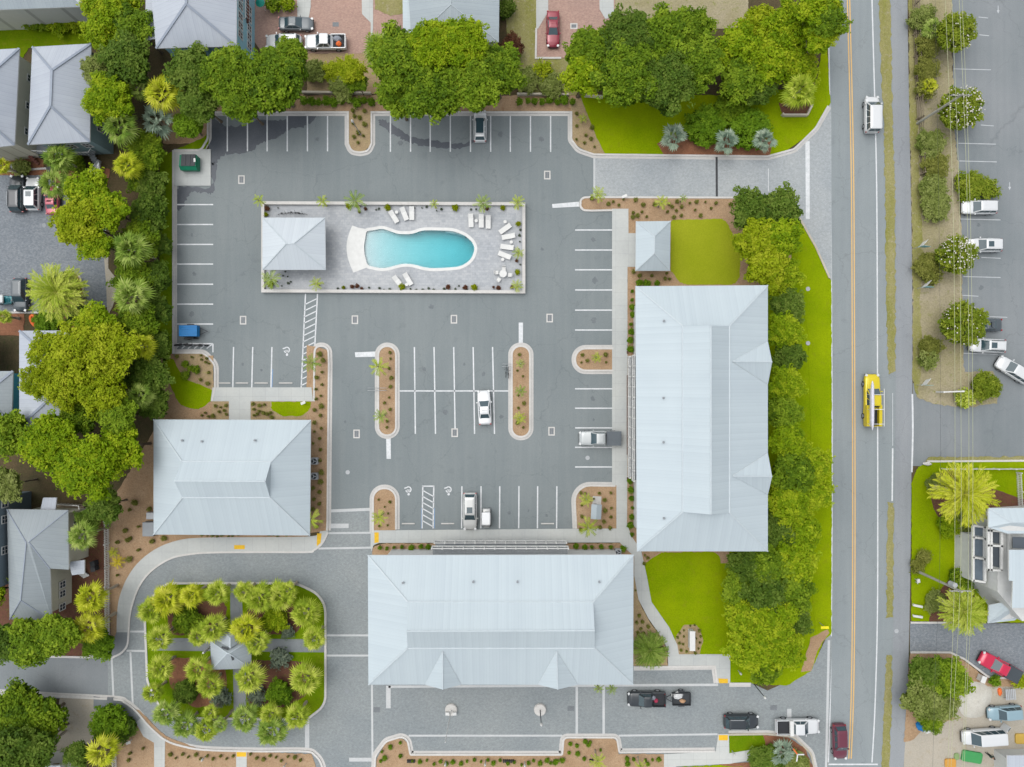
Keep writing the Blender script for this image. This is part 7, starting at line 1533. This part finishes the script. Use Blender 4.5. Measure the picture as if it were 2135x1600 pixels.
# utility poles and wires
ZW = 9.4; tops = {}
for base, top, l in [((1912, 258), (2010, 195), 'wooden utility pole over the flowering tree, upper one'), ((1910, 1190), (2012, 1226), 'wooden utility pole with transformer over the lawn, lower one')]:
    a = Vector((*XY(*base), 0)); r = empty('utility_pole', a, 0, l, 'utility pole'); g = MB(); g.tube([(0, 0, 0), (0, 0, 9.7)], [0.19, 0.13], 10); g.build('post', M['polewood'], r)
    g = MB(); g.box((0, 0, ZW - .1), (2.6, 0.12, 0.14)); g.build('crossarm', M['polewood'], r)
    for x in (-1.15, -0.35, 0.75, 1.15): g = MB(); g.tube([(x, 0, ZW - .02), (x, 0, ZW + .2)], 0.06, 8); g.build('insulator', M['ltgrey'], r)
    if 'transformer' in l: g = MB(); g.tube([(0, 0.42, 7.4), (0, 0.42, 8.4)], 0.32, 12); g.build('transformer', M['ltgrey'], r)
wires = [([(1965, -160), (1971, 0), (1986.5, 400), (1991, 800), (1990, 1200), (1980, 1500), (1970, 1760)], 'leftmost of the four overhead wires', ZW + .2), ([(1978, -160), (1984.5, 0), (1999.7, 400), (2003.5, 800), (2002.7, 1200), (1987, 1500), (1978, 1760)], 'second of the four overhead wires from the left', ZW + .2),
         ([(1992, -160), (2000, 0), (2016, 400), (2020, 800), (2019, 1200), (2012, 1450), (2000, 1760)], 'third of the four overhead wires from the left', ZW + .2), ([(1998, -160), (2006, 0), (2022, 400), (2028, 800), (2027, 1200), (2016, 1450), (2005, 1760)], 'rightmost of the four overhead wires', ZW + .2),
         ([(1948, -160), (1950, 0), (1957, 400), (1961, 800), (1959, 1200), (1950, 1400), (1940, 1800)], 'thin lower wire left of the four overhead wires', 7.2)]
M['wire'] = plain('wire_metal', C(196, 200, 160), 0.4)
for pts, l, z in wires:
    sp = smooth_path(pts); g = MB(); g.tube([P(x, y, z) for x, y in sp], 0.021 if z > 8 else 0.012, 5, smooth=True); o = g.build('overhead_wire', M['wire'] if z > 8 else M['dark']); tag(o, l, 'wire', 'overhead wires')
# banners, signs, benches
def banner(px, py, label):
    a = XY(px, py); r = empty('flag_banner', (a[0], a[1], 0.06), R(20), label, 'banner'); g = MB(); g.tube([(0, 0, 0), (0, 0, 1.9)], 0.03, 6); g.build('pole', M['ltgrey'], r)
    for s in (1, -1): g = MB(); g.beam((0, 0, 1.75), (1.1, s * 0.45, 1.35), 0.04, 0.9); g.build('panel', M['trim'] if s > 0 else plain('pale_teal_board', C(140, 200, 206), 0.5), r)
banner(1904, 519, 'small white and teal v shaped sign, upper of three along the cycle path'); banner(1911, 602, 'small white v shaped sign, middle of three along the cycle path'); banner(1910, 803, 'small white v shaped sign, lower of three along the cycle path')
g = MB(); g.box((0, 0, 1.35), (2.9, 0.16, 0.9)); p = P(1987, 817, 1.6); r = empty('sign_board', (p.x, p.y, 0.06), R(2), 'long white sign board seen from above at the planted tip', 'sign'); g.build('panel', M['trim'], r)
for s in (1, -1): g = MB(); g.box((s * 1.3, 0, 0.8), (0.2, 0.24, 1.8)); g.build('post', M['trim'], r)
p = P(1718, 1306, 1.5); r = empty('yellow_sign', (p.x, p.y, 0.1), R(5), 'small bright yellow road sign at the end of the verge', 'sign'); g = MB(); g.tube([(0, 0, 0), (0, 0, 1.6)], 0.04, 6); g.build('post', M['grey'], r); ys = plain('sign_yellow', C(250, 236, 10), 0.4); g = MB(); g.beam((-0.5, -.1, 1.55), (0.5, -.1, 1.75), 0.35, 0.04); g.build('panel', ys, r)
p = P(1661, 1572, 2.2); r = empty('crossroad_sign', (p.x, p.y, 0.1), 0, 'white three armed sign post with one orange arm in the exit island', 'sign'); g = MB(); g.tube([(0, 0, 0), (0, 0, 2.4)], 0.07, 6); g.build('post', M['trim'], r)
for a, m_ in ((125, c_or), (0, M['trim']), (265, M['trim'])): g = MB(); g.beam((0.05, 0, 2.3), (cos(R(a)) * .95, sin(R(a)) * .95, 2.3), 0.16, 0.05); g.build('arm', m_, r)
for x, y, a, l in [(1913, 1211, 10, 'white garden chair beside the utility pole base'), (1914, 1264, -12, 'low white garden bench, upper of two on the lawn'), (1914, 1286, -8, 'low white garden bench, lower of two on the lawn')]:
    if 'chair' in l: chair(x, y, a, l, nm='garden_chair')
    else:
        p = P(x, y, 0.5); r = empty('garden_bench', (p.x, p.y, 0.1), R(a), l, 'bench'); g = MB(); g.box((0, 0, 0.42), (1.3, 0.3, 0.06)); g.build('seat', M['trim'], r)
        for s in (1, -1): g = MB(); g.box((s * .5, 0, .2), (.08, .28, .4)); g.build('leg', M['trim'], r)
g = MB(); g.box((0, 0, 0.5), (0.5, 0.8, 0.9)); g.box((0, 0, 1.0), (0.65, 0.95, 0.1)); p = P(2050, 1417, 1); o = g.build('white_box', M['trim'], None, (p.x, p.y, 0.1), R(-20)); tag(o, 'slanting white box between the crimson pickup and the sand heap', 'box')
p = P(1934, 967, 0.4); g = MB(); g.tube([(-.5, 0, .1), (0, 0, .4), (.6, -.1, .15)], [.15, .3, .1], 8); o = g.build('white_rock', M['kerb'], None, (p.x, p.y, 0.1)); tag(o, 'small white rock at the top left corner of the lawn', 'rock')
for x, y, l in [(648 - 12, 840, 'small white sign stand at the end of the little lawn'), (275, 1542, 'white marker stand on the mulch slope at the lower left'), (238, 1337, 'white marker stand at the lower end of the long picket fence'), (1300, 413, 'white marker stand at the top of the entrance bed')]:
    a = XY(x, y); r = empty('marker_stand', (a[0], a[1], 0.1), 0.4, l, 'sign'); g = MB(); g.box((0, 0, .4), (.1, .1, .8)); g.build('post', M['trim'], r); g = MB(); g.beam((-.35, 0, .75), (.35, 0, .9), .35, .05); g.build('panel', M['trim'], r)
# left court things
p = P(71, 669, 0.3); rf = MB(); ring = [(cos(t * pi / 9) * .42 * (1 if abs(cos(t * pi / 9)) < 2 else 1), sin(t * pi / 9) * .8, 0) for t in range(19)]; rf.tube(ring, 0.2, 8, caps=False); raft = empty('inflatable_raft', (p.x, p.y, 0.26), R(28), 'orange inflatable raft on the little path by the grey roof', 'raft'); rf.build('tube', c_or, raft)
g = MB(); g.tube([(0, 0, -.12), (0, 0, -.06)], 0.5, 12); fo = g.build('floor', plain('pale_orange_floor', C(244, 150, 96), .6), raft); fo.scale = (.8, 1.4, 1)
for x, y, r_, m_, l in [(26, 347, 0.36, M['ltgrey'], 'round grey tub in the olive bed at the left'), (48, 346, 0.55, plain('aqua_plastic', C(20, 166, 214), .4), 'round turquoise tub in the bark bed at the left')]:
    p = P(x, y, .4); g = MB(); g.tube([(0, 0, 0), (0, 0, .4)], [r_ * .8, r_], 18, caps=False); g.tube([(0, 0, .28), (0, 0, .3)], r_ * .95, 18); o = g.build('water_tub', m_, None, (p.x, p.y, .06)); tag(o, l, 'tub')
p = P(196, 366, 1.0); bt = empty('boat', (p.x, p.y, 0.05), R(72), 'white open boat under the bright tree beside the porch', 'boat')
hull = MB(); rows = []
for i in range(9):
    t = i / 8; w_ = 0.85 * (1 - t ** 3) + 0.02; x = -2.2 + 4.4 * t; rows.append([(x, w_, 1.1), (x, w_ * .8, .6), (x, 0, .35), (x, -w_ * .8, .6), (x, -w_, 1.1), (x, -w_ * .85, 1.12), (x, -w_ * .7, .75), (x, 0, .7), (x, w_ * .7, .75), (x, w_ * .85, 1.12)])
hull.grid(rows, close=True, smooth=False); hull.fan(rows[0], flip=True); hull.build('hull', PT['white'], bt); g = MB(); g.box((-.5, 0, 1.0), (.5, 1.1, .1)); g.build('seat', M['trim'], bt); g = MB(); g.box((-2.4, 0, 1.1), (.3, .4, .6)); g.build('outboard_motor', M['blackpl'], bt)
for x, y, c_, l in [(193, 1176, 'dark', 'black wheeled bin beside the L shaped house, upper'), (194, 1187, 'dark', 'black wheeled bin beside the L shaped house, lower'), (102, 353, 'grey', 'grey green bin at the path end under the palm'), (86, 325, 'blackpl', 'black bin under the porch corner')]:
    p = P(x, y, 1); r = empty('wheeled_bin', (p.x, p.y, 0.06), .2, l, 'bin'); g = MB(); g.box((0, 0, .5), (.55, .6, .95)); g.build('body', M[c_], r); g = MB(); g.box((0, 0, 1.02), (.62, .68, .07)); g.build('lid', M['dark'], r)
for x, y, l in [(44, 26, 'teal parasol by the long pale roof at the top left'), (541, 4, 'teal parasol at the top edge right of the turquoise house')]:
    p = P(x, y, 2.3); r = empty('parasol', (p.x, p.y, 0.05), 0, l, 'parasol'); g = MB(); g.tube([(0, 0, 0), (0, 0, 2.3)], .04, 6); g.build('pole', M['trim'], r); g = MB(); g.tube([(0, 0, 2.05), (0, 0, 2.35), (0, 0, 2.4)], [.65, .12, .02], 8, smooth=False); g.build('canopy', plain('teal_cloth', C(14, 140, 124), .6), r)
# sand yard
hp = MB(); rnd = random.Random(4); rows = []
for i in range(7):
    t = i / 6; rows.append([((1 - t) * 2.6 * cos(a) * (1 + .12 * sin(3 * a)), (1 - t) * 2.9 * sin(a) * (1 + .1 * cos(2 * a)), 0.9 * sin(t * pi / 2) + rnd.uniform(-.04, .04)) for a in [2 * pi * k / 22 for k in range(22)]])
hp.grid(rows, close=True); hp.fan(rows[-1]); p = P(2032, 1460, 0.3); o = hp.build('sand_heap', M['whitesand'], None, (p.x, p.y, 0.0)); tag(o, 'white sand heap right of the tree group', 'sand heap')
tb = plain('tarpaulin_blue', C(16, 120, 186), .5); tm = lump('tarpaulin', (*P(1925, 1516, .5)[:2], 0.05), (0.9, 0.8, 0.7), tb, 'bright blue tarpaulin bundle at the tree group', 'tarpaulin', 9); lump('white_sheet', (*P(1936, 1524, .4)[:2], 0.05), (0.6, 0.55, 0.45), M['trim'], 'white sheet bundle beside the blue tarpaulin', 'sheet', 12)
def skip(px, py, ang, L, Wd, h, mat, label, nm='play_mat'):
    p = P(px, py, h); g = MB(); a = ringpts(-L / 2, L / 2, Wd / 2, 0, .25); b = ringpts(-L / 2, L / 2, Wd / 2, h, .25); c = ringpts(-L / 2 + .1, L / 2 - .1, Wd / 2 - .1, h + .03, .2); g.grid([a, b, c], close=True, smooth=False); g.fan(c); o = g.build(nm, mat, None, (p.x, p.y, .03), R(ang)); return tag(o, label, 'mat')
skip(2027, 1579, -10, 2.8, 1.5, .25, plain('green_mat', C(70, 160, 92), .6), 'thick green mat lying on the sand yard'); skip(1982, 1592, 0, 1.5, 1.2, .2, plain('orange_mat', C(216, 160, 70), .6), 'orange mat at the bottom edge of the sand yard'); skip(2128, 1541, 0, 1.4, 1.4, .2, plain('ochre_mat', C(204, 170, 80), .6), 'ochre mat at the right edge of the sand yard'); skip(1995, 1578, 0, .7, .9, .15, plain('faded_green_mat', C(140, 166, 110), .6), 'small faded green mat left of the thick green one')
p = P(2105, 1447, .5); r = empty('slatted_table', (p.x, p.y, .03), R(4), 'grey slatted table on the sand yard above the pale blue car', 'table'); 
for i in range(6): g = MB(); g.box((-.6 + i * .24, 0, .7), (.16, 1.5, .04)); g.build('slat_panel', M['ltgrey'], r)
for sx in (-.5, .5):
    for sy in (-.6, .6): g = MB(); g.box((sx, sy, .34), (.07, .07, .68)); g.build('leg', M['ltgrey'], r)
lump('orange_kayak_pile', (*P(2087, 1444, .3)[:2], 0.03), (0.3, 0.6, 0.3), c_or, 'small orange bundle left of the slatted table', 'bundle', 15)
# people: two by the sand yard, standing
def person(px, py, ang, label, shirt, trousers, hair):
    a = P(px, py, 1.0); bm_ = bpy.data.meshes.new('person'); V = [(0, 0, .95), (0, 0, 1.2), (0, 0, 1.42), (0, 0, 1.52), (0.02, 0, 1.66), (0, .19, 1.40), (0.03, .27, 1.15), (.12, .26, .92), (.15, .25, .84), (0, -.19, 1.40), (0.03, -.27, 1.15), (.12, -.26, .92), (.15, -.25, .84), (0, .1, .88), (.03, .12, .5), (0, .12, .08), (.14, .13, .04), (0, -.1, .88), (-.04, -.12, .5), (-.05, -.12, .08), (.1, -.13, .04)]
    E = [(0, 1), (1, 2), (2, 3), (3, 4), (2, 5), (5, 6), (6, 7), (7, 8), (2, 9), (9, 10), (10, 11), (11, 12), (0, 13), (13, 14), (14, 15), (15, 16), (0, 17), (17, 18), (18, 19), (19, 20)]
    Rr = [.14, .14, .15, .065, .10, .07, .05, .035, .04, .07, .05, .035, .04, .10, .07, .045, .045, .10, .07, .045, .045]
    bm_.from_pydata(V, E, []); o = bpy.data.objects.new('person', bm_); COL.objects.link(o); o.location = (a.x, a.y, .03); o.rotation_euler.z = R(ang)
    md = o.modifiers.new('skin', 'SKIN'); 
    for i, s in enumerate(bm_.skin_vertices[0].data): s.radius = (Rr[i], Rr[i]); s.use_root = (i == 0)
    o.modifiers.new('sub', 'SUBSURF').levels = 1
    m, n, b, out_ = nt('clothed_' + label[:6]); tc = n.nodes.new('ShaderNodeTexCoord'); sp = n.nodes.new('ShaderNodeSeparateXYZ'); n.links.new(tc.outputs['Object'], sp.inputs[0]); dv_ = n.nodes.new('ShaderNodeMath'); dv_.operation = 'DIVIDE'; dv_.inputs[1].default_value = 1.8; n.links.new(sp.outputs[2], dv_.inputs[0])
    rr = ramp(n, [(0.0, C(60, 50, 44)), (0.05, trousers), (0.53, shirt), (0.82, C(196, 150, 124))]); rr.color_ramp.interpolation = 'CONSTANT'; n.links.new(dv_.outputs[0], rr.inputs[0]); n.links.new(rr.outputs[0], b.inputs['Base Color']); bm_.materials.append(m)
    g = MB(); g.tube([(0, 0, 1.66), (0, 0, 1.72), (0, 0, 1.79), (0, 0, 1.81)], [.112, .115, .07, .01], 10); g.build('hair', plain('hair_' + label[:5], hair), o)
    return tag(o, label, 'person')
person(2066, 1577, 100, 'person in dark clothes standing by the green mat', C(70, 84, 76), C(52, 58, 60), C(60, 50, 40))
